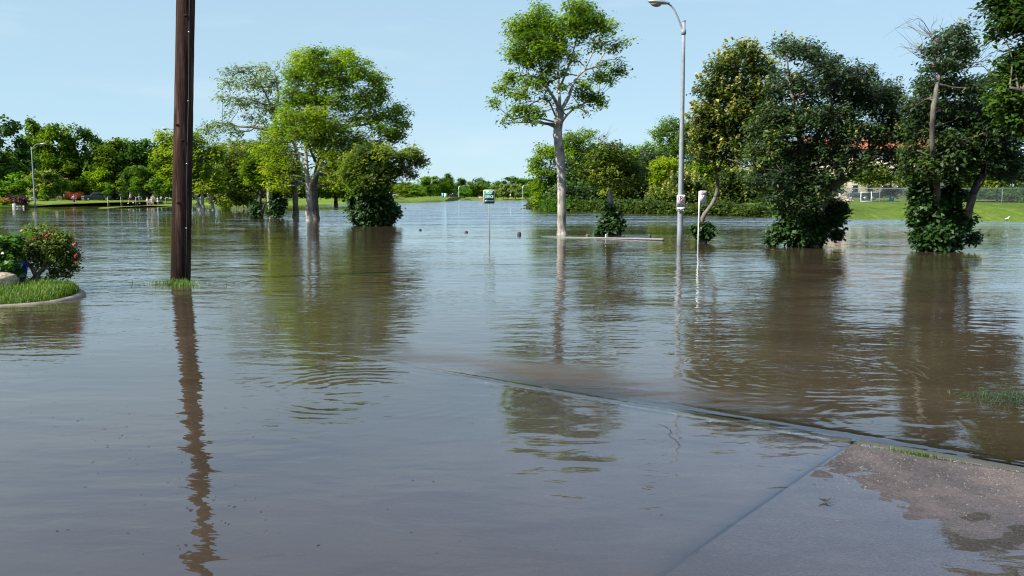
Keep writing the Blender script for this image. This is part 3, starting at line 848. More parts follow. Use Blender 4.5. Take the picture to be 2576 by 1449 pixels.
# ---- the tall lone tree in mid water
px_tree('tall_tree', 'tall lone tree with a bare pale trunk and airy crown in mid flood', 37.5,
    [[(1413, 594, 15), (1413, 575, 12), (1413, 500, 11.2), (1411, 430, 11), (1407, 375, 11.5), (1402, 335, 11.5), (1408, 300, 9.5), (1410, 268, 9)],
     [(1408, 380, 5.04), (1398, 330, 5.04), (1397, 300, 3.96), (1402, 270, 3.60)],
     [(1408, 275, 4.68), (1395, 250, 3.96, -.4), (1372, 215, 3.24, -.8), (1350, 196, 2.52, -1), (1315, 190, 1.80, -1.2), (1280, 200, 1.15, -1.3)],
     [(1372, 215, 2.88, -.8), (1360, 170, 2.16, -.6), (1345, 110, 1.44, -.4), (1335, 60, 0.86, 0)],
     [(1409, 270, 4.32, 0), (1406, 220, 3.46, .4), (1404, 160, 2.59, .7), (1412, 100, 1.87, .8), (1420, 40, 1.15, .8)],
     [(1406, 225, 3.02, .3), (1425, 180, 2.30, -.4), (1445, 120, 1.58, -.8), (1462, 50, 1.01, -1)],
     [(1412, 276, 5.04, .1), (1430, 245, 4.32, .5), (1445, 205, 3.31, .8), (1470, 178, 2.59, 1), (1500, 165, 2.16, 1.2), (1520, 135, 1.58, 1.3), (1545, 122, 1.15, 1.3)],
     [(1470, 178, 2.16, 1), (1500, 110, 1.44, .7), (1515, 60, 0.94, .5)],
     [(1406, 330, 3.24, -.1), (1418, 300, 2.88, -.4), (1442, 275, 2.30, -.8), (1475, 258, 1.58, -1), (1505, 245, 1.01, -1)],
     [(1398, 290, 2.88, .1), (1385, 270, 2.16, .6), (1350, 255, 1.44, 1.0), (1310, 262, 1.01, 1.2), (1270, 285, 0.72, 1.3)]],
    [(1310, 75, 42, 40), (1355, 55, 38, 38), (1345, 105, 46, 36), (1400, 75, 40, 40), (1300, 130, 34, 26), (1395, 125, 42, 30), (1450, 70, 40, 45), (1462, 22, 34, 26), (1490, 55, 34, 34), (1440, 25, 24, 22, .7),
     (1525, 70, 30, 26, .8), (1545, 118, 22, 16, .8), (1580, 102, 14, 8, .7), (1500, 110, 32, 22, .5), (1330, 155, 36, 24), (1380, 165, 32, 22, .7), (1440, 150, 26, 26, .5), (1290, 195, 24, 18), (1330, 205, 30, 15, .7), (1262, 222, 20, 14),
     (1242, 255, 15, 11), (1300, 235, 28, 13, .8), (1310, 275, 30, 14), (1345, 285, 26, 16), (1278, 290, 14, 9, .7), (1330, 302, 22, 10), (1375, 250, 20, 14, .5), (1370, 130, 34, 26), (1420, 180, 22, 16, .5),
     (1470, 215, 22, 18, .7), (1505, 192, 28, 16), (1548, 180, 30, 14), (1525, 160, 20, 9, .5), (1490, 245, 34, 17), (1512, 258, 22, 12), (1455, 270, 16, 9, .7), (1478, 285, 12, 6, .6), (1350, 215, 26, 18, .7), (1420, 225, 20, 12, .5), (1375, 195, 26, 18, .7), (1320, 240, 22, 14, .7), (1290, 300, 14, 8, .6), (1345, 310, 14, 7, .5), (1450, 235, 18, 12, .6), (1535, 200, 16, 10, .6), (1560, 150, 16, 10, .5), (1250, 270, 10, 6, .5), (1268, 310, 10, 6, .5)],
    leaf='leaf_mid', bk='bark_pale', size=0.14, sub=8, nl=15, layers=2, depth=0.62, shrink=0.92, seed=1, sides=10, twig=0.010, sig=0.15)

# ---- the flowering evergreen at the right and its neighbours
px_tree('evergreen_tree', 'biggest dark evergreen with a skirt of ivy at the waterline', 28.8,
    [[(2040, 622, 24), (2048, 560, 17), (2065, 520, 13), (2085, 480, 12), (2115, 455, 10), (2145, 440, 8), (2180, 400, 6, .5), (2210, 340, 4, .8), (2225, 280, 2, 1)],
     [(2040, 600, 18), (2035, 520, 14), (2030, 440, 11, -.3), (2015, 360, 8, -.4), (2000, 280, 5.5, -.5), (1985, 200, 3, -.4), (1980, 140, 1.5, -.4)],
     [(2030, 430, 8, 0), (1990, 380, 5, .4), (1950, 330, 3.5, .6), (1930, 280, 2, .6)],
     [(2028, 400, 8, .2), (2070, 320, 6, .6), (2100, 240, 3.6, .8), (2110, 180, 1.8, .8)],
     [(2040, 480, 8, .3), (1960, 450, 5, .8), (1890, 420, 3, 1), (1830, 400, 1.6, 1)]],
    [(1975, 120, 30, 28), (1990, 200, 40, 30, .6), (2030, 130, 42, 32), (2075, 165, 48, 36), (2110, 215, 56, 44),
     (2040, 220, 46, 40, .7), (2160, 190, 44, 36), (2190, 250, 56, 46), (2235, 230, 40, 36), (2255, 290, 40, 46), (2120, 300, 60, 46), (2040, 300, 58, 46), (1970, 290, 56, 44), (1925, 310, 56, 44), (1925, 375, 56, 40), (2000, 380, 60, 44), (2080, 385, 62, 46), (2140, 350, 40, 40), (2205, 350, 24, 18, .5), (2130, 420, 40, 30, .7), (1975, 440, 52, 36), (2045, 455, 58, 42), (1910, 440, 46, 32, .8),
     (1950, 220, 36, 30, .8), (1935, 275, 36, 34, .9), (1950, 345, 40, 34, .9), (2230, 345, 34, 22, .9), (2275, 335, 34, 30, .9), (2195, 325, 40, 26, .8), (2255, 410, 34, 18, .7), (2010, 510, 48, 36), (1955, 490, 28, 28, .7), (2080, 500, 28, 22, .6), (2250, 318, 30, 20), (2240, 385, 34, 20, .8), (2190, 400, 30, 20, .6), (1960, 185, 26, 14, .4)],
    leaf='leaf_gloss', bk='bark_grey', size=0.13, sub=11.5, nl=15, layers=3, depth=0.6, up=0.35, droop=0.8, width=0.42, blossom=0.22, bl_to=2080, seed=2, sig=0.12,
    ivy=[(2018, 560, 58, 44, 300), (2022, 600, 58, 22, 220), (2098, 545, 34, 34, 110), (2110, 520, 20, 16, 30), (1965, 585, 30, 26, 80), (2105, 590, 16, 10, 26), (2000, 520, 44, 30, 130), (1940, 608, 16, 5, 14)])
px_tree('crooked_tree', 'thin crooked tree with a broad cream blossoming crown beside the bus stop post', 31.0,
    [[(1769, 606, 6.8), (1766, 575, 5.8), (1769, 545, 5.6), (1790, 515, 5), (1804, 480, 4.8), (1803, 440, 4.4), (1796, 400, 4), (1800, 350, 3.4, .3), (1815, 290, 2.8, .5), (1835, 220, 2, .5), (1860, 160, 1.2, .4)], [(1803, 455, 3.4, .1), (1812, 415, 2.8, -.2), (1840, 360, 2.2, .3), (1880, 290, 1.8, .6), (1905, 220, 1.2, .7)], [(1797, 400, 3, .2), (1780, 350, 2, .5), (1775, 290, 1.2, .6)]],
    [(1880, 130, 44, 24), (1835, 172, 48, 32), (1910, 168, 40, 28), (1798, 225, 46, 36), (1860, 240, 56, 40), (1925, 230, 44, 32, .8), (1825, 300, 54, 42), (1772, 290, 32, 38), (1890, 300, 40, 36, .8), (1778, 350, 36, 30), (1850, 360, 50, 34), (1770, 345, 30, 26), (1760, 380, 26, 20, .8), (1795, 385, 28, 18, .6), (1830, 400, 24, 14, .6), (1815, 425, 16, 9, .5), (1775, 410, 14, 8, .4)],
    leaf='leaf_privet', bk='bark_grey', size=0.15, sub=9.5, nl=11, layers=3, depth=0.6, up=0.35, droop=0.8, width=0.42, blossom=0.55, bl_to=2150, seed=3, sig=0.12,
    ivy=[(1768, 585, 22, 17, 70), (1752, 578, 10, 8, 16), (1785, 575, 9, 12, 16)])
px_tree('dead_topped_tree', 'ivy covered tree with a dead grey stem and bare twigs at its top', 26.5,
    [[(2352, 630, 20), (2356, 560, 13, 0), (2357, 480, 8.5, -.5), (2355, 430, 7, -1.1), (2347, 380, 6.2, -1.6), (2345, 320, 6, -1.8), (2349, 270, 6, -1.9), (2356, 220, 4.6, -1.7), (2364, 180, 3.6, -1.4), (2360, 130, 2.4, -1.2), (2345, 90, 1.6, -1)],
     [(2366, 190, 2.4, -1.4), (2400, 168, 1.8, -1.0), (2440, 160, 1.3, -.7), (2490, 150, 1.2, -.5)],
     [(2366, 185, 2.4, -1.4), (2390, 140, 1.6, -.9), (2410, 90, 1.6, .5)],
     [(2376, 632, 18), (2400, 590, 12, 0), (2432, 545, 10, -.3), (2445, 500, 9.5, -.4), (2460, 455, 8.5, .5), (2490, 415, 7, .4), (2520, 370, 5, .2), (2540, 310, 3, 0)],
     [(2370, 600, 11, .4), (2395, 500, 8, .8), (2410, 420, 6.5, 1), (2425, 330, 4.5, 1.2), (2430, 240, 2.5, 1.2)]],
    [(2390, 95, 40, 24, .7), (2420, 75, 26, 20, .7), (2360, 130, 40, 22, .7), (2430, 120, 36, 26, .8), (2340, 170, 30, 16, .7), (2400, 160, 40, 20, .8), (2330, 215, 30, 24, .8), (2390, 210, 44, 30, .8), (2450, 220, 40, 34), (2310, 260, 36, 34), (2370, 280, 54, 40), (2440, 290, 52, 44), (2500, 280, 44, 44, .8),
     (2315, 320, 44, 36), (2290, 375, 30, 28, .8), (2285, 425, 30, 22, .7), (2390, 350, 56, 44), (2460, 360, 56, 44), (2530, 350, 50, 44, .8), (2340, 410, 44, 34), (2410, 420, 52, 34), (2480, 410, 40, 26, .6), (2540, 420, 46, 28, .8), (2560, 300, 40, 50, .8), (2500, 200, 24, 20, .5), (2545, 395, 44, 34, .8), (2490, 330, 40, 36, .8), (2330, 455, 30, 22, .5)],
    leaf='leaf_gloss', bk='bark_twig', size=0.13, sub=10.5, nl=14, layers=3, depth=0.7, up=0.35, droop=0.8, width=0.45, blossom=0.03, seed=4, sig=0.12,
    bare=[(2345, 95, 2315, 60, 7, 22, 0.012), (2360, 120, 2400, 60, 6, 26, 0.012), (2366, 170, 2300, 110, 6, 26, 0.012), (2440, 170, 2490, 120, 7, 28, 0.012), (2346, 290, 2285, 250, 6, 22, 0.012), (2390, 140, 2460, 80, 5, 22, 0.012)],
    ivy=[(2362, 585, 60, 36, 330), (2340, 525, 48, 46, 230), (2410, 560, 36, 34, 130), (2322, 485, 36, 28, 100), (2395, 495, 34, 30, 100), (2448, 600, 15, 8, 20), (2360, 618, 50, 12, 140), (2295, 560, 10, 8, 12), (2300, 600, 12, 6, 12)])
px_tree('overhanging_tree', 'dense dark leafy tree leaning in over the right edge of the view', 19.5,
    [[(2800, 660, 40), (2790, 500, 32), (2760, 350, 26), (2720, 220, 20), (2690, 100, 14), (2670, -40, 8)], [(2760, 350, 18), (2690, 290, 12, -.5), (2610, 240, 7, -.8), (2540, 220, 3, -.8)], [(2720, 220, 14), (2640, 120, 9, .5), (2560, 50, 5, .7), (2510, 10, 2.5, .7)]],
    [(2530, 20, 44, 36, .7), (2570, 50, 44, 40, .8), (2510, 75, 24, 24, .6), (2600, 0, 50, 50), (2545, 175, 38, 34), (2590, 150, 44, 40), (2560, 230, 50, 44), (2620, 210, 56, 60), (2530, 260, 30, 34, .8), (2590, 300, 50, 40, .8), (2660, 120, 70, 70), (2680, 280, 70, 60), (2650, -60, 80, 60), (2540, -50, 50, 36, .8)],
    leaf='leaf_shade', bk='bark_dark', size=0.13, sub=10.5, nl=14, layers=3, depth=0.7, seed=5, sig=0.14)

# ---- the small flowering tree with the pale twin stem, by the rail
px_tree('small_flowering_tree', 'small olive tree with a pale twin stem standing by the sunken rail', 37.0,
    [[(1534, 596, 8), (1533, 560, 5.5), (1530, 520, 5), (1534, 480, 4.4), (1536, 440, 3.2), (1530, 400, 2, .3)], [(1538, 560, 4.5, .2), (1541, 510, 4, .3), (1536, 470, 3, .3), (1555, 420, 2, .3)]],
    [(1535, 380, 36, 22), (1500, 400, 34, 24), (1565, 395, 36, 24), (1480, 430, 30, 22, .8), (1530, 425, 44, 24), (1590, 430, 34, 24), (1550, 455, 40, 18, .9), (1505, 455, 30, 16, .7), (1600, 455, 22, 14, .6)],
    leaf='leaf_olive', bk='bark_pale', size=0.15, sub=8, nl=12, layers=3, depth=0.8, blossom=0.10, seed=6, width=0.42, droop=.5, sig=0.13,
    ivy=[(1532, 572, 28, 26, 130), (1540, 545, 18, 20, 50), (1560, 565, 14, 8, 16), (1508, 588, 10, 6, 12), (1530, 530, 10, 18, 24)])

# ---- left group standing in the flood
px_tree('great_tree', 'great spreading bright green tree with a thick grey trunk, tallest of the left group', 60.0,
    [[(794, 556, 12), (793, 530, 8.6), (792, 480, 7.8), (795, 440, 6.8), (805, 400, 5.4), (812, 350, 4.2), (815, 290, 4, .4), (820, 220, 2.6, .6), (828, 160, 1.4, .6)],
     [(795, 430, 4.32), (830, 370, 3.60, .5), (870, 320, 2.88, .8), (905, 280, 2.16, 1), (935, 240, 1.44, 1.2), (950, 200, 0.86, 1.2)],
     [(870, 320, 2.45, .8), (930, 310, 1.87, .6), (985, 285, 1.30, .5), (1015, 270, 0.72, .5)],
     [(800, 420, 3.96), (770, 350, 3.02, -.6), (755, 290, 2.30, -1), (745, 220, 1.58, -1), (745, 160, 0.86, -1)]],
    [(760, 150, 40, 30), (800, 140, 34, 24), (850, 150, 36, 28), (880, 145, 24, 20), (745, 195, 40, 36), (800, 190, 46, 36), (860, 200, 46, 38), (910, 180, 36, 32), (945, 205, 30, 28), (740, 245, 40, 34), (795, 250, 46, 36), (855, 260, 44, 34, .8), (915, 245, 42, 34),
     (955, 240, 22, 26), (730, 295, 40, 32), (785, 305, 44, 32), (840, 320, 38, 26, .7), (905, 300, 40, 24, .6), (960, 290, 40, 24), (1000, 280, 28, 22), (1005, 310, 26, 20), (960, 325, 42, 20, .9), (905, 345, 36, 22, .9), (985, 340, 26, 14, .8), (740, 340, 36, 24), (790, 355, 36, 22, .8), (860, 360, 38, 22), (1000, 345, 28, 18, .9), (945, 365, 36, 20, .8), (900, 385, 34, 22, .9), (850, 400, 36, 24, .8), (880, 430, 36, 22, .8), (700, 330, 30, 22), (690, 370, 30, 22, .8)],
    leaf='leaf_mid', bk='bark_twig', size=0.19, sub=9, nl=17, layers=3, depth=0.7, shrink=0.9, seed=10, sig=0.22, twig=0.014)
px_tree('white_trunk_tree', 'bright green tree with a forked white trunk in front of the great tree', 57.5,
    [[(778, 556, 9), (777, 530, 8), (777, 490, 7.4), (774, 462, 6.4), (772, 430, 5), (770, 390, 4, .2), (768, 350, 2.6, .3), (765, 310, 1.5, .3)],
     [(778, 478, 4.48), (786, 452, 4.00, -.3), (800, 430, 3.36, -.5), (812, 400, 2.40, -.7), (830, 380, 1.60, -.8), (850, 370, 0.96, -.8)],
     [(773, 440, 2.88), (755, 410, 2.24, -.4), (748, 375, 1.60, -.6), (735, 340, 0.96, -.6)], [(772, 465, 2.56), (750, 455, 1.92, -.4), (738, 450, 1.12, -.5)]],
    [(720, 385, 36, 22), (690, 350, 34, 24), (660, 385, 34, 20, .8), (790, 365, 40, 22, .8), (760, 300, 38, 24), (850, 310, 36, 22, .8), (820, 390, 30, 18, .7), (910, 400, 34, 22, .9), (860, 445, 36, 20, .8), (680, 420, 30, 20, .8), (850, 405, 30, 20, .8), (880, 445, 34, 20, .8), (835, 465, 26, 14, .7), (815, 420, 24, 16, .6), (705, 465, 28, 16, .8), (735, 415, 30, 18, .7), (800, 345, 34, 20, .7), (900, 470, 24, 12, .7), (740, 330, 36, 24, .9), (785, 320, 40, 26), (830, 345, 36, 20, .7), (700, 410, 22, 14, .6), (860, 395, 34, 24), (890, 370, 30, 22), (845, 425, 30, 18), (720, 290, 30, 20, .6), (800, 275, 40, 22, .6), (880, 420, 30, 20, .8), (730, 445, 18, 12, .6)],
    leaf='leaf_lime', bk='bark_pale', size=0.18, sub=9, nl=15, layers=2, depth=0.5, shrink=0.95, seed=11, sig=0.22, twig=0.012)
px_tree('airy_tree', 'airy pale tree of drooping twigs with a grey trunk, upper left of the great tree', 63.0,
    [[(745, 553, 9), (744, 520, 7.5), (741, 480, 7.2), (735, 440, 6.5), (722, 400, 5.5), (705, 360, 4.5, .3), (680, 330, 4, .5), (640, 320, 3, .7), (600, 318, 2.2, .8), (560, 308, 1.2, .8)],
     [(742, 470, 5, .2), (752, 430, 4.4, .5), (745, 380, 3.4, .8), (720, 310, 2.6, 1)], [(705, 360, 3.6, .3), (690, 300, 3, 0), (670, 240, 2.2, -.3), (640, 190, 1.4, -.4), (610, 165, .9, -.4)], [(690, 300, 2.6), (700, 240, 2, .4), (690, 180, 1.2, .6)], [(680, 270, 2, -.2), (630, 250, 1.4, -.6), (575, 245, .8, -.7)]],
    [(610, 180, 44, 20, .55), (660, 175, 36, 20, .55), (575, 205, 34, 18, .5), (630, 215, 50, 24, .55), (685, 210, 30, 26, .6), (560, 245, 26, 12, .5), (600, 255, 42, 20, .5), (650, 265, 46, 26, .55), (690, 270, 26, 30, .6), (580, 285, 24, 12, .35), (640, 300, 36, 20, .5), (560, 315, 34, 14, .6), (520, 325, 30, 16, .7), (605, 330, 34, 12, .6), (665, 330, 32, 20, .6), (540, 345, 22, 12, .4), (700, 160, 14, 14, .4)],
    leaf='leaf_pale', bk='bark_grey', size=0.2, sub=8, nl=11, layers=2, depth=0.6, seed=12, sig=0.2, twig=0.016, droop=0.8)
px_tree('stump_tree', 'short leafy tree on a dark stump-like trunk beside the ivy swathed stem', 63.5,
    [[(653, 549, 9), (652, 520, 5.5), (657, 480, 4.6), (662, 450, 3.6), (655, 420, 2.2, .3)], [(657, 546, 5), (664, 520, 2.5, -.2), (670, 508, 1.4, -.3)]],
    [(640, 405, 28, 22), (670, 395, 30, 22), (625, 430, 24, 20), (660, 430, 34, 24), (640, 455, 26, 16, .8)],
    leaf='leaf_mid', bk='bark_dark', size=0.22, sub=8, nl=12, layers=3, depth=0.8, seed=13, sig=0.2, ivy=[(648, 528, 9, 18, 30), (642, 536, 8, 10, 16)])
px_tree('ivy_trunk_tree', 'short leafy tree with a pale leaning stem swathed in ivy', 62.5,
    [[(686, 551, 10), (680, 525, 5), (676, 490, 4.6), (678, 450, 3.4), (690, 410, 2, .3)], [(690, 550, 6), (697, 515, 3.5, .3), (700, 470, 3, .3)]],
    [(690, 400, 32, 24), (715, 415, 30, 22), (690, 435, 36, 22), (725, 440, 24, 20), (700, 460, 34, 18, .8), (715, 478, 22, 12, .7)],
    leaf='leaf_lime', bk='bark_pale', size=0.22, sub=8, nl=12, layers=3, depth=0.8, seed=14, sig=0.2, ivy=[(698, 525, 14, 22, 80), (692, 505, 10, 18, 40), (708, 512, 10, 8, 20), (680, 540, 4, 10, 10)])
px_tree('bushy_flowering_tree', 'leaning olive tree with yellow cream blossom above a round bush of dark ivy', 48.5,
    [[(944, 568, 16), (944, 530, 9), (945, 490, 7), (940, 450, 5.5), (930, 410, 4), (920, 380, 2.4, .3)], [(944, 480, 5.5), (970, 445, 4.5, -.4), (1010, 430, 3.4, -.6), (1040, 410, 2.2, -.7), (1060, 385, 1.2, -.7)], [(942, 460, 4), (905, 430, 3, .5), (880, 410, 1.6, .6)]],
    [(930, 385, 36, 22), (895, 400, 34, 24), (965, 385, 34, 20), (920, 420, 44, 24), (975, 415, 36, 20), (1010, 395, 28, 16), (1040, 385, 28, 18), (1055, 405, 20, 14), (1020, 425, 28, 14, .8), (890, 440, 32, 20), (940, 450, 40, 20), (985, 445, 26, 14, .7), (910, 470, 34, 20), (960, 478, 28, 16, .8), (1040, 440, 14, 9, .7), (870, 425, 22, 18, .7)],
    leaf='leaf_olive', bk='bark_grey', size=0.2, sub=8, nl=12, layers=3, depth=0.55, blossom=0.10, seed=15, sig=0.17, width=.45, droop=.5,
    ivy=[(942, 530, 58, 36, 420), (940, 505, 44, 26, 220), (895, 505, 20, 18, 50), (985, 530, 20, 14, 50), (940, 556, 52, 14, 200)])
px_tree('lime_tree', 'yellow lime green tree with white leaning trunks behind the utility pole', 98.0,
    [[(503, 528, 6), (494, 495, 4.2), (484, 455, 3.6), (470, 410, 2.6, .3), (455, 370, 1.4, .3)], [(511, 528, 4.6), (508, 480, 4), (505, 440, 3.2), (510, 390, 2, .4), (515, 350, 1, .4)], [(537, 528, 5), (531, 500, 3.6), (532, 470, 3), (540, 430, 2, .3)],
     [(470, 410, 2, .3), (430, 400, 1.8, .2), (395, 396, 1.0, .2)], [(432, 395, 1.6), (410, 365, 1.2), (390, 335, .7), (380, 318, .4)]],
    [(415, 345, 20, 14), (405, 390, 24, 18), (440, 375, 34, 26), (430, 430, 36, 26), (480, 350, 34, 26), (500, 400, 40, 28), (540, 385, 30, 26), (470, 430, 30, 24), (525, 440, 36, 24), (500, 465, 34, 20), (545, 470, 24, 16), (445, 460, 24, 16), (400, 415, 20, 14)],
    leaf='leaf_lime', bk='bark_pale', size=0.36, sub=8, nl=11, layers=3, depth=0.5, seed=16, sig=0.3, twig=0.03)
px_tree('yellow_flowering_tree', 'broad tree speckled with yellow blossom between the lime tree and the ivy pair', 106.0,
    [[(572, 524, 5), (568, 500, 4), (575, 460, 3), (590, 420, 1.6, .4)], [(582, 520, 4), (570, 492, 3), (560, 470, 1.6)]],
    [(560, 400, 30, 22), (595, 395, 30, 24), (625, 420, 30, 26), (570, 430, 34, 24), (605, 450, 34, 26), (560, 465, 30, 20), (595, 485, 36, 20), (635, 465, 26, 26), (580, 505, 34, 14), (620, 505, 30, 14), (540, 500, 20, 14)],
    leaf='leaf_olive', bk='bark_pale', size=0.36, sub=8, nl=11, layers=3, depth=0.7, blossom=0.22, seed=17, sig=0.3, twigs=False)
px_tree('shoot_bush', 'bright lime green bush of upright shoots at the waterline', 97.0,
    [[(567, 532, 2), (566, 520, 1.4), (565, 508, .8)], [(570, 532, 1.4), (573, 518, .8)]],
    [(566, 502, 10, 8), (562, 515, 14, 9), (571, 518, 12, 10), (566, 526, 11, 5)], cat='bush',
    leaf='leaf_lime', bk='bark_pale', size=0.24, sub=5, nl=9, layers=2, depth=0.8, seed=18, sig=0.18, twigs=False)
px_tree('shadow_tree', 'dark olive tree filling the gap behind the airy tree', 128.0,
    [[(640, 517, 5), (640, 480, 4), (645, 440, 3), (640, 400, 1.6)]],
    [(590, 365, 30, 16, .8), (625, 375, 34, 20), (665, 370, 34, 20), (600, 395, 30, 20), (645, 405, 40, 24), (700, 400, 34, 30), (660, 440, 44, 28), (720, 440, 34, 30), (610, 430, 30, 24), (690, 475, 40, 22), (640, 480, 40, 22), (740, 475, 30, 20)],
    leaf='leaf_olive', bk='bark_dark', size=0.42, sub=8, nl=12, layers=3, depth=0.6, seed=19, sig=0.36, twigs=False)
px_tree('backing_tree', 'dark green tree low behind the white trunk and the flowering tree', 132.0,
    [[(845, 514, 5), (845, 480, 4), (850, 450, 2)]],
    [(830, 440, 40, 24), (870, 445, 40, 26), (800, 460, 30, 18, .8), (850, 470, 44, 22), (900, 465, 34, 24), (820, 485, 36, 14, .8), (880, 490, 36, 16), (760, 475, 26, 16, .7)],
    leaf='leaf_mid', bk='bark_dark', size=0.42, sub=8, nl=12, layers=3, depth=0.6, seed=20, sig=0.36, twigs=False)

# ---- thicket on the right bank, tree by tree
def thick(name, label, Y, base, blobs, leaf, seed, **kw):
    bx, by = base
    tops = min(b[1] for b in blobs)
    limbs = [[(bx, by, 3.5), (bx + 2, (by * 2 + tops) / 3, 2.8), (bx - 2, (by + 2 * tops) / 3, 1.8), (bx + 3, tops + 15, .8)]]
    a = dict(size=0.3, sub=8, nl=12, layers=3, depth=0.7, sig=0.26, twig=0.02, twigs=False, bk='bark_dark')
    a.update(kw)
    return px_tree(name, label, Y, limbs, blobs, leaf=leaf, seed=seed, group='trees of the riverside thicket', **a)

thick('thicket_tree', 'round green tree at the left tip of the thicket, reaching out over the water', 100, (1385, 528),
      [(1372, 380, 28, 18), (1350, 405, 22, 16), (1395, 395, 34, 24), (1362, 430, 32, 22), (1400, 440, 40, 26), (1355, 460, 20, 18), (1375, 480, 34, 22), (1350, 500, 18, 18), (1375, 515, 32, 14), (1410, 500, 36, 26)], 'leaf_mid', 30)
thick('thicket_tree', 'tall light green thicket tree just right of the lone pale trunk', 104, (1450, 528),
      [(1440, 350, 30, 20), (1475, 345, 26, 20, .8), (1420, 375, 30, 22), (1465, 380, 38, 26), (1500, 375, 22, 18, .8), (1440, 410, 40, 26), (1480, 420, 36, 26), (1450, 450, 44, 24)], 'leaf_mid', 31, twigs=True, bare=[(1505, 370, 1520, 335, 6, 8, 0.03)])
thick('thicket_tree', 'dark bush hanging over the water under the tallest thicket tree', 94, (1455, 531),
      [(1430, 480, 36, 26), (1475, 485, 36, 26), (1440, 510, 36, 20), (1485, 512, 36, 20), (1510, 495, 26, 26)], 'leaf_gloss', 32)
thick('thicket_tree', 'rounded olive green tree behind the small flowering tree', 92, (1560, 534),
      [(1545, 395, 30, 20), (1580, 405, 30, 22), (1530, 430, 34, 24), (1575, 440, 40, 26), (1550, 475, 40, 26), (1590, 480, 32, 26), (1560, 512, 44, 22)], 'leaf_olive', 33)
thick('thicket_tree', 'dark evergreen with a low ragged top left of the street lamp', 90, (1640, 536),
      [(1625, 405, 26, 22), (1655, 400, 26, 22), (1640, 440, 36, 28), (1615, 470, 30, 28), (1655, 480, 34, 28), (1635, 515, 40, 22)], 'leaf_gloss', 34, bare=[(1620, 400, 1612, 372, 3, 4, 0.03)])
thick('thicket_tree', 'light green round topped tree rising behind the street lamp', 108, (1695, 536),
      [(1690, 312, 30, 18), (1665, 335, 28, 20), (1705, 340, 36, 24), (1730, 325, 24, 20), (1660, 365, 26, 18, .8), (1695, 375, 36, 22), (1730, 370, 26, 24), (1690, 410, 36, 24)], 'leaf_mid', 35, twigs=True, twig=0.025)
thick('thicket_tree', 'bright lime tree glowing just left of the street lamp', 86, (1675, 538),
      [(1670, 415, 32, 22), (1700, 425, 28, 22), (1655, 445, 22, 18), (1690, 455, 34, 20)], 'leaf_lime', 36)
thick('thicket_tree', 'flowering bush between the parking sign and the thicket gloom', 82, (1690, 540),
      [(1660, 490, 26, 24), (1695, 485, 30, 22), (1675, 515, 36, 22), (1715, 510, 30, 26), (1735, 480, 26, 24)], 'leaf_olive', 37, blossom=0.3)
thick('thicket_tree', 'green tree behind the crooked sapling, dotted with blossom', 84, (1790, 542),
      [(1775, 420, 36, 24), (1815, 425, 34, 26), (1760, 455, 30, 26), (1800, 465, 38, 28), (1840, 455, 30, 30), (1780, 500, 38, 26), (1825, 505, 36, 26), (1790, 528, 44, 13)], 'leaf_mid', 38, blossom=0.2)
thick('thicket_tree', 'cream flowering bush at the right end of the thicket beside the big evergreen', 78, (1885, 544),
      [(1870, 450, 32, 22), (1905, 460, 28, 24), (1860, 485, 30, 26), (1895, 495, 34, 26), (1925, 490, 22, 28), (1870, 522, 36, 18), (1910, 525, 30, 18)], 'leaf_olive', 39, blossom=0.45)
thick('thicket_tree', 'dark tree closing the thicket behind the big evergreen', 96, (1930, 542),
      [(1860, 385, 36, 28), (1900, 400, 36, 28), (1940, 410, 34, 28), (1840, 415, 30, 24), (1935, 450, 34, 30), (1960, 480, 30, 34), (1945, 520, 32, 20)], 'leaf_gloss', 40)

thick('thicket_tree', 'dark tall tree of the thicket seen between the lamp post and the crooked tree', 104, (1755, 540),
      [(1745, 330, 24, 22), (1765, 365, 32, 28), (1740, 400, 30, 28), (1790, 410, 34, 28), (1760, 440, 36, 26), (1735, 455, 28, 24)], 'leaf_gloss', 41)
thick('thicket_tree', 'mid green thicket tree behind the dark evergreen with the ragged top', 108, (1612, 534),
      [(1600, 385, 28, 20), (1630, 380, 28, 22), (1660, 395, 28, 22), (1610, 420, 36, 24), (1645, 430, 36, 26)], 'leaf_mid', 42)
thick('thicket_tree', 'bushy privet full of cream sprays at the waterline left of the crooked tree', 80, (1740, 541),
      [(1715, 455, 26, 20), (1750, 465, 30, 22), (1700, 490, 28, 20), (1740, 495, 36, 24), (1775, 500, 30, 22), (1720, 520, 34, 16), (1765, 525, 30, 14)], 'leaf_privet', 43, blossom=0.5)
thick('thicket_tree', 'bushy privet full of cream sprays between the crooked tree and the big evergreen', 77.5, (1850, 543),
      [(1830, 440, 28, 20), (1860, 450, 30, 22), (1815, 475, 28, 22), (1850, 485, 36, 24), (1885, 480, 30, 22), (1830, 518, 36, 18), (1875, 520, 34, 18)], 'leaf_privet', 44, blossom=0.5)

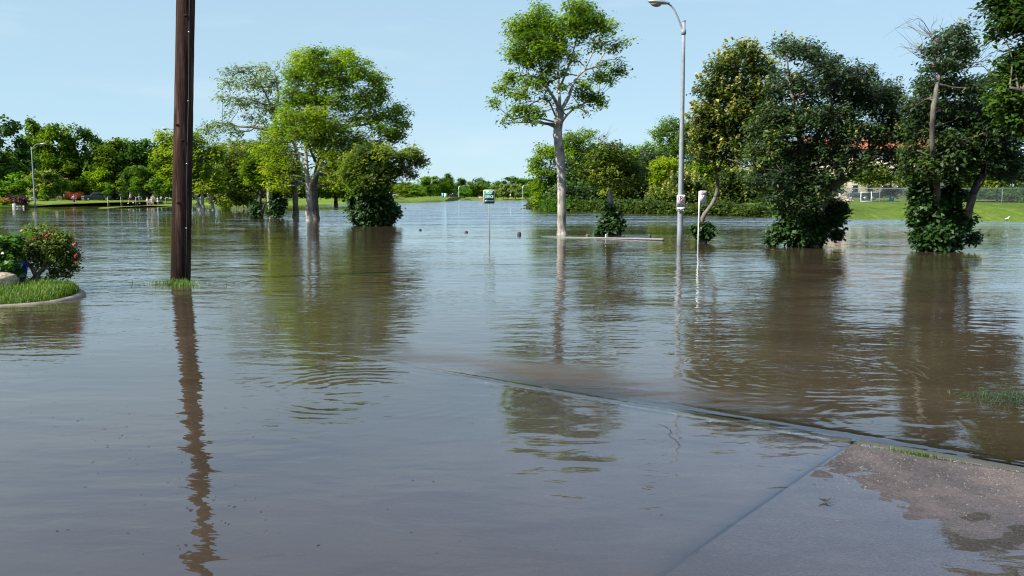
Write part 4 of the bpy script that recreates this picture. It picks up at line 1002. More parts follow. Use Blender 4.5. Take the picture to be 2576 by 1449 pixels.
# ---- trees behind the chain link fence
def fence_tree(label, Y, bx, blobs, leaf, seed):
    return px_tree('lawn_tree', label, Y, [[(bx, 511, 3.4), (bx, 490, 2.6), (bx + 1, 460, 2.2), (bx, 440, 1)]], blobs, leaf=leaf, size=0.28, sub=7, nl=11, layers=3, depth=0.8, sig=0.24, twigs=False,
                   bk='bark_dark', seed=seed, group='trees behind the chain link fence', base_dark=0.9)
fence_tree('olive tree on a short trunk behind the fence, below the red roof', 84, 2186, [(2175, 425, 30, 16), (2205, 430, 30, 18), (2165, 450, 26, 14), (2200, 455, 36, 14), (2230, 450, 24, 14)], 'leaf_olive', 50)
fence_tree('small dark reddish tree behind the fence near the green bin', 86, 2240, [(2240, 478, 14, 9), (2232, 488, 12, 8), (2250, 487, 12, 8)], 'leaf_gloss', 51)
fence_tree('darker olive tree behind the fence just left of the dead stem', 90, 2290, [(2270, 435, 30, 16), (2300, 440, 30, 18), (2280, 458, 34, 12), (2320, 455, 26, 14)], 'leaf_olive', 52)
fence_tree('fresh green tree behind the fence between the two stems of the dead topped tree', 96, 2440, [(2430, 405, 24, 20), (2455, 410, 26, 22), (2430, 440, 30, 20), (2460, 450, 28, 18), (2420, 465, 24, 12)], 'leaf_mid', 53)
fence_tree('dull olive tree with a thin trunk behind the fence at the right edge', 80, 2508, [(2490, 430, 26, 18), (2525, 425, 30, 20), (2500, 455, 36, 14), (2545, 450, 30, 16), (2570, 440, 24, 18)], 'leaf_olive', 54)

# ---- far trees: a few kinds, each copied with its own size, turn and hue
def kind_tree(name, seed, rad=4.0, h=10.0, trunk=0.22, nblob=26, leaf=0.5, nl=16, shape='round', mat='leaf_far', blossom=0.0, low=0.25):
    rng = np.random.default_rng(seed)
    root = thing(name, 'tree', 'tree')
    b = MB()
    pts = smooth_path([(0, 0, -0.6), (0.05, 0, h * 0.2), (rng.normal(0, .2), rng.normal(0, .2), h * 0.45), (rng.normal(0, .4), rng.normal(0, .4), h * 0.75)], 8)
    b.tube(pts, np.linspace(trunk, trunk * 0.25, 8), 6, wob=0.2, rng=rng)
    for i in range(5):
        a = rng.random() * 6.28; z = h * rng.uniform(0.28, 0.5)
        e = np.array([math.cos(a) * rad * 0.6, math.sin(a) * rad * 0.6, z + h * rng.uniform(0.1, 0.25)])
        b.tube([(0, 0, z), e * [0.5, 0.5, 0] + [0, 0, z + (e[2] - z) * 0.35], e], [trunk * 0.5, trunk * 0.35, trunk * 0.12], 5, cap=False)
    b.build('trunk', M['bark_dark'], root, True)
    Lc, Lt, Lo, Bc = [], [], [], []
    for i in range(nblob):
        d = rng.normal(0, 1, 3); d /= np.linalg.norm(d)
        rr = rng.random() ** 0.4
        zc = h * (low + (1 - low) * 0.5)
        hz = h * (1 - low) * 0.5
        c = np.array([d[0] * rad * rr, d[1] * rad * rr, zc + d[2] * hz * rr]) * 1.0
        if shape == 'dome':
            c[2] = h * low + abs(c[2] - h * low) * 0.9
        if shape == 'tall':
            k_ = 1 - 0.55 * max(0, (c[2] / h - 0.3)) / 0.7; c[0] *= k_; c[1] *= k_
        R = rad * rng.uniform(0.22, 0.38)
        bt = rng.normal(0, 0.12)
        cs, ds = clump_points(c, np.array([R, R, R * 0.75]), 14, rng, 2)
        for q, dd in zip(cs, ds):
            m = int(rng.poisson(nl)) + 2
            P = q + rng.normal(0, 1, (m, 3)) * [leaf * 0.75, leaf * 0.75, leaf * 0.5]
            P[:, 2] = np.maximum(P[:, 2], 0.1)
            Lc.append(P); Lo.append(np.repeat(dd[None], m, 0)); Lt.append(np.clip(0.47 + bt + rng.normal(0, .12) + rng.normal(0, 0.12, m), 0, 1))
            if blossom and rng.random() < blossom and dd[2] > -0.3:
                Bc.append(q + dd * leaf * 0.9 + rng.normal(0, leaf * 0.45, (8, 3)))
    Lc, Lt, Lo = np.concatenate(Lc), np.concatenate(Lt), np.concatenate(Lo)
    V, F = leaf_quads(Lc, leaf, rng, 0.45, 0.65, Lo)
    b = MB(); b.add(V, F, np.repeat(Lt, 4))
    b.build('crown', M[mat], root)['kind'] = 'stuff'
    if Bc:
        Bc = np.concatenate(Bc); V, F = leaf_quads(Bc, leaf * 0.7, rng, 0.4, 0.9)
        b = MB(); b.add(V, F, np.repeat(np.clip(rng.normal(.5, .25, len(Bc)), 0, 1), 4))
        b.build('blossom', M['blossom_far'], root)['kind'] = 'stuff'
    return root

KIND = {
    'oak': (kind_tree('oak_tree', 101, 4.2, 10, shape='round', low=0.22), 4.2, 10),
    'oak2': (kind_tree('oak_tree', 102, 4.4, 10, shape='round', low=0.15, nblob=30), 4.4, 10),
    'tall': (kind_tree('tall_park_tree', 103, 3.4, 10, shape='tall', low=0.2), 3.4, 10),
    'tall2': (kind_tree('tall_park_tree', 104, 3.0, 10, shape='tall', low=0.1, nblob=24), 3.0, 10),
    'dome': (kind_tree('dome_tree', 105, 4.6, 9, shape='dome', low=0.12), 4.6, 9),
    'shrub': (kind_tree('shrub_tree', 106, 2.6, 5, 0.1, shape='round', low=0.02, nblob=20, leaf=0.36), 2.6, 5),
    'white': (kind_tree('white_flowering_tree', 107, 2.8, 5.2, 0.14, shape='round', low=0.08, nblob=22, leaf=0.36, blossom=1.0), 2.8, 5.2),
    'sapling': (kind_tree('staked_sapling', 108, 0.95, 3.9, 0.05, shape='tall', low=0.34, nblob=9, leaf=0.2, nl=9), 0.95, 3.9),
}
USED = set()
def far_tree(kind, label, cx, top, base, Y, hw, col, rz=None, group=None, z0=0.3, cat='tree'):
    proto, R, H = KIND[kind]
    first = kind not in USED
    o = proto if first else copy_tree(proto)
    USED.add(kind)
    p = at(cx, base, Y)
    zt = at(cx, top, Y).z
    o.location = (p.x, Y, min(p.z, z0))
    sx = hw * Y / FPX / R; sz = (zt - o.location.z) / H
    o.scale = (sx, sx, sz)
    o.rotation_euler = (0, 0, rz if rz is not None else (cx * 1.7) % 6.28)
    tag(o, label, cat, group)
    for ch in o.children:
        ch.color = (*col, 1)
    return o

G1 = 'trees along the left park'
far_tree('oak2', 'very dark dense evergreen at the far left edge', 5, 305, 516, 182, 72, (0.55, 0.72, 0.8), group=G1)
far_tree('tall', 'hazy grey green loose topped tree behind the far left street lamp', 95, 302, 514, 205, 52, (1.15, 1.2, 1.5), group=G1)
far_tree('oak', 'mid green tree with the highest rounded top of the left park row', 158, 306, 512, 198, 56, (0.95, 1.0, 0.9), group=G1)
far_tree('oak2', 'dark green tree with a neat dome just right of the highest one', 222, 324, 512, 200, 46, (0.75, 0.9, 0.8), group=G1)
far_tree('tall2', 'olive brown thin tree standing behind the pickup', 290, 335, 512, 196, 48, (1.1, 1.0, 0.85), group=G1)
far_tree('oak', 'bluish dark green tree toward the right end of the left park row', 340, 343, 512, 200, 52, (0.7, 0.88, 0.95), group=G1)
far_tree('oak2', 'lower dark tree last in the left park row beside the utility pole', 400, 362, 512, 202, 50, (0.72, 0.9, 0.85), group=G1)
far_tree('dome', 'mid green spreading tree below the row, left of the orange container', 60, 395, 514, 186, 50, (0.75, 0.95, 0.8), group=G1)
far_tree('dome', 'olive tree with brown branches overhanging the orange container', 195, 400, 484, 196, 50, (1.0, 0.95, 0.8), group=G1)
far_tree('dome', 'bright lime tree overhanging the dark pickup', 262, 415, 488, 192, 46, (1.6, 1.55, 0.9), group=G1)
far_tree('oak', 'dull green tree above the joggers', 345, 415, 506, 190, 44, (1.0, 1.05, 0.9), group=G1)
far_tree('oak2', 'green tree above the running children', 410, 420, 506, 188, 40, (0.9, 1.0, 0.8), group=G1)
far_tree('shrub', 'bright green bush behind the purple hedge', 30, 440, 512, 172, 48, (1.1, 1.3, 0.8), group='bushes in the left park', cat='bush')
far_tree('white', 'white flowering tree right of the far left street lamp', 121, 434, 514, 168, 46, (1.0, 1.1, 0.9))
for i, (x, top, base, Y, hw, col, lab) in enumerate([
        (275, 462, 520.4, 118, 15, (1.0, 1.2, 0.9), 'staked sapling nearest the tip of the lawn tongue'),
        (307.5, 452, 519, 124, 16, (1.3, 1.2, 0.9), 'olive staked sapling left of the jogger'),
        (345.3, 450, 515.2, 140, 18, (0.9, 1.1, 0.9), 'staked sapling between the jogger and the running children'),
        (392, 448, 508, 172, 19, (1.1, 1.2, 1.1), 'greyish sapling behind the running children'),
        (420, 460, 510, 160, 15, (0.8, 1.0, 0.8), 'staked sapling close to the utility pole')]):
    s = far_tree('sapling', lab, x, top, base, Y, hw, col, group='young trees on the park lawn', z0=0.15, cat='sapling')
    s['label'] = lab

G2 = 'trees across the far water'
far_tree('shrub', 'yellow green flowering bush at the left end of the far bank', 1022, 460, 500, 225, 30, (1.7, 1.5, 0.9), group=G2, z0=0.9)
far_tree('shrub', 'lime bush beside the yellow one on the far bank', 1050, 466, 500, 222, 24, (1.4, 1.5, 0.8), group=G2, z0=0.9)
far_tree('oak', 'bright green round tree on the mound of the far bank', 1082, 441, 500, 240, 30, (1.15, 1.35, 0.85), group=G2, z0=0.9)
far_tree('oak2', 'darker green tree just right of the bright round one on the far bank', 1114, 450, 500, 262, 26, (0.85, 1.0, 0.9), group=G2, z0=0.9)
far_tree('tall', 'tall tree with a flat dark top rising above the far row', 1126, 437, 500, 300, 22, (0.8, 1.0, 1.0), group=G2, z0=0.9)
far_tree('tall2', 'dark bluish tree with a pointed top right of the flat topped one', 1160, 444, 501, 330, 22, (0.65, 0.85, 0.9), group=G2, z0=0.9)
far_tree('shrub', 'small round bright green tree by the far lamp post', 1168, 471, 499, 285, 16, (1.2, 1.5, 0.9), group=G2, z0=0.7)
far_tree('dome', 'wide dark green tree behind the post office sign', 1208, 447, 501, 320, 36, (0.85, 1.0, 1.0), group=G2, z0=0.7)
far_tree('dome', 'hazy mid green tree right of the post office sign', 1252, 455, 501, 330, 34, (1.0, 1.15, 1.05), group=G2, z0=0.7)
far_tree('oak2', 'dark top showing between the sign and the thicket', 1292, 446, 501, 345, 32, (0.75, 0.95, 0.95), group=G2, z0=0.7)
far_tree('oak', 'hazy tree half hidden by the tip of the thicket', 1330, 446, 501, 320, 34, (0.9, 1.05, 0.95), group=G2, z0=0.7)
far_tree('white', 'cream tinted tree, first of the white flowering ones right of the sign', 1247, 470, 502, 275, 16, (1.25, 1.25, 1.0), group=G2, z0=0.5)
far_tree('white', 'white flowering tree, the left one of the close pair on the far bank', 1267, 466, 502, 270, 18, (1, 1.1, 1), group=G2, z0=0.5)
far_tree('white', 'white flowering tree, the right one of the close pair on the far bank', 1297, 466, 502, 268, 20, (1, 1.1, 1), group=G2, z0=0.5)
far_tree('shrub', 'thin lime tree beside the lamp post at the tip of the thicket', 1327, 470, 502, 262, 14, (1.6, 1.6, 0.9), group=G2, z0=0.5)
far_tree('dome', 'low olive tree behind the dark car on the far bank', 985, 455, 500, 250, 30, (1.1, 1.05, 0.85), group=G2, z0=0.9)

def woods(name, label, strips, seed, col):
    rng = np.random.default_rng(seed); Lc, Lt = [], []
    for x0, x1, top, base, Y, dens in strips:
        n = int(abs(x1 - x0) * dens)
        for i in range(n):
            x = rng.uniform(x0, x1); y = base - (base - top) * rng.random() ** 0.8 * (0.8 + 0.2 * math.sin(x * 0.11) + 0.1 * math.sin(x * 0.31))
            q = np.array(at(x, y, Y + rng.normal(0, 5)))
            m = 16 if Y > 140 else 34
            s = max(Y, 130) / 200.0
            Lc.append(q + rng.normal(0, 1, (m, 3)) * [0.9 * s, 0.9 * s, 0.6 * s]); Lt.append(np.clip(0.42 + rng.normal(0, .14) + rng.normal(0, .12, m), 0, 1))
    Lc, Lt = np.concatenate(Lc), np.concatenate(Lt)
    V, F = leaf_quads(Lc, 0.75 if strips[0][4] > 140 else 0.42, rng, 0.4, 0.7)
    b = MB(); b.add(V, F, np.repeat(Lt, 4))
    o = b.build(name, M['leaf_far']); o.color = (*col, 1)
    return tag(o, label, None, kind='stuff')
woods('woods', 'dark mass of trees far behind the left park', [(-120, 460, 385, 490, 222, 5.0), (440, 760, 420, 490, 190, 3.0), (740, 960, 440, 492, 200, 3.0)], 61, (0.6, 0.78, 0.75))
woods('woods', 'distant wood along the horizon across the water', [(960, 1350, 466, 499, 400, 4.0)], 62, (0.8, 1.0, 1.1))
r_ = np.random.default_rng(66); Lc, Lt = [], []
shp = resample([gp(x, y) for x, y in [(1336, 526.5), (1420, 530), (1500, 533), (1600, 536.5), (1700, 539.5), (1800, 542), (1930, 545.5)]], 400)
for p_ in shp:
    for i in range(int(6 + 9 * (0.5 + 0.5 * math.sin(p_[0] * 0.9 + 2 * math.sin(p_[0] * .37))))):
        q = p_ + np.array([r_.normal(0, .2), r_.uniform(-0.6, 3.0), 0]); q[2] = r_.uniform(0.05, 0.15 + (0.15 + 1.3 * abs(math.sin(p_[0] * 0.55 + 2 * math.sin(p_[0] * .31)))) * r_.random())
        m_ = 9; Lc.append(np.maximum(q + r_.normal(0, 1, (m_, 3)) * [.28, .28, .2], [-1e9, -1e9, .02])); Lt.append(np.clip(.42 + r_.normal(0, .14) + r_.normal(0, .12, m_), 0, 1))
Lc, Lt = np.concatenate(Lc), np.concatenate(Lt)
V, F = leaf_quads(Lc, 0.28, r_, 0.4, 0.6)
o = MB().add(V, F, np.repeat(Lt, 4)).build('shore_brush', M['leaf_privet']); tag(o, 'dark brush hanging to the waterline along the foot of the thicket', None, kind='stuff')
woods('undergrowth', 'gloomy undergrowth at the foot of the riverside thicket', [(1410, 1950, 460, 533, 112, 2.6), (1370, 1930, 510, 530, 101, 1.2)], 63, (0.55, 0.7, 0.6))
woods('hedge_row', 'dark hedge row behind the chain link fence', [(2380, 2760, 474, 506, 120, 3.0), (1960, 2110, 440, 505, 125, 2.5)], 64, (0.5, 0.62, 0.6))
# ------------------------------------------------------------------ near things
def woodpole_mat():
    m, nt, N, L, P = newmat('creosoted_wood')
    tc = N.new('ShaderNodeTexCoord')
    def nz(sc, s, d, r=0.6):
        mp = N.new('ShaderNodeMapping'); mp.inputs['Scale'].default_value = s
        L.new(tc.outputs['Object'], mp.inputs['Vector'])
        n = N.new('ShaderNodeTexNoise'); n.inputs['Scale'].default_value = sc; n.inputs['Detail'].default_value = d; n.inputs['Roughness'].default_value = r
        L.new(mp.outputs['Vector'], n.inputs['Vector']); return n.outputs['Fac']
    grain = nz(26, (1, 1, 0.05), 7); worn = nz(4.5, (1.6, 1.6, 0.16), 4); knot = nz(2.2, (1, 1, 0.9), 2)
    r = N.new('ShaderNodeValToRGB'); e = r.color_ramp.elements
    e[0].position, e[1].position = 0.30, 0.72; e[0].color, e[1].color = (0.015, 0.009, 0.0070, 1), (0.070, 0.038, 0.028, 1)
    L.new(grain, r.inputs['Fac'])
    w = N.new('ShaderNodeValToRGB'); we = w.color_ramp.elements
    we[0].position, we[1].position = 0.52, 0.68; we[0].color, we[1].color = (0, 0, 0, 1), (1, 1, 1, 1)
    L.new(worn, w.inputs['Fac'])
    mx = N.new('ShaderNodeMix'); mx.data_type = 'RGBA'; mx.inputs['B'].default_value = (0.19, 0.125, 0.095, 1)
    ml = N.new('ShaderNodeMath'); ml.operation = 'MULTIPLY'; L.new(w.outputs['Color'], ml.inputs[0]); L.new(grain, ml.inputs[1])
    L.new(ml.outputs[0], mx.inputs['Factor']); L.new(r.outputs['Color'], mx.inputs['A'])
    # wood colour gets darker towards the foot of the pole
    ge = N.new('ShaderNodeSeparateXYZ'); L.new(tc.outputs['Object'], ge.inputs[0])
    mr = N.new('ShaderNodeMapRange'); mr.inputs['From Min'].default_value = 0.5; mr.inputs['From Max'].default_value = 2.6; mr.inputs['To Min'].default_value = 0.42; mr.inputs['To Max'].default_value = 1.0
    L.new(ge.outputs['Z'], mr.inputs['Value'])
    m2 = N.new('ShaderNodeMix'); m2.data_type = 'RGBA'; m2.blend_type = 'MULTIPLY'; m2.inputs['Factor'].default_value = 1
    L.new(mx.outputs['Result'], m2.inputs['A']); L.new(mr.outputs['Result'], m2.inputs['B'])
    L.new(m2.outputs['Result'], P.inputs['Base Color'])
    P.inputs['Roughness'].default_value = 0.9; P.inputs['Specular IOR Level'].default_value = 0.08
    ad = N.new('ShaderNodeMath'); ad.operation = 'ADD'; L.new(grain, ad.inputs[0]); L.new(knot, ad.inputs[1])
    b = N.new('ShaderNodeBump'); b.inputs['Strength'].default_value = 0.9; b.inputs['Distance'].default_value = 0.02
    L.new(ad.outputs[0], b.inputs['Height']); L.new(b.outputs['Normal'], P.inputs['Normal'])
    return m
M['pole'] = woodpole_mat()

M['rust'] = paint('rusty_brown', (0.14, 0.085, 0.05), 0.85, 0, 0.3, 12, 0.01)
def pfun(px, py, Y):
    return np.array(at(px, py, Y))

rng = np.random.default_rng(77)
PY = 17.3
base = pfun(454, 704, PY)
up = thing('utility_pole', 'thick dark brown wooden utility pole standing in the water at the left', 'utility pole', base)
b = MB()
pts, rad = [], []
for i, t in enumerate(np.linspace(-0.6, 10.4, 56)):
    pts.append((base[0] + 0.057 * t, base[1] + 0.004 * t, t)); rad.append(0.190 - 0.0035 * t + rng.normal(0, 0.0012))
b.tube(pts, rad, 28, wob=0.018, rng=rng)
b.build('pole', M['pole'], up, True, base)
b = MB()
wp = [(base[0] + 0.145 + 0.057 * t - 0.0025 * t + 0.006 * math.sin(t * 2.1), base[1] - 0.125, t) for t in np.linspace(0.05, 10.2, 60)]
b.tube(wp, 0.0055, 6)
b.build('ground_wire', paint('bare_copper', (0.09, 0.075, 0.06), 0.6, 0.2), up, True, base)
for t in (1.05, 2.3, 3.5, 4.8, 6.2):
    b = MB(); b.box((base[0] + 0.145 + 0.0545 * t + 0.006 * math.sin(t * 2.1), base[1] - 0.130, t), (0.03, 0.016, 0.012)); b.build('staple', M['alu'], up, False, base)
for k, (t, a) in enumerate([(5.1, 2.0), (3.05, 1.2), (2.75, 1.9), (1.55, 1.5)]):       # old knots
    c = (base[0] + 0.057 * t - 0.166 * math.cos(a), base[1] - 0.166 * math.sin(a), t)
    b = MB(); b.lathe([(0.0, -0.02), (0.03, -0.016), (0.042, 0.0), (0.03, 0.016), (0.0, 0.02)], c, 10); b.build('knot', M['pole'], up, True, base)

# ---- grass standing in the water and on the bed
def blades(name, label, spots, mat, seed, hmin, hmax, wid, lean=0.5, kind='stuff', parent=None):
    r = np.random.default_rng(seed)
    n = len(spots); P = np.asarray(spots, float)
    h = r.uniform(hmin, hmax, n); a = r.uniform(0, 6.283, n); ln = r.uniform(0.1, lean, n) * h
    d = np.stack([np.cos(a), np.sin(a), np.zeros(n)], 1); s = np.stack([-np.sin(a), np.cos(a), np.zeros(n)], 1)
    w = wid * r.uniform(0.6, 1.3, n)[:, None]
    V = np.empty((n, 5, 3))
    V[:, 0] = P - s * w; V[:, 1] = P + s * w
    mid = P + d * (ln * 0.3)[:, None] + np.array([0, 0, 1.0]) * (h * 0.6)[:, None]
    V[:, 2] = mid + s * w * 0.7; V[:, 3] = mid - s * w * 0.7
    V[:, 4] = P + d * ln[:, None] + np.array([0, 0, 1.0]) * (h * r.uniform(0.7, 1.0, n))[:, None]
    i = np.arange(n) * 5
    b = MB(); b.add(V.reshape(-1, 3), np.stack([i, i + 1, i + 2, i + 3], 1), np.repeat(np.clip(r.normal(0.45, 0.24, n) + 0.22 * np.sin(P[:, 0] * 5.1) * np.sin(P[:, 1] * 4.3), 0, 1), 5))
    F2 = np.stack([i + 3, i + 2, i + 4], 1)
    b.f.append(F2)
    o = b.build(name, mat, parent)
    if label: tag(o, label, None, kind=kind)
    return o
sp = []
for i in range(900):
    t = rng.random() ** 0.7
    px = 452 + rng.normal(0, 1) * (20 if t > 0.4 else 50) - (20 if t < .4 else 0)
    py = 716 + rng.normal(0, 3.2)
    q = gp(px, py); sp.append((q.x, q.y, -0.05))
blades('grass', 'wisps of grass rising from the water round the foot of the utility pole', sp, M['blade'], 1, 0.06, 0.19, 0.005, 0.9)
sp = []
for i in range(3600):
    px = 2500 + rng.normal(0, 62) + abs(rng.normal(0, 50)); py = 1000 + rng.normal(0, 8.5) * min(1.4, 0.4 + (px - 2370) / 120 if px > 2370 else 0.4) + (px - 2480) * 0.10
    q = gp(px, py); sp.append((q.x, q.y, -0.052))
blades('grass', 'half drowned dark grass breaking the brown water at the right edge', sp, leafmat('drowned_blade', (0.012, 0.03, 0.012), (0.03, 0.07, 0.02), (0.09, 0.16, 0.03), 0.3), 2, 0.03, 0.095, 0.0035, 1.5)
sp = []
for i in range(170):
    u = 0.42 + rng.normal(0, 0.11); sp.append(tuple(uv(u, -0.005 + rng.normal(0, 0.014), 0.0)))
for i in range(26):
    sp.append(tuple(uv(1.45 + rng.normal(0, 0.05), rng.normal(0, 0.008), 0.0)))
blades('weeds', 'small weeds sprouting from the joint between kerb and driveway', sp, M['blade'], 3, 0.015, 0.045, 0.0025, 1.0)

# ---- garden bed at the left
bo = [(-260, 790), (-150, 779), (-60, 772), (20, 766), (80, 762), (130, 757), (175, 751), (205, 745), (217, 739), (212, 733), (195, 727), (165, 721), (110, 716), (30, 711), (-80, 706), (-260, 700)]
bp = smooth_path([tuple(gp(x, y, 0.03)) for x, y in bo], 90)
gard = thing('garden_bed', 'grassy garden bed with a rounded concrete kerb rising from the flood at the left', None, (0, 0, 0)); gard['kind'] = 'structure'
cen = np.array([bp[:, 0].mean() - 1.0, bp[:, 1].mean(), 0])
def inward(p, d):
    tng = np.gradient(p, axis=0); tng[:, 2] = 0; tng /= np.linalg.norm(tng, axis=1)[:, None] + 1e-9
    nrm = np.stack([-tng[:, 1], tng[:, 0], np.zeros(len(p))], 1)
    if np.mean(np.sum(nrm * (cen - p), 1)) < 0: nrm = -nrm
    return p + nrm * d
prof = [(-0.01, -0.35), (0.0, -0.02), (0.012, 0.035), (0.045, 0.068), (0.09, 0.078), (0.135, 0.068), (0.15, 0.04), (0.155, -0.1)]
lift = np.interp(np.arange(90), [0, 30, 50, 62, 90], [-0.055, -0.05, 0.012, 0.012, -0.01])
V = []
for d, z in prof:
    q = inward(bp, d); q[:, 2] = z + lift; V.append(q)
V = np.concatenate(V); n = 90
b = MB(); b.add(V, np.array([(j * n + i, j * n + i + 1, (j + 1) * n + i + 1, (j + 1) * n + i) for j in range(len(prof) - 1) for i in range(n - 1)]))
b.build('kerb', paint('weathered_kerb', (0.23, 0.19, 0.14), 0.85, 0, 0.25, 7, 0.01), gard, True)
inn = inward(bp, 0.15)
rows = []
for k_, t in enumerate(np.linspace(0, 1, 10)):
    q = inn * (1 - t) + (cen + (inn - cen) * np.array([0.9, 0.02, 1])) * t
    q[:, 2] = lift * (1 - t) + 0.045 + 0.10 * min(1, t * 2.2) + rng.normal(0, 0.004, n); rows.append(q)
V = np.concatenate(rows)
b = MB(); b.add(V, np.array([(j * n + i, j * n + i + 1, (j + 1) * n + i + 1, (j + 1) * n + i) for j in range(9) for i in range(n - 1)]))
b.build('soil', M['rough_grass'], gard, True)
sp = []
for i in range(9000):
    j = rng.integers(0, 88); t = rng.random() ** 1.3
    p = inn[j] * (1 - t) + (cen + (inn[j] - cen) * np.array([0.9, 0.02, 1])) * t
    if p[0] < -11.5: continue
    sp.append((p[0] + rng.normal(0, .03), p[1] + rng.normal(0, .03), lift[j] * (1 - t) + 0.04 + 0.10 * min(1, t * 2.2)))
blades('grass', None, sp, M['blade'], 4, 0.05, 0.15, 0.005, 0.8, parent=gard)['kind'] = 'stuff'

def foliage(b_list, rng, size, n_leaf, sg, up=0.4, width=0.6, droop=0.3):
    Lc, Lt, Lo = [], [], []
    for c, R, ns in b_list:
        cs, ds = clump_points(np.array(c), np.array(R), ns, rng, 2.0); bt = rng.normal(0, .1)
        for q, d in zip(cs, ds):
            m = int(rng.poisson(n_leaf)) + 2
            Lc.append(q + rng.normal(0, sg, (m, 3))); Lo.append(np.repeat(d[None], m, 0)); Lt.append(np.clip(.47 + bt + rng.normal(0, .13) + rng.normal(0, .13, m), 0, 1))
    Lc, Lt, Lo = np.concatenate(Lc), np.concatenate(Lt), np.concatenate(Lo)
    V, F = leaf_quads(Lc, size, rng, up, width, Lo, droop)
    return MB().add(V, F, np.repeat(Lt, 4))

rY = 15.6
rb = pfun(88, 716, rY)
rose = thing('rose_bush', 'old rose bush with a thick gnarled trunk and pink blooms on the garden bed', 'rose bush', rb)
b = MB(); r2 = np.random.default_rng(5)
for limb in ([(84, 716, 15), (96, 690, 11), (112, 672, 9), (140, 655, 7), (165, 640, 4)], [(92, 700, 10), (82, 676, 9), (62, 655, 8, .1), (50, 640, 5, .2)], [(112, 672, 7), (118, 650, 5, -.15), (125, 625, 3, -.2)], [(74, 712, 6), (90, 690, 6)]):
    S = smooth_path([(p[0], p[1], p[2], p[3] if len(p) > 3 else 0) for p in limb], 12)
    b.tube([pfun(s[0], s[1], rY + s[3]) for s in S], S[:, 2] * rY / FPX * 0.55, 9, wob=0.35, rng=r2)
b.build('trunk', bark('rose_bark', (0.07, 0.05, 0.035), (0.26, 0.20, 0.145), 14, 0.02, 0.5), rose, True, rb)
mpx = rY / FPX
bl = [(pfun(x, y, rY + dy), (rx * mpx, rx * mpx, ry * mpx), int(rx * ry / 15)) for x, y, rx, ry, dy in
      [(105, 615, 42, 24, .1), (140, 615, 36, 26, -.1), (150, 645, 36, 24, -.1), (175, 655, 22, 18, 0), (120, 640, 36, 22, .2), (85, 605, 28, 16, .2), (140, 680, 22, 14, .1), (165, 685, 16, 12, .2), (125, 700, 12, 8, .1), (75, 580, 12, 9, .2), (190, 640, 8, 10, 0), (110, 595, 26, 12, 0), (130, 590, 30, 14, .1), (160, 600, 26, 16, 0), (95, 580, 24, 10, .1), (170, 625, 22, 20, 0), (70, 640, 26, 24, .2), (100, 660, 26, 18, .2), (180, 670, 16, 14, .1)]]
foliage(bl, r2, 0.055, 15, 0.05).build('foliage', leafmat('rose_leaf', (0.038, 0.068, 0.012), (0.10, 0.155, 0.02), (0.21, 0.245, 0.045), 0.4), rose, False, rb)['kind'] = 'stuff'
M['petal'] = leafmat('rose_petal', (0.36, 0.03, 0.07), (0.48, 0.05, 0.12), (0.55, 0.12, 0.18), 0.3)
M['petal_old'] = leafmat('rose_petal_faded', (0.20, 0.06, 0.04), (0.30, 0.09, 0.06), (0.36, 0.16, 0.11), 0.3)
for x, y, s, dy, mt in [(186, 614, 4.6, -.3, 'petal'), (191, 643, 5, -.3, 'petal'), (121, 592, 5, -.4, 'petal_old'), (111, 587, 4, -.3, 'petal_old'), (76, 610, 4, -.3, 'petal'), (92, 600, 4.5, -.3, 'petal_old'), (85, 603, 4, -.4, 'petal_old'), (141, 575, 3, -.2, 'petal_old'), (198, 663, 4.5, -.2, 'petal_old'), (190, 661, 4, -.2, 'petal_old'), (62, 601, 3, -.3, 'petal_old'), (118, 596, 4, -.4, 'petal')]:
    c = pfun(x, y, rY + dy); k = s * mpx
    P_ = c + r2.normal(0, k * 0.35, (16, 3)); V, F = leaf_quads(P_, k * 1.5, r2, 0.3, 0.9)
    MB().add(V, F, np.repeat(r2.random(16), 4)).build('bloom', M[mt], rose, False, rb)
for (x0, y0), (x1, y1) in [((175, 640), (186, 616)), ((178, 650), (191, 645)), ((180, 655), (200, 664)), ((70, 595), (74, 566)), ((150, 600), (141, 577))]:
    MB().tube(smooth_path([pfun(x0, y0, rY - .1), pfun((x0 + x1) / 2 + 2, (y0 + y1) / 2, rY - .2), pfun(x1, y1, rY - .28)], 6), 0.005, 4).build('stem', M['blade'], rose, False, rb)

vb = pfun(20, 712, 15.2)
vine = thing('potted_vine', 'bright leafy heart leaved vine spilling from a blue pot at the left edge', 'potted plant', vb)
b = MB(); b.lathe([(0.13, 0), (0.16, 0.05), (0.2, 0.2), (0.215, 0.34), (0.235, 0.36), (0.235, 0.4), (0.2, 0.4), (0.19, 0.36)], pfun(38, 716, 15.3), 24)
b.build('pot', paint('blue_glaze', (0.012, 0.035, 0.20), 0.15, 0, 0.2, 5, spec=0.6), vine, True, vb)
r3 = np.random.default_rng(6)
bl = [(pfun(x, y, 15.2 + dy), (rx * mpx, rx * mpx, ry * mpx), int(rx * ry / 40)) for x, y, rx, ry, dy in
      [(10, 610, 34, 20, 0), (35, 612, 26, 14, -.1), (-20, 620, 40, 26, .1), (15, 640, 34, 22, 0), (45, 640, 16, 12, .1), (10, 670, 36, 22, -.1), (40, 675, 26, 18, 0), (-30, 660, 40, 30, .1), (20, 700, 28, 10, -.1), (60, 595, 18, 7, -.1)]]
foliage(bl, r3, 0.10, 6, 0.05, 0.5, 0.8, 0.8).build('foliage', leafmat('vine_leaf', (0.025, 0.07, 0.008), (0.06, 0.15, 0.016), (0.14, 0.26, 0.03), 0.35, 0.4, 0.4), vine, False, vb)['kind'] = 'stuff'
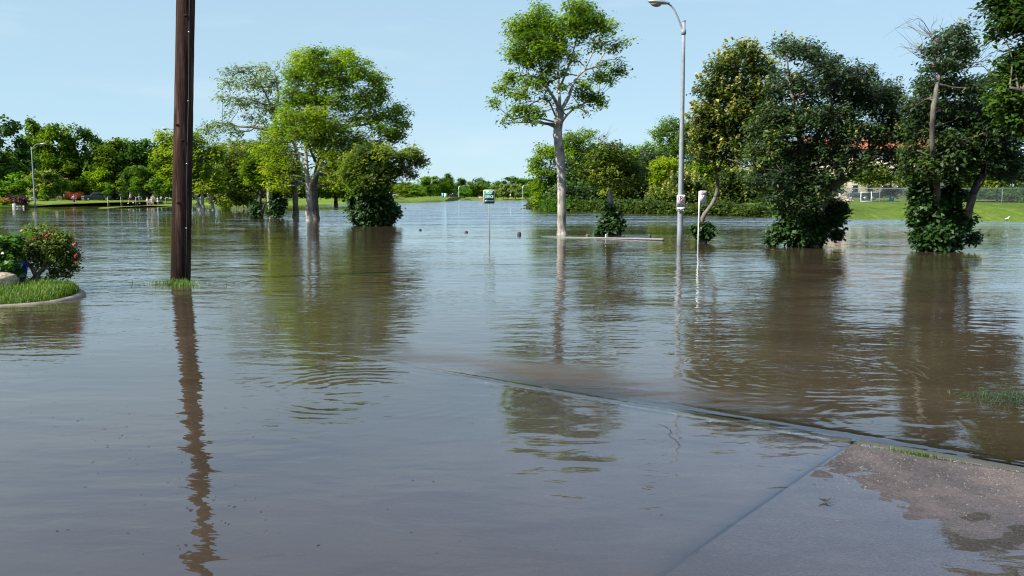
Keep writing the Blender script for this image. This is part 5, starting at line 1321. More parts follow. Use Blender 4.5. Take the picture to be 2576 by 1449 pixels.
for x0, y0, x1, y1 in [(38, 690, 20, 620), (38, 690, 60, 598), (38, 690, -20, 640), (40, 690, 45, 640)]:
    MB().tube(smooth_path([pfun(x0, y0, 15.3), pfun((x0 + x1) / 2 + 4, (y0 + y1) / 2, 15.3), pfun(x1, y1, 15.2)], 8), 0.006, 5).build('stem', M['blade'], vine, False, vb)

def rock(name, label, c, R, seed, mat, group=None, cat='stone', fl=1.0):
    r = np.random.default_rng(seed)
    bm = bmesh.new(); bmesh.ops.create_icosphere(bm, subdivisions=4, radius=1.0)
    dirs = r.normal(0, 1, (7, 3)); dirs /= np.linalg.norm(dirs, axis=1)[:, None]; offs = r.uniform(0.62, 0.92, 7)
    for v in bm.verts:
        p = np.array(v.co); k = 1.0
        for d, o in zip(dirs, offs):
            t = p @ d
            if t > o: k = min(k, o / t)
        k *= 1 + 0.035 * math.sin(9 * p[0] + seed) * math.sin(8 * p[1]) + 0.03 * math.sin(17 * p[2] + 5 * p[0])
        v.co = v.co * k
    me = bpy.data.meshes.new(name); bm.to_mesh(me); bm.free()
    me.materials.append(mat)
    for p in me.polygons: p.use_smooth = True
    o = bpy.data.objects.new(name, me); COL.objects.link(o); o.location = c; o.scale = R
    return tag(o, label, cat, group)
M['limestone'] = paint('limestone', (0.36, 0.28, 0.18), 0.9, 0, 0.45, 5, 0.05)
rock('boulder', 'rough tan limestone boulder on the grass at the left edge', pfun(8, 708, 14.9), (0.25, 0.22, 0.17), 3, M['limestone'], cat='boulder')

# ---- lettering
def text_mesh(s, size, mat, name='lettering', sx=1.0, bold=0.0, depth=0.0015):
    cu = bpy.data.curves.new(name, 'FONT'); cu.body = s; cu.size = size; cu.align_x = 'CENTER'; cu.align_y = 'CENTER'; cu.offset = bold; cu.extrude = depth
    o = bpy.data.objects.new(name, cu); COL.objects.link(o)
    bpy.context.view_layer.update()
    me = bpy.data.meshes.new_from_object(o.evaluated_get(bpy.context.evaluated_depsgraph_get()))
    bpy.data.objects.remove(o); bpy.data.curves.remove(cu)
    me.name = name
    R = Matrix.Rotation(math.radians(90), 4, 'X') @ Matrix.Diagonal((sx, 1, 1, 1))
    me.transform(R)
    me.materials.clear(); me.materials.append(mat)
    t = bpy.data.objects.new(name, me); COL.objects.link(t)
    return t

def rrect(w, h, r, n=6):
    out = []
    for cx, cz, a0 in ((w / 2 - r, h / 2 - r, 0), (-w / 2 + r, h / 2 - r, 90), (-w / 2 + r, -h / 2 + r, 180), (w / 2 - r, -h / 2 + r, 270)):
        for k in range(n + 1):
            a = math.radians(a0 + 90 * k / n); out.append((cx + r * math.cos(a), cz + r * math.sin(a)))
    return out

def plate(name, w, h, r, y0, y1, mat, parent, off=(0, 0)):
    return MB().prism([(a + off[0], c + off[1]) for a, c in rrect(w, h, r)], y0, y1).build(name, mat, parent)

M['sign_white'] = paint('sign_white', (0.80, 0.82, 0.80), 0.35, 0, 0.03, 10)
M['sign_green'] = paint('sign_green', (0.0, 0.165, 0.105), 0.35, 0, 0.05, 10)
M['sign_red'] = paint('sign_red', (0.42, 0.012, 0.022), 0.4, 0, 0.05, 10)
M['sign_blue'] = paint('sign_blue', (0.015, 0.02, 0.20), 0.4, 0, 0.05, 10)
M['sign_back'] = paint('sign_back', (0.20, 0.13, 0.12), 0.6, 0.2, 0.2, 10)

def put(o, parent, loc):
    o.parent = parent; o.location = loc; return o

# post office sign
SY = 36.7
sb = pfun(1232, 593, SY); sb[2] = 0
ps = thing('post_office_sign', 'green and white POST OFFICE sign with arrow on a thin post in the water', 'sign', sb)
top = pfun(1230.5, 484, SY)
MB().tube([sb + [0, .02, -0.8], top + [0, .02, 0]], 0.024, 10).build('post', M['galv'], ps, True, sb)
pc = pfun(1230.5, 495, SY) - sb
w_, h_ = 27.5 * SY / FPX, 34.5 * SY / FPX
back = thing('back_panel', None, None); back.parent = ps
pl = plate('front_panel', w_, h_, 0.045, -0.012, -0.006, M['sign_white'], ps); pl.location = pc
pb = plate('rear_panel', w_, h_, 0.045, 0.05, 0.056, M['sign_back'], ps); pb.location = pc + np.array([-0.022, 0, 0]); bpy.data.objects.remove(back)
g = plate('green_field', w_ - 0.036, h_ - 0.036, 0.03, -0.0145, -0.0125, M['sign_green'], pl)
put(text_mesh('POST', 0.15, M['sign_white'], sx=0.80, bold=0.002), pl, (0, -0.016, 0.165))
put(text_mesh('OFFICE', 0.15, M['sign_white'], sx=0.74, bold=0.002), pl, (0, -0.016, -0.005))
MB().prism([(-0.185, 0), (-0.11, 0.052), (-0.11, 0.02), (0.185, 0.02), (0.185, -0.02), (-0.11, -0.02), (-0.11, -0.052)], -0.0165, -0.0148).build('arrow', M['sign_white'], pl).location = (0, 0, -0.175)

# ---- cobra head street lamps
def lamp(name, label, basepx, Y, top_px, arm, head_len, r0, r1, group, detail=True, col='galv', z0=-0.6):
    """arm: list of (dx,dz) metres from the pole head; the luminaire hangs at its end"""
    bs = pfun(basepx[0], basepx[1], Y); bs[2] = 0 if z0 < 0 else bs[2]
    t = pfun(top_px[0], top_px[1], Y)
    L_ = thing(name, label, 'street lamp', bs, 0, group)
    MB().tube(resample([bs + [0, 0, z0 if z0 < 0 else -0.3], t], 8), np.linspace(r0, r1, 8), 14).build('pole', M[col], L_, True, bs)
    if detail:
        MB().lathe([(r1 * 1.15, 0), (r1 * 1.3, 0.01), (r1 * 1.25, 0.03), (0.012, 0.05)], t, 14).build('cap', M[col], L_, True, bs)
        MB().tube([t + [0, 0, -0.42], t + [0, 0, -0.26]], r1 * 1.55, 12).build('collar', M[col], L_, True, bs)
    a0 = t + [0, 0, -0.33 if detail else 0]
    path = smooth_path([a0] + [a0 + [dx, 0, dz] for dx, dz in arm], 16)
    MB().tube(path, np.linspace(r1 * 0.62, r1 * 0.5, 16), 10).build('arm', M[col], L_, True, bs)
    e = path[-1]; d = path[-1] - path[-3]; d /= np.linalg.norm(d); sgn = 1 if d[0] > 0 else -1
    H = head_len
    ax = np.array([sgn, 0, 0.10]); ax /= np.linalg.norm(ax)
    hb, lb = MB(), MB()
    st = np.linspace(0, 1, 9)
    wid = H * np.array([0.09, 0.13, 0.19, 0.235, 0.25, 0.25, 0.235, 0.18, 0.05]); hei = H * np.array([0.07, 0.10, 0.13, 0.15, 0.155, 0.15, 0.135, 0.10, 0.03])
    V = []
    for s, w, h in zip(st, wid, hei):
        for k in range(12):
            a = 2 * math.pi * k / 12
            zz = math.sin(a); V.append(e + ax * (s * H - 0.05) + np.array([0, math.cos(a) * w, (zz * h if zz > 0 else zz * h * 0.35)]))
    q = [(i * 12 + k, i * 12 + (k + 1) % 12, (i + 1) * 12 + (k + 1) % 12, (i + 1) * 12 + k) for i in range(8) for k in range(12)] + [tuple(range(12))[::-1], tuple(96 + k for k in range(12))]
    ho = hb.add(V, q).build('lamp_head', M['lampgrey'], L_, True, bs)
    c = e + ax * (H * 0.62 - 0.05) + np.array([0, 0, -H * 0.03])
    V = []
    for i in range(6):
        ph = i / 5 * math.pi / 2
        for k in range(14):
            a = 2 * math.pi * k / 14
            V.append(c + ax * (math.cos(a) * math.cos(ph) * H * 0.27) + np.array([0, math.sin(a) * math.cos(ph) * H * 0.2, -math.sin(ph) * H * 0.17]))
    q = [(i * 14 + k, i * 14 + (k + 1) % 14, (i + 1) * 14 + (k + 1) % 14, (i + 1) * 14 + k) for i in range(5) for k in range(14)]
    lb.add(V, q).build('lens', M['lens'], ho, True, bs).location = (0, 0, 0)
    return L_
M['lampgrey'] = paint('lamp_head_grey', (0.36, 0.37, 0.38), 0.45, 0.3, 0.1, 8)
M['lens'] = paint('lamp_lens', (0.28, 0.27, 0.22), 0.15, 0, 0.1, 8)
LY = 29.6
nl = lamp('street_lamp', 'tall grey street lamp carrying the no parking sign', (1710, 617), LY, (1720.5, 54), [(-0.11, 0.24), (-0.28, 0.62), (-0.41, 0.81), (-0.54, 0.90)], 0.72, 0.105, 0.052, 'street lamps')
lamp('street_lamp', 'far pale street lamp at the left with its arm pointing right', (88.5, 520.5), 121, (79, 370), [(0.25, 0.35), (0.7, 0.7), (1.2, 0.72)], 0.95, 0.12, 0.07, 'street lamps', True)
lamp('street_lamp', 'street lamp mostly hidden behind the utility pole, only its white head showing', (457, 533), 88, (456, 322), [(-0.5, 0.15), (-1.0, 0.22), (-1.25, 0.22)], 0.75, 0.12, 0.07, 'street lamps', True)
for lab, bx, by, Y, tx, ty, sg in [('tiny far street lamp beside the round bright green tree', 1154, 503, 282, 1154, 471, 1), ('tiny far street lamp at the tip of the thicket', 1315, 501, 262, 1315, 469, 1), ('tiny far street lamp just above the far wood, arm pointing left', 1037, 490, 300, 1037, 454, -1),
                                   ('tiny far street lamp just left of the post office sign', 1203, 498, 330, 1203, 470, -1)]:
    lamp('street_lamp', lab, (bx, by), Y, (tx, ty), [(sg * 0.4, 0.3), (sg * 1.2, 0.35)], 0.9, 0.13, 0.11, 'street lamps', False, 'alu', 0.3)

# ---- no parking and tow away signs, strapped on the lamp pole
def arrow2(L, w, hw, hl):
    return [(-L, 0), (-L + hl, hw), (-L + hl, w), (L - hl, w), (L - hl, hw), (L, 0), (L - hl, -hw), (L - hl, -w), (-L + hl, -w), (-L + hl, -hw)]
NY = LY - 0.135
nc = pfun(1713.2, 505.8, NY); sc = NY / FPX
nps = thing('no_parking_sign', 'white no parking sign with a crossed P and a double arrow on the lamp pole', 'sign', nc)
w_, h_ = 21 * sc, 31 * sc
plate('panel', w_, h_, 0.02, 0, 0.004, M['sign_white'], nps)
def ringmesh(r0, r1, y, n=40):
    b = MB(); v, f = [], []
    for k in range(n):
        a = 2 * math.pi * k / n
        for r in (r0, r1): v.append((r * math.cos(a), y, r * math.sin(a)))
        for r in (r0, r1): v.append((r * math.cos(a), y - 0.0015, r * math.sin(a)))
    for k in range(n):
        p, q = 4 * k, 4 * ((k + 1) % n)
        f += [(p + 2, q + 2, q + 3, p + 3), (p + 1, p + 3, q + 3, q + 1), (p, q, q + 2, p + 2)]
    return b.add(v, f)
def frame(name, w, h, r, t, y, mat, parent):
    o_, i_ = rrect(w, h, r), rrect(w - 2 * t, h - 2 * t, r * 0.7); n = len(o_)
    v = [(a, y, c) for a, c in o_] + [(a, y, c) for a, c in i_]
    return MB().add(v, [(k, (k + 1) % n, n + (k + 1) % n, n + k) for k in range(n)]).build(name, mat, parent)
frame('border', w_ - 0.018, h_ - 0.018, 0.016, 0.003, -0.0012, M['black'], nps)
rg = ringmesh(0.083, 0.104, -0.0005).build('ring', M['sign_red'], nps); rg.location = (0, 0, 0.082)
put(text_mesh('P', 0.175, M['black'], 'letter', sx=1.0, bold=0.006), nps, (0.004, -0.002, 0.082))
MB().prism([(-0.068, 0.058), (-0.058, 0.068), (0.068, -0.058), (0.058, -0.068)], -0.0055, -0.0042).build('slash', M['sign_red'], nps).location = (0, 0, 0.082)
MB().prism(arrow2(0.09, 0.012, 0.032, 0.042), -0.003, -0.001).build('arrow', M['black'], nps).location = (0, 0, -0.14)
tc_ = pfun(1713.2, 526.8, NY)
tow = thing('tow_sign', 'small white tow away sign with a tow truck picture under the no parking sign', 'sign', tc_)
h2 = 10.6 * sc
plate('panel', w_, h2, 0.015, 0, 0.004, M['sign_white'], tow)
frame('border', w_ - 0.014, h2 - 0.014, 0.012, 0.004, -0.0012, M['black'], tow)
MB().prism([(-0.125, -0.03), (-0.125, 0.005), (-0.09, 0.012), (-0.07, 0.032), (-0.055, 0.03), (-0.045, 0.008), (-0.04, -0.012), (-0.055, -0.03)], -0.003, -0.0015).build('car_picture', M['black'], tow)
MB().prism([(0.03, -0.03), (0.03, 0.0), (0.01, 0.035), (0.018, 0.038), (0.045, 0.01), (0.07, 0.01), (0.08, 0.034), (0.10, 0.034), (0.125, 0.005), (0.125, -0.03)], -0.003, -0.0015).build('truck_picture', M['black'], tow)
for x in (-0.075, 0.075):
    ringmesh(0.006, 0.017, -0.0035, 16).build('wheel_picture', M['sign_white'], tow).location = (x, 0, -0.03)
for z in (-0.12, 0.12):
    MB().tube([(0.11 * math.cos(a) , 0.135 + 0.09 * math.sin(a), 0) for a in np.linspace(0, 2 * math.pi, 24)], 0.006, 4).build('strap', M['alu'], nps).location = (-0.02, 0.0, z)

# ---- bus stop
BY = 29.7
bb = pfun(1756, 616.5, BY); bb[2] = 0
bus = thing('bus_stop_sign', 'white bus stop flag sign with a red and blue band on a square white post', 'bus stop sign', bb)
bt_ = pfun(1759.6, 481, BY)
MB().tube([bb + [0, 0, -.6], bt_], 0.024, 4).build('post', M['white'], bus, False, bb)
fc = pfun(1768.2, 497.7, BY - 0.03) - bb
fp = plate('flag', 17.6 * BY / FPX, 35 * BY / FPX, 0.025, -0.003, 0.003, M['sign_white'], bus); fp.location = fc
put(text_mesh('METRO', 0.052, M['sign_blue'], sx=0.95, bold=0.003), fp, (0.012, -0.005, 0.195))
MB().box((0.012, -0.0045, 0.148), (0.15, 0.002, 0.026)).build('red_band', M['sign_red'], fp)
MB().box((0.012, -0.0045, 0.119), (0.15, 0.002, 0.03)).build('blue_band', M['sign_blue'], fp)
put(text_mesh('8', 0.07, M['black'], sx=0.8), fp, (-0.02, -0.005, 0.06))
put(text_mesh('x', 0.06, M['black'], 'symbol', bold=0.003), fp, (-0.035, -0.005, -0.185))
for z in (-0.150, -0.172, -0.196):
    MB().box((0.035, -0.0045, z), (0.075, 0.002, 0.009)).build('fine_print', M['black'], fp)
bh = MB()
for z in np.linspace(0.3, 1.75, 12): bh.box((fc[0] * 0 + (bt_[0] - bb[0]) * z / (bt_[2]), -0.024, z), (0.008, 0.004, 0.014))
bh.build('bolt_holes', M['black'], bus)['kind'] = 'stuff'

# ---- tops of the drowned bollards and the rail
M['bollard'] = paint('dark_bollard', (0.045, 0.042, 0.045), 0.7, 0, 0.3, 12, 0.01)
for lab, px, py, Y, r, h, mt in [
        ('dark rounded bollard top, farthest left of the row in the water', 1057, 580, 42.0, 0.075, 0.085, 'bollard'),
        ('dark rounded bollard top between the ivy bush and the post office sign', 1173, 586, 39.5, 0.075, 0.09, 'bollard'),
        ('dark rounded bollard top just right of the post office sign', 1306, 593.5, 37.0, 0.085, 0.15, 'bollard'),
        ('brown stub of a bollard behind the rail by the lone trunk', 1478, 597, 35.6, 0.08, 0.12, 'rust'),
        ('dark bollard top behind the right end of the rail', 1634, 603, 34.4, 0.075, 0.17, 'bollard')]:
    if 'rust' not in M: M['rust'] = paint('rusty_brown', (0.14, 0.085, 0.05), 0.85, 0, 0.3, 12, 0.01)
    p = pfun(px, py, Y); p[2] = 0
    o = MB().lathe([(r, -0.5), (r, h * 0.35), (r * 0.97, h * 0.5), (r * 0.83, h * 0.78), (r * 0.5, h * 0.96), (0.012, h)], (0, 0, 0), 20).build('bollard', M[mt], None, True)
    o.location = p
    tag(o, lab, 'bollard', 'bollards under the flood')
ra, rb_ = gp(1360, 595), gp(1668, 605)
railpts = [(ra.x, ra.y, -0.015), (ra.x * .75 + rb_.x * .25, ra.y * .75 + rb_.y * .25, 0.005), ((ra.x + rb_.x) / 2, (ra.y + rb_.y) / 2, 0.016), (ra.x * .25 + rb_.x * .75, ra.y * .25 + rb_.y * .75, 0.030), (rb_.x - .12, rb_.y, 0.040), (rb_.x, rb_.y, 0.030)]
o = MB().tube(smooth_path(railpts, 40), np.r_[np.linspace(0.020, 0.050, 38), 0.04, 0.015], 12).build('rail', paint('wet_grey_rail', (0.15, 0.155, 0.155), 0.5, 0.1, 0.15, 5), None, True)
tag(o, 'long grey metal rail lying level with the water between trunk and lamp', 'rail')
p = pfun(1524, 595, 34.9); p[2] = 0
o = MB().prism([(-0.025, -0.3), (0.025, -0.3), (0.025, 0.09), (0.012, 0.14), (-0.012, 0.14), (-0.025, 0.09)], -0.006, 0.006).build('marker_post', M['white']); o.location = p
tag(o, 'small white marker post tip in front of the leafy skirt behind the rail', 'marker post')

# ---- litter at the camera's feet
r4 = np.random.default_rng(9)
V, F = [], []
lf = gp(2076, 1262, 0.004)
nn = 9
out = [(math.cos(t) * 0.032 * (1 + 0.25 * math.sin(5 * t)), math.sin(t) * 0.018 * (1 + 0.3 * math.cos(4 * t))) for t in np.linspace(0, 2 * math.pi, 18, endpoint=False)]
v = [(0, 0, 0.004)] + [(x, y, 0.006 + 14 * (x * x) * 1.0 + 10 * y * y + 0.003 * math.sin(9 * x * 40)) for x, y in out]
f = [(0, 1 + i, 1 + (i + 1) % 18) for i in range(18)]
lfo = MB().add(v, f).build('dead_leaf', paint('dead_leaf', (0.035, 0.02, 0.012), 0.6), None, True); lfo.location = (lf.x, lf.y, 0.002)
MB().tube([(0.03, 0, 0.012), (0.042, 0.003, 0.016), (0.052, 0.004, 0.012)], 0.0012, 5).build('stalk', M['rust'], lfo)
tag(lfo, 'single curled dark brown leaf lying on the wet slab', 'leaf')
b = MB()
pt = np.array([[0, 0, .8], [.9, 0, 0], [0, .9, 0], [-.9, 0, 0], [0, -.9, 0], [0, 0, -.3]])
pf = [(0, 1, 2), (0, 2, 3), (0, 3, 4), (0, 4, 1)]
for i in range(1100):
    u = abs(r4.normal(0, 0.8)) + 0.03; vv_ = -abs(r4.normal(0, 0.45)) - 0.03
    if u > 4.4: continue
    z = float(slabz(u, vv_)); s = r4.uniform(0.0025, 0.006)
    b.add(pt * s * r4.uniform(0.7, 1.3, 3) + np.array(uv(u, vv_, z + 0.0005)), pf, r4.random())
tag(b.build('gravel', leafmat('gravel_grain', (0.07, 0.055, 0.045), (0.13, 0.10, 0.08), (0.27, 0.235, 0.185), 0.0, 0.7)), 'loose gravel grains washed over the near slab', None, kind='stuff')

# bits of bark and leaf drifting on the water
r7 = np.random.default_rng(44); b = MB()
for i in range(130):
    if i < 70:
        t = r7.random(); px = 120 + 560 * t + r7.normal(0, 70); py = 1010 + 330 * t + r7.normal(0, 26)
    else:
        px, py = r7.uniform(0, 2300), 560 + 880 * r7.random() ** 0.8
    q = gp(px, min(py, 1440)); l = r7.uniform(0.004, 0.016); a = r7.uniform(0, 3.14); w = l * r7.uniform(0.08, 0.35)
    c, s_ = math.cos(a), math.sin(a)
    v = [(q.x + c * x - s_ * y, q.y + s_ * x + c * y, 0.0015 + z) for x, y, z in ((-l, 0, 0), (0, -w, .001), (l, 0, 0), (0, w, .001), (0, 0, .003))]
    b.add(v, [(0, 1, 4), (1, 2, 4), (2, 3, 4), (3, 0, 4)])
tag(b.build('flotsam', paint('sodden_bark', (0.025, 0.018, 0.012), 0.7)), 'specks of bark and leaf drifting on the flood water', None, kind='stuff')

# old crack in the near slab
cr = [gp(1650, 1066), gp(1672, 1072), gp(1688, 1084), gp(1684, 1096), gp(1700, 1108), gp(1712, 1122)]
b = MB()
pts = smooth_path(cr, 30); pts[:, :2] += r7.normal(0, 0.004, (30, 2))
for i in range(29):
    a_, c_ = pts[i], pts[i + 1]; d_ = np.array([c_[1] - a_[1], a_[0] - c_[0], 0]); d_ = d_ / (np.linalg.norm(d_) + 1e-9) * 0.002
    z_ = np.array([0, 0, 0.0025])
    b.add([a_ - d_ + z_, a_ + d_ + z_, c_ + d_ + z_, c_ - d_ + z_], [(0, 1, 2, 3)])
b.build('crack', M['tar'], drive)
# ------------------------------------------------------------------ far things: fence, houses, cars, people
FY = 71.0
fx = lambda px, Y=FY: (px - CX) / FPX * Y * 1.0
fz0, fz1 = 0.98, 2.22
fn = thing('chain_link_fence', 'grey chain link fence along the top of the right grass bank', 'fence', (fx(2300), FY, fz0))
forg = (fx(2300), FY, fz0)
x0, x1 = fx(2055), fx(2900)
posts = np.arange(x0, x1, 2.47)
for x in posts:
    MB().tube([(x, FY, fz0 - 0.2), (x, FY, fz1 + 0.05)], 0.03, 8).build('post', M['galv'], fn, True, forg)
MB().tube([(x0, FY - 0.035, fz1), (x1, FY - 0.035, fz1)], 0.021, 6).build('top_rail', M['galv'], fn, True, forg)
b = MB()
hgt = fz1 - fz0
stp = 0.075
for s in np.arange(x0 - hgt, x1, stp):
    for sg in (1, -1):
        a0, a1 = (s, s + hgt) if sg > 0 else (s + hgt, s)
        A_, B_ = np.array([a0, FY - 0.04 * (1 if sg > 0 else 0.9), fz0]), np.array([a1, FY - 0.04, fz1])
        lo, hi = x0, x1
        if min(a0, a1) < lo or max(a0, a1) > hi: continue
        w = 0.0032
        b.add([A_ + [w, 0, 0], A_ - [w, 0, 0], B_ - [w, 0, 0], B_ + [w, 0, 0], A_ + [0, w, 0], B_ + [0, w, 0]], [(0, 1, 2, 3), (0, 3, 5, 4), (1, 4, 5, 2)])
o = b.build('wire_mesh', M['galv'], fn, False, forg); o['kind'] = 'stuff'
gz = 1.02
gt = thing('gate', 'white tube gate frame behind the fence under the olive tree', 'gate', (fx(2174, 76), 76, gz))
for xx in (-0.45, 0.45):
    MB().tube([(xx, 0, -0.2), (xx, 0, 0.95)], 0.03, 8).build('post', M['white'], gt, True)
for zz in (0.12, 0.9):
    MB().tube([(-0.45, 0, zz), (0.45, 0, zz)], 0.025, 8).build('bar', M['white'], gt, True)

# debris heap, bin, trailer behind the fence
r5 = np.random.default_rng(15)
b = MB()
hc = np.array([fx(2113, 86), 86, gz])
for i in range(260):
    rr = r5.random() ** 0.6; a = r5.random() * 6.28
    x, y = math.cos(a) * rr * 0.95, math.sin(a) * rr * 1.3; z = (1 - rr) * 0.95 * r5.random() + 0.05
    b.box(hc + [x, y, z], (r5.uniform(.15, .6), r5.uniform(.05, .2), r5.uniform(.02, .08)), r5.random() * 6.28, r5.normal(0, 0.5))
hp = thing('debris_heap', 'heap of pale broken boards behind the fence', 'debris heap', hc)
o = b.build('boards', paint('broken_boards', (0.42, 0.34, 0.27), 0.9, 0, 0.5, 3), hp, False, hc); o['kind'] = 'stuff'
tc0 = np.array([fx(2172, 92), 92, gz])
tl = thing('trailer', 'dark blue flat sided trailer parked behind the fence', 'trailer', tc0)
M['navy'] = paint('navy_paint', (0.022, 0.032, 0.06), 0.4, 0, 0.2, 2)
MB().box((0, 0, 0.62), (3.1, 1.6, 0.5)).build('body', M['navy'], tl, bevel=0.03)
MB().box((0, -0.81, 0.86), (3.14, 0.05, 0.05)).build('rim', M['galv'], tl)
def wheel(parent, loc, r, w, axis_rot=0.0):
    b = MB()
    ty = MB().tube([(0, -w / 2, 0), (0, -w * 0.42, 0), (0, w * 0.42, 0), (0, w / 2, 0)], [r * 0.9, r, r, r * 0.9], 22).build('wheel', M['rubber'], parent, False)
    ty.location = loc; ty.rotation_euler = (0, 0, axis_rot)
    MB().tube([(0, -w / 2 - 0.012, 0), (0, w / 2 + 0.012, 0)], r * 0.58, 18).build('rim', M['chrome'], ty, False)
    return ty
for xx in (-0.3, 0.45):
    wheel(tl, (xx, -0.72, 0.32), 0.32, 0.2)
tb_ = np.array([fx(2236, 90), 90, gz])
bn = thing('green_bin', 'small teal green upright bin behind the fence', 'bin', tb_)
M['teal'] = paint('teal_plastic', (0.02, 0.26, 0.20), 0.5)
MB().prism([(-0.22, 0), (0.22, 0), (0.27, 0.62), (-0.27, 0.62)], -0.25, 0.25).build('body', M['teal'], bn)
MB().prism([(-0.29, 0.62), (0.29, 0.62), (0.27, 0.68), (-0.27, 0.72)], -0.28, 0.28).build('lid', M['teal'], bn)

# apartment building far behind the right trees
AY = 150.0
ax_ = lambda px: (px - CX) / FPX * AY
az_ = lambda py: at(1288, py, AY).z
apx0, apx1 = ax_(2052), ax_(2520)
ap = thing('apartment_building', 'cream apartment building with orange red tiled roof far behind the right trees', 'building', ((apx0 + apx1) / 2, AY, 1.0))
aorg = ((apx0 + apx1) / 2, AY, 1.0)
M['cream_wall'] = paint('cream_render', (0.62, 0.54, 0.42), 0.9, 0, 0.08, 0.6)
M['rooftile'] = paint('red_roof_tile', (0.30, 0.105, 0.055), 0.85, 0, 0.3, 1.5, 0.05)
wt, rt = az_(371), az_(341)
MB().box(((apx0 + apx1) / 2, AY + 6, (wt + 1) / 2), (apx1 - apx0, 12, wt - 1)).build('wall', M['cream_wall'], ap, False, aorg)
ridge = AY + 6
nroof = 14
edges = np.linspace(apx0 - 0.7, apx1 + 0.7, nroof + 1)
b = MB()
b.prism([(AY - 0.8, wt - 0.1), (ridge, rt), (AY + 12.8, wt - 0.1), (AY + 12.8, wt - 0.3), (AY - 0.8, wt - 0.3)], apx0 - 0.7, apx1 + 0.7, 'x')
rf = b.build('roof', M['rooftile'], ap, False, aorg)
b = MB()
for x in np.arange(apx0 - 0.6, apx1 + 0.6, 0.42):                       # rolls of the tile courses
    b.tube([(x, AY - 0.82, wt - 0.06), (x, ridge, rt + 0.04)], 0.11, 6, cap=True)
o = b.build('tile_roll', M['rooftile'], rf, False, aorg); o['kind'] = 'stuff'
M['winframe'] = paint('dark_frame', (0.07, 0.06, 0.055), 0.5)
for fl in range(3):
    for k, x in enumerate(np.arange(apx0 + 1.2, apx1 - 0.5, 2.55)):
        z = 1 + 1.6 + fl * 2.9
        if z > wt - 0.8: continue
        w = MB().box((x, AY - 0.02, z), (1.0, 0.1, 1.45)).build('window', M['winframe'], ap, False, aorg)
        for dz in (-0.34, 0.34):
            MB().box((x, AY - 0.075, z + dz), (0.84, 0.02, 0.6)).build('pane', M['glassdark'], w, False, aorg)
        MB().box((x, AY - 0.09, z - 0.8), (1.2, 0.16, 0.1)).build('sill', M['cream_wall'], w, False, aorg)

# egret on the bank
eg = gp(2534, 556.3, 0.02)
er = thing('egret', 'small white wading bird at the foot of the right grass bank', 'bird', eg)
MB().tube(smooth_path([(-0.17, 0, 0.13), (-0.1, 0, 0.15), (0, 0, 0.17), (0.07, 0, 0.19), (0.09, 0, 0.23), (0.075, 0, 0.27), (0.10, 0, 0.295), (0.135, 0, 0.295)], 22), np.r_[np.linspace(0.008, 0.05, 6), np.linspace(0.055, 0.03, 5), np.linspace(0.022, 0.016, 7), np.linspace(0.02, 0.02, 3), 0.008], 10).build('body', M['white'], er, True)
MB().tube([(0.13, 0, 0.295), (0.2, 0, 0.285)], [0.007, 0.002], 6).build('bill', paint('bill_yellow', (0.6, 0.35, 0.05), 0.5), er, True)
for yy in (-0.02, 0.02):
    MB().tube([(-0.01, yy, 0.14), (0.0, yy, 0.07), (-0.01, yy, 0.0)], 0.006, 5).build('leg', M['black'], er)

# driftwood heap beyond the left water
dw = np.array(gp(624, 511, 0.35)); r6 = np.random.default_rng(31)
dr = thing('brush_pile', 'pile of pale dead branches on the lawn between the yellow tree and the ivy pair', 'brush pile', dw)
b = MB()
for i in range(26):
    a = r6.uniform(-0.5, 3.6); l = r6.uniform(0.8, 1.9)
    p0 = dw + [r6.normal(0, .5), r6.normal(0, .4), 0.05]; p1 = p0 + [math.cos(a) * l, r6.normal(0, .4), abs(math.sin(a)) * 0.55 * r6.random() + 0.05]
    b.tube(smooth_path([p0, (p0 + p1) / 2 + r6.normal(0, .12, 3), p1], 6), np.linspace(0.055, 0.015, 6), 5)
o = b.build('branch', M['bark_pale'], dr, True, dw); o['kind'] = 'stuff'

# hedge, stones at far left
def bush(name, label, px, py, Y, rx, ry, mat, seed, group=None, size=0.25, n=46, cat='bush', z0=0.0):
    r = np.random.default_rng(seed); c = pfun(px, py, Y); k = Y / FPX
    base = np.array([c[0], c[1], z0]); t = thing(name, label, cat, base, 0, group)
    foliage([(c, (rx * k, rx * k * 0.8, ry * k), n)], r, size, 12, size * 0.9).build('foliage', M[mat], t, False, base)['kind'] = 'stuff'
    for i in range(5):
        a = r.random() * 6.28; MB().tube([base + [0, 0, -0.1], base + [math.cos(a) * rx * k * 0.5, math.sin(a) * rx * k * 0.4, ry * k * 1.2]], [0.03, 0.012], 5).build('stem', M['bark_dark'], t, False, base)
    return t
bush('purple_bush', 'maroon leaved rounded bush on the right of the far left stone corner', 54, 508, 120, 16, 12, 'leaf_purple', 71, 'maroon bushes', n=90)
bush('purple_bush', 'maroon leaved bush behind the stone pillar, lower and wider', 22, 506, 123, 26, 10, 'leaf_purple', 72, 'maroon bushes', n=90)
fb = bush('flower_bush', 'green bush dotted with red flowers at the far left edge', 6, 512, 117, 16, 9, 'leaf_mid', 73, n=60)
V, F = leaf_quads(pfun(12, 504, 116.5) + r6.normal(0, 1, (40, 3)) * [0.45, 0.3, 0.14], 0.2, r6, 0.3, 0.9)
MB().add(V, F, np.repeat(r6.random(40), 4)).build('red_flowers', paint('red_flower', (0.6, 0.04, 0.03), 0.7), fb, False, tuple(fb.location))['kind'] = 'stuff'
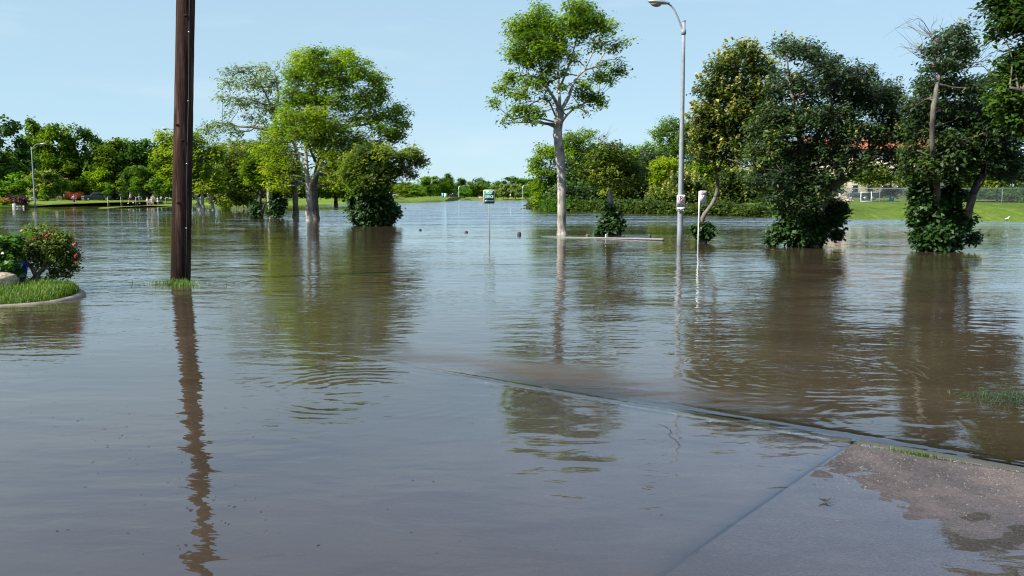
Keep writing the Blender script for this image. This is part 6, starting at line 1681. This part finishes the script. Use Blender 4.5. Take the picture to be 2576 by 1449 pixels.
for lab, px, py, w, h, Y in [('squared white stone pillar of the low stone border', 35.5, 518, 0.38, 0.58, 116.5), ('low pale stone left of the white pillar', 24, 521.5, 0.42, 0.2, 116.8), ('low flat stone right of the white pillar', 46, 520, 0.6, 0.2, 117.5), ('small pale end stone of the border at its right end', 59.5, 519.8, 0.2, 0.26, 117)]:
    p = pfun(px, py, Y)
    o = MB().box((0, 0, 0), (w, w * 0.8, h)).build('border_stone', paint('pale_stone', (0.6, 0.55, 0.46), 0.9, 0, 0.15, 3), None, bevel=0.03)
    o.location = (p[0], p[1], max(h / 2 - 0.05, p[2])); tag(o, lab, 'stone', 'stones of the far left border')
p = gp(131.5, 508, 0.35)
o = MB().box((0, 0, 0.25), (0.2, 0.12, 0.5)).build('marker_post', M['white'], None, bevel=0.02); o.location = p; tag(o, 'short white post under the white flowering tree', 'marker post')

# house behind the left park
hy = 214
h0, h1 = (50 - CX) / FPX * hy, (350 - CX) / FPX * hy
hb_ = ((h0 + h1) / 2, hy, 0.5)
hs_ = thing('house', 'pale low house showing in slivers behind the left park trees', 'house', hb_)
MB().box(((h0 + h1) / 2, hy + 4, 1.9), (h1 - h0, 8, 2.9)).build('wall', M['cream_wall'], hs_, False, hb_)
MB().prism([(hy - 0.6, 3.3), (hy + 4, 5.4), (hy + 8.6, 3.3)], h0 - 0.5, h1 + 0.5, 'x').build('roof', paint('grey_shingle', (0.13, 0.11, 0.10), 0.9, 0, 0.25, 1.2, 0.03), hs_, False, hb_)
for k, x in enumerate(np.arange(h0 + 2, h1 - 1, 4.2)):
    w = MB().box((x, hy - 0.03, 2.2), (1.4, 0.1, 1.2)).build('window', M['white'], hs_, False, hb_)
    MB().box((x, hy - 0.09, 2.2), (1.2, 0.02, 1.0)).build('pane', M['glassdark'], w, False, hb_)

# ---- vehicles
def carmat(name, col):
    m, nt, N, L, P = newmat(name)
    P.inputs['Base Color'].default_value = (*col, 1); P.inputs['Roughness'].default_value = 0.25; P.inputs['Coat Weight'].default_value = 0.6
    nz = N.new('ShaderNodeTexNoise'); nz.inputs['Scale'].default_value = 3
    mr = N.new('ShaderNodeMapRange'); mr.inputs['To Min'].default_value = 0.18; mr.inputs['To Max'].default_value = 0.4
    L.new(nz.outputs['Fac'], mr.inputs['Value']); L.new(mr.outputs['Result'], P.inputs['Roughness'])
    return m
M['lampclear'] = paint('headlight_glass', (0.75, 0.77, 0.8), 0.1, 0, 0.03, 5, spec=0.8)
M['lampred'] = paint('tail_light', (0.35, 0.01, 0.01), 0.2)
def vehicle(name, label, loc, rz, mat, pickup=False, cat='car', L=4.6, W=1.85, group=None):
    t = thing(name, label, cat, loc, rz, group)
    hl = L / 2
    low = [(-hl, 0.42), (-hl, 0.95), (-hl + 0.1, 1.02)] if pickup else [(-hl, 0.38), (-hl, 0.78), (-hl + 0.15, 0.92)]
    if pickup:
        body = [(-hl, 0.42), (hl - 0.1, 0.42), (hl, 0.5), (hl, 0.92), (hl - 0.12, 1.06), (hl - 1.15, 1.14), (hl - 1.25, 1.16), (-hl + 1.75, 1.16), (-hl + 1.75, 1.1), (-hl, 1.1)]
        cabp = [(hl - 1.35, 1.14), (hl - 2.05, 1.76), (hl - 2.3, 1.83), (-hl + 2.1, 1.83), (-hl + 1.82, 1.72), (-hl + 1.72, 1.14)]
    else:
        body = [(-hl, 0.38), (hl - 0.1, 0.36), (hl, 0.46), (hl, 0.7), (hl - 0.15, 0.82), (hl - 1.15, 0.94), (-hl + 0.8, 0.98), (-hl + 0.08, 0.95), (-hl, 0.85)]
        cabp = [(hl - 1.2, 0.93), (hl - 1.95, 1.42), (hl - 2.3, 1.48), (-hl + 1.2, 1.48), (-hl + 0.75, 1.35), (-hl + 0.25, 0.96)]
    MB().prism(body, -W / 2, W / 2).build('body', mat, t, bevel=0.06)
    MB().prism(cabp, -W / 2 + 0.1, W / 2 - 0.1).build('cab', mat, t, bevel=0.06)
    cx_ = sum(p[0] for p in cabp) / len(cabp); cz_ = sum(p[1] for p in cabp) / len(cabp)
    inn_ = [(cx_ + (x - cx_) * 0.86, cz_ + (z - cz_) * 0.74 + 0.02) for x, z in cabp]
    for s in (-1, 1):
        y = s * (W / 2 - 0.1)
        MB().prism(inn_, min(y, y + s * 0.012), max(y, y + s * 0.012)).build('side_window', M['glassdark'], t)
        MB().box((hl - 0.02, s * (W / 2 - 0.28), 0.86 if pickup else 0.68), (0.08, 0.36, 0.2)).build('headlight', M['lampclear'], t)
        MB().box((-hl + 0.01, s * (W / 2 - 0.14), 0.88), (0.06, 0.16, 0.3)).build('tail_light', M['lampred'], t)
        MB().box((cabp[0][0] - 0.35, s * (W / 2 + 0.08), 1.2 if pickup else 1.0), (0.1, 0.2, 0.16)).build('mirror', mat, t)
        for xx in (hl - 0.95, -hl + 0.95):
            wheel(t, (xx, s * (W / 2 - 0.1), 0.38 if pickup else 0.33), 0.38 if pickup else 0.33, 0.24)
    a, b_ = cabp[0], cabp[1]
    MB().prism([(a[0] - 0.03, a[1] + 0.03), (a[0] + 0.0, a[1] + 0.05), (b_[0] + 0.07, b_[1] - 0.03), (b_[0] + 0.03, b_[1] - 0.06)], -W / 2 + 0.2, W / 2 - 0.2).build('windscreen', M['glassdark'], t)
    MB().box((hl, 0, 0.5), (0.14, W * 0.98, 0.2)).build('bumper', M['chrome'] if pickup else M['black'], t, bevel=0.03)
    MB().box((hl - 0.0, 0, 0.84 if pickup else 0.66), (0.06, W * 0.5, 0.22)).build('grille', M['black'], t)
    return t
M['truckblue'] = carmat('dark_blue_paint', (0.010, 0.014, 0.035))
M['cardark'] = carmat('black_paintwork', (0.012, 0.012, 0.014))
M['cargrey'] = carmat('grey_paintwork', (0.22, 0.23, 0.25))
pz = 0.42
pp = gp(243, 505.6, pz)
vehicle('pickup_truck', 'dark blue pickup truck parked under the lime tree at the far left', pp, math.radians(-145), M['truckblue'], True, 'pickup truck', 5.3, 1.95)
pp = gp(286, 503.5, 0.5)
vehicle('parked_car', 'dark car half hidden behind the saplings right of the pickup', pp, math.radians(178), M['cardark'], False, 'car', group='parked cars')
pp = at(984, 501.5, 236); vehicle('parked_car', 'dark car parked on the far bank above the ivy bush', (pp.x, pp.y, 0.95), math.radians(190), M['cardark'], False, 'car', group='parked cars')
pp = at(1006, 501.5, 232); vehicle('parked_car', 'grey car parked beside the dark one on the far bank', (pp.x, pp.y, 0.95), math.radians(170), M['cargrey'], False, 'car', 3.9, group='parked cars')
pp = at(1143, 502.5, 292); vehicle('parked_car', 'dark vehicle far across the water left of the far lamp post', (pp.x, pp.y, 0.5), math.radians(185), M['cardark'], True, 'car', 5.2, 1.95, group='parked cars')
# orange open container
oc = np.array(gp(189, 505.5, 0.45)); oc[1] += 6
oc[0] = (191 - CX) / FPX * oc[1]
om = paint('orange_paint', (0.75, 0.11, 0.012), 0.5, 0, 0.08, 2)
ct = thing('orange_container', 'bright orange open topped container behind the woman in pink', 'container', oc, math.radians(-38))
MB().prism([(-1.35, 0.35), (1.15, 0.35), (1.6, 1.45), (-1.5, 1.45)], -0.9, 0.9).build('box', om, ct)
MB().box((0.05, 0, 1.47), (3.2, 1.94, 0.09)).build('rim', om, ct)
for xx in (-1.1, -0.5, 0.1, 0.7):
    for s in (-1, 1): MB().box((xx, s * 0.93, 0.9), (0.09, 0.06, 1.05)).build('rib', om, ct)
for s in (-0.6, 0.6): MB().box((0, s, 0.2), (2.6, 0.14, 0.3)).build('skid', M['black'], ct)
ct.scale = (1.25, 1.25, 1.1)

# ---- people on the left lawn
def skin_body(name, joints, edges, mat, parent):
    me = bpy.data.meshes.new(name)
    me.from_pydata([j[0] for j in joints], edges, [])
    o = bpy.data.objects.new(name, me); COL.objects.link(o); o.parent = parent
    m = o.modifiers.new('skin', 'SKIN'); m.use_smooth_shade = True
    if not me.skin_vertices: me.attributes.new  # the modifier brings its own layer
    for i, j in enumerate(joints):
        me.skin_vertices[0].data[i].radius = (j[1], j[2] if len(j) > 2 else j[1])
    me.skin_vertices[0].data[0].use_root = True
    s = o.modifiers.new('subdivision', 'SUBSURF'); s.levels = 1; s.render_levels = 2
    me.materials.append(mat)
    return o
M['skin'] = paint('skin', (0.55, 0.32, 0.22), 0.55, 0, 0.05, 12)
M['skin_dark'] = paint('skin_dark', (0.22, 0.11, 0.07), 0.55, 0, 0.05, 12)
def person(label, px, py, z, h, face, stride=0.12, arms=(0.1, 0.1), elbow=0.15, shirt=(0.8, 0.8, 0.8), bottom='shorts', bcol=(0.1, 0.1, 0.2), hair=(0.3, 0.2, 0.1), hairlen=0.1, skin='skin', crouch=0.0, shoes=(0.7, 0.7, 0.7), group=None, Y=None):
    p = gp(px, py, z) if Y is None else at(px, py, Y)
    t = thing('person', label, 'person', (p.x, p.y, z), face, group)
    H = h / 1.75
    def J(x, y, zz, r, r2=None): return ((x * H, y * H, zz * H), r * H, (r2 if r2 else r) * H)
    c = crouch
    pel = 0.93 - 0.45 * c; ch = 1.30 - 0.52 * c; lean = 0.18 * c
    s = stride
    j = [J(0, 0, pel, .125, .10), J(0, lean * .5, (pel + ch) / 2, .115, .09), J(0, lean, ch, .135, .10), J(0, lean + .01, ch + .16, .052), J(0, lean + .02, ch + .22, .055), J(0, lean + .03, ch + .30, .085, .095), J(0, lean + .02, ch + .40, .075)]
    e = [(0, 1), (1, 2), (2, 3), (3, 4), (4, 5), (5, 6)]
    for sd, (sy, ar) in ((-1, (s, arms[0])), (1, (-s, arms[1]))):
        k = len(j)
        j += [J(sd * .17, lean, ch + .06, .055), J(sd * (.21 + ar * .8), lean - sy * .6, ch - .20 + ar * .25, .042), J(sd * (.22 + ar * 1.5), lean - sy * .8 + elbow, ch - .42 + ar * .45, .032), J(sd * (.22 + ar * 1.7), lean - sy * .8 + elbow * 1.3, ch - .53 + ar * .55, .034, .02)]
        e += [(2, k), (k, k + 1), (k + 1, k + 2), (k + 2, k + 3)]
        k = len(j)
        j += [J(sd * .09, 0, pel - .08, .09), J(sd * .10, sy * .8 + .28 * c, .50 - .05 * c, .065), J(sd * .10, sy * 1.2 - (.12 if sy < 0 else 0), .10 + (.1 if sy < -0.1 else 0), .042), J(sd * .11, sy * 1.2 + .13 - (.12 if sy < 0 else 0), .045 + (.06 if sy < -0.1 else 0), .036, .03)]
        e += [(0, k), (k, k + 1), (k + 1, k + 2), (k + 2, k + 3)]
    skin_body('body', j, e, M[skin], t)
    cl = lambda nm, col: paint(nm, col, 0.85, 0, 0.06, 20)
    def loft(name, rings, mat, n=14, closed=False):
        v, f = [], []
        for (x, y, zz, rx, ry) in rings:
            for k in range(n):
                a = 2 * math.pi * k / n; v.append(((x + rx * math.cos(a)) * H, (y + ry * math.sin(a)) * H, zz * H))
        for i in range(len(rings) - 1):
            f += [(i * n + k, i * n + (k + 1) % n, (i + 1) * n + (k + 1) % n, (i + 1) * n + k) for k in range(n)]
        return MB().add(v, f).build(name, mat, t, True)
    loft('shirt', [(0, 0, pel - .03, .165, .135), (0, lean * .3, pel + .1, .15, .125), (0, lean * .7, ch - .12, .165, .135), (0, lean, ch + .03, .19, .13), (0, lean, ch + .1, .15, .10), (0, lean, ch + .14, .07, .07)], cl('shirt_cloth', shirt))
    if bottom == 'shorts':
        sh = MB()
        for sd, sy in ((-1, s), (1, -s)):
            v, f = [], []; rings = [(sd * .07, 0, pel + .02, .10, .13), (sd * .09, sy * .3 + .1 * c, pel - .15, .105, .115), (sd * .095, sy * .55 + .2 * c, pel - .3, .095, .10)]
            for (x, y, zz, rx, ry) in rings:
                for k in range(12):
                    a = 2 * math.pi * k / 12; v.append(((x + rx * math.cos(a)) * H, (y + ry * math.sin(a)) * H, zz * H))
            for i in range(2): f += [(i * 12 + k, i * 12 + (k + 1) % 12, (i + 1) * 12 + (k + 1) % 12, (i + 1) * 12 + k) for k in range(12)]
            sh.add(v, f)
        sh.build('shorts', cl('shorts_cloth', bcol), t, True)
    else:
        lenk = {'skirt': 0.42, 'long_skirt': 0.80}[bottom]
        loft('skirt', [(0, 0, pel + .06, .15, .125), (0, 0, pel - .08, .185, .16), (0, 0, pel - lenk * .6, .21, .2), (0, 0, pel - lenk, .25 if bottom == 'skirt' else .23, .23)], cl('skirt_cloth', bcol))
    hc_ = np.array([0, lean + .012, ch + .345])
    hv = MB(); v, f = [], []
    rings = [(0.098, -0.02 - hairlen), (0.108, -0.01), (0.105, 0.04), (0.085, 0.085), (0.05, 0.115), (0.005, 0.125)]
    for i, (r, zz) in enumerate(rings):
        for k in range(14):
            a = 2 * math.pi * k / 14; fr = math.sin(a) > 0.35
            z2 = zz if not (fr and i < 2) else 0.035 + 0.01 * i
            v.append(((hc_[0] + r * math.cos(a)) * H, (hc_[1] - 0.012 + r * 1.05 * math.sin(a)) * H, (hc_[2] + z2) * H))
    for i in range(5): f += [(i * 14 + k, i * 14 + (k + 1) % 14, (i + 1) * 14 + (k + 1) % 14, (i + 1) * 14 + k) for k in range(14)]
    hv.add(v, f).build('hair', cl('hair', hair), t, True)
    for sd, sy in ((-1, s), (1, -s)):
        MB().box((sd * .105 * H, (sy * 1.2 + .06 - (.12 if sy < 0 else 0)) * H, (.04 + (.07 if sy < -0.1 else 0)) * H), (.09 * H, .25 * H, .08 * H)).build('shoe', cl('shoe', shoes), t, bevel=0.02)
    return t
GP = 'people on the park lawn'
person('woman in a pink top and a long dark skirt standing by the orange container', 186, 512.6, 0.22, 1.58, math.radians(200), 0.06, (0.05, 0.12), 0.12, (0.75, 0.22, 0.30), 'long_skirt', (0.10, 0.03, 0.07), (0.05, 0.03, 0.02), 0.05, group=GP)
person('person in dark clothes standing just behind the woman in pink', 191.5, 512.4, 0.22, 1.70, math.radians(150), 0.05, (0.05, 0.05), 0.1, (0.02, 0.02, 0.03), 'shorts', (0.02, 0.02, 0.02), (0.02, 0.015, 0.01), 0.02, 'skin_dark', group=GP)
person('jogger in a grey shirt and black shorts on the park path', 329, 512.0, 0.34, 1.72, math.radians(80), 0.26, (0.05, 0.05), 0.25, (0.45, 0.47, 0.5), 'shorts', (0.015, 0.015, 0.018), (0.08, 0.06, 0.05), 0.0, group=GP, shoes=(0.85, 0.85, 0.85))
person('person in a teal top bending low on the path behind a sapling', 351.5, 512.2, 0.34, 1.72, math.radians(170), 0.1, (0.2, 0.2), 0.2, (0.03, 0.25, 0.28), 'shorts', (0.03, 0.02, 0.02), (0.05, 0.04, 0.03), 0.0, 'skin_dark', crouch=0.45, group=GP)
person('blonde girl in a white top and denim shorts at the edge of the flood', 371, 516.9, 0.12, 1.22, math.radians(190), 0.1, (0.12, 0.05), 0.12, (0.85, 0.83, 0.80), 'shorts', (0.22, 0.30, 0.5), (0.55, 0.38, 0.18), 0.12, group=GP)
person('small child in pink crouching between the two girls', 377, 515.8, 0.13, 1.15, math.radians(220), 0.05, (0.1, 0.1), 0.2, (0.65, 0.12, 0.28), 'shorts', (0.08, 0.03, 0.08), (0.2, 0.12, 0.06), 0.04, crouch=0.8, group=GP)
person('blonde girl in a white skirt with her back turned', 382, 518.2, 0.10, 1.25, math.radians(10), 0.06, (0.10, 0.22), 0.15, (0.75, 0.55, 0.30), 'skirt', (0.86, 0.85, 0.83), (0.55, 0.40, 0.2), 0.16, group=GP)
person('child with fair hair partly hidden behind the girl in the white skirt', 384.5, 515.2, 0.14, 1.3, math.radians(200), 0.05, (0.35, 0.35), 0.1, (0.5, 0.3, 0.15), 'shorts', (0.3, 0.2, 0.15), (0.6, 0.45, 0.22), 0.06, group=GP)
person('girl in a lilac striped dress running with arms out', 397, 513.4, 0.16, 1.22, math.radians(200), 0.16, (0.38, 0.38), 0.05, (0.62, 0.48, 0.62), 'skirt', (0.70, 0.60, 0.72), (0.25, 0.13, 0.07), 0.08, shoes=(0.03, 0.03, 0.03), group=GP)
person('tiny far walker in white on the far bank', 1284, 503.2, 0.5, 1.7, 0.3, 0.15, (0.05, 0.05), 0.1, (0.85, 0.85, 0.85), 'shorts', (0.1, 0.12, 0.2), (0.1, 0.08, 0.06), 0.0, Y=264)

# stakes beside the saplings
for i, (px, py) in enumerate([(271.5, 520.3), (304.6, 519), (341.8, 514.8), (416.8, 509.8)]):
    q = gp(px, py, 0.14)
    o = MB().tube([(0, 0, -0.2), (0.01, 0, 1.25)], 0.035, 5).build('stake', paint('pale_stake', (0.5, 0.47, 0.38), 0.8)); o.location = q
    tag(o, ['pale stake left of the sapling at the tip of the tongue', 'pale stake left of the olive sapling', 'pale stake left of the sapling by the teal person', 'pale stake left of the sapling beside the utility pole'][i], 'stake', 'stakes by the young trees')

# portable toilets, barrier, railing on the far bank
for lab, px, col in [('teal portable toilet on the far bank', 1114, (0.03, 0.28, 0.30)), ('pale green portable toilet beside the teal one', 1120.5, (0.35, 0.55, 0.45))]:
    q = at(px, 500.5, 235)
    t = thing('portable_toilet', lab, 'portable toilet', (q.x, 235, 0.9), 0, 'portable toilets')
    mm = paint('toilet_plastic', col, 0.5)
    MB().box((0, 0, 0.55), (0.62, 0.62, 1.1)).build('cabin', mm, t, bevel=0.03)
    MB().box((0, -0.325, 0.52), (0.42, 0.03, 0.92)).build('door', paint('toilet_door', tuple(min(1, c * 1.4) for c in col), 0.5), t)
    MB().prism([(-0.34, 1.1), (0.34, 1.1), (0.24, 1.22), (-0.24, 1.22)], -0.33, 0.33).build('roof', M['white'], t)
q = at(1212, 502, 262)
t = thing('road_barrier', 'red and white striped road barrier left of the post office sign', 'barrier', (q.x, 262, 0.35))
for i, z in enumerate((0.35, 0.62, 0.89)):
    MB().box((0, 0, z), (1.75, 0.06, 0.16)).build('board', M['sign_red'] if i != 1 else M['white'], t)
for x in (-0.75, 0.75): MB().box((x, 0.05, 0.45), (0.08, 0.08, 1.1)).build('leg', M['white'], t)
q = at(1170, 504.2, 268)
t = thing('railing', 'dark metal railing at the edge of the far road beside the lamp post', 'railing', (q.x, 268, 0.05))
for x in np.linspace(-1.6, 1.6, 12): MB().tube([(x, 0, -0.2), (x, 0, 0.62)], 0.035, 5).build('bar', M['black'], t)
for z in (0.2, 0.62): MB().tube([(-1.6, 0, z), (1.6, 0, z)], 0.04, 5).build('rail', M['galv'], t)
bpy.context.view_layer.update()
_T = sum(len(o.data.polygons) for o in bpy.data.objects if o.type == 'MESH'); print('FACES', _T)
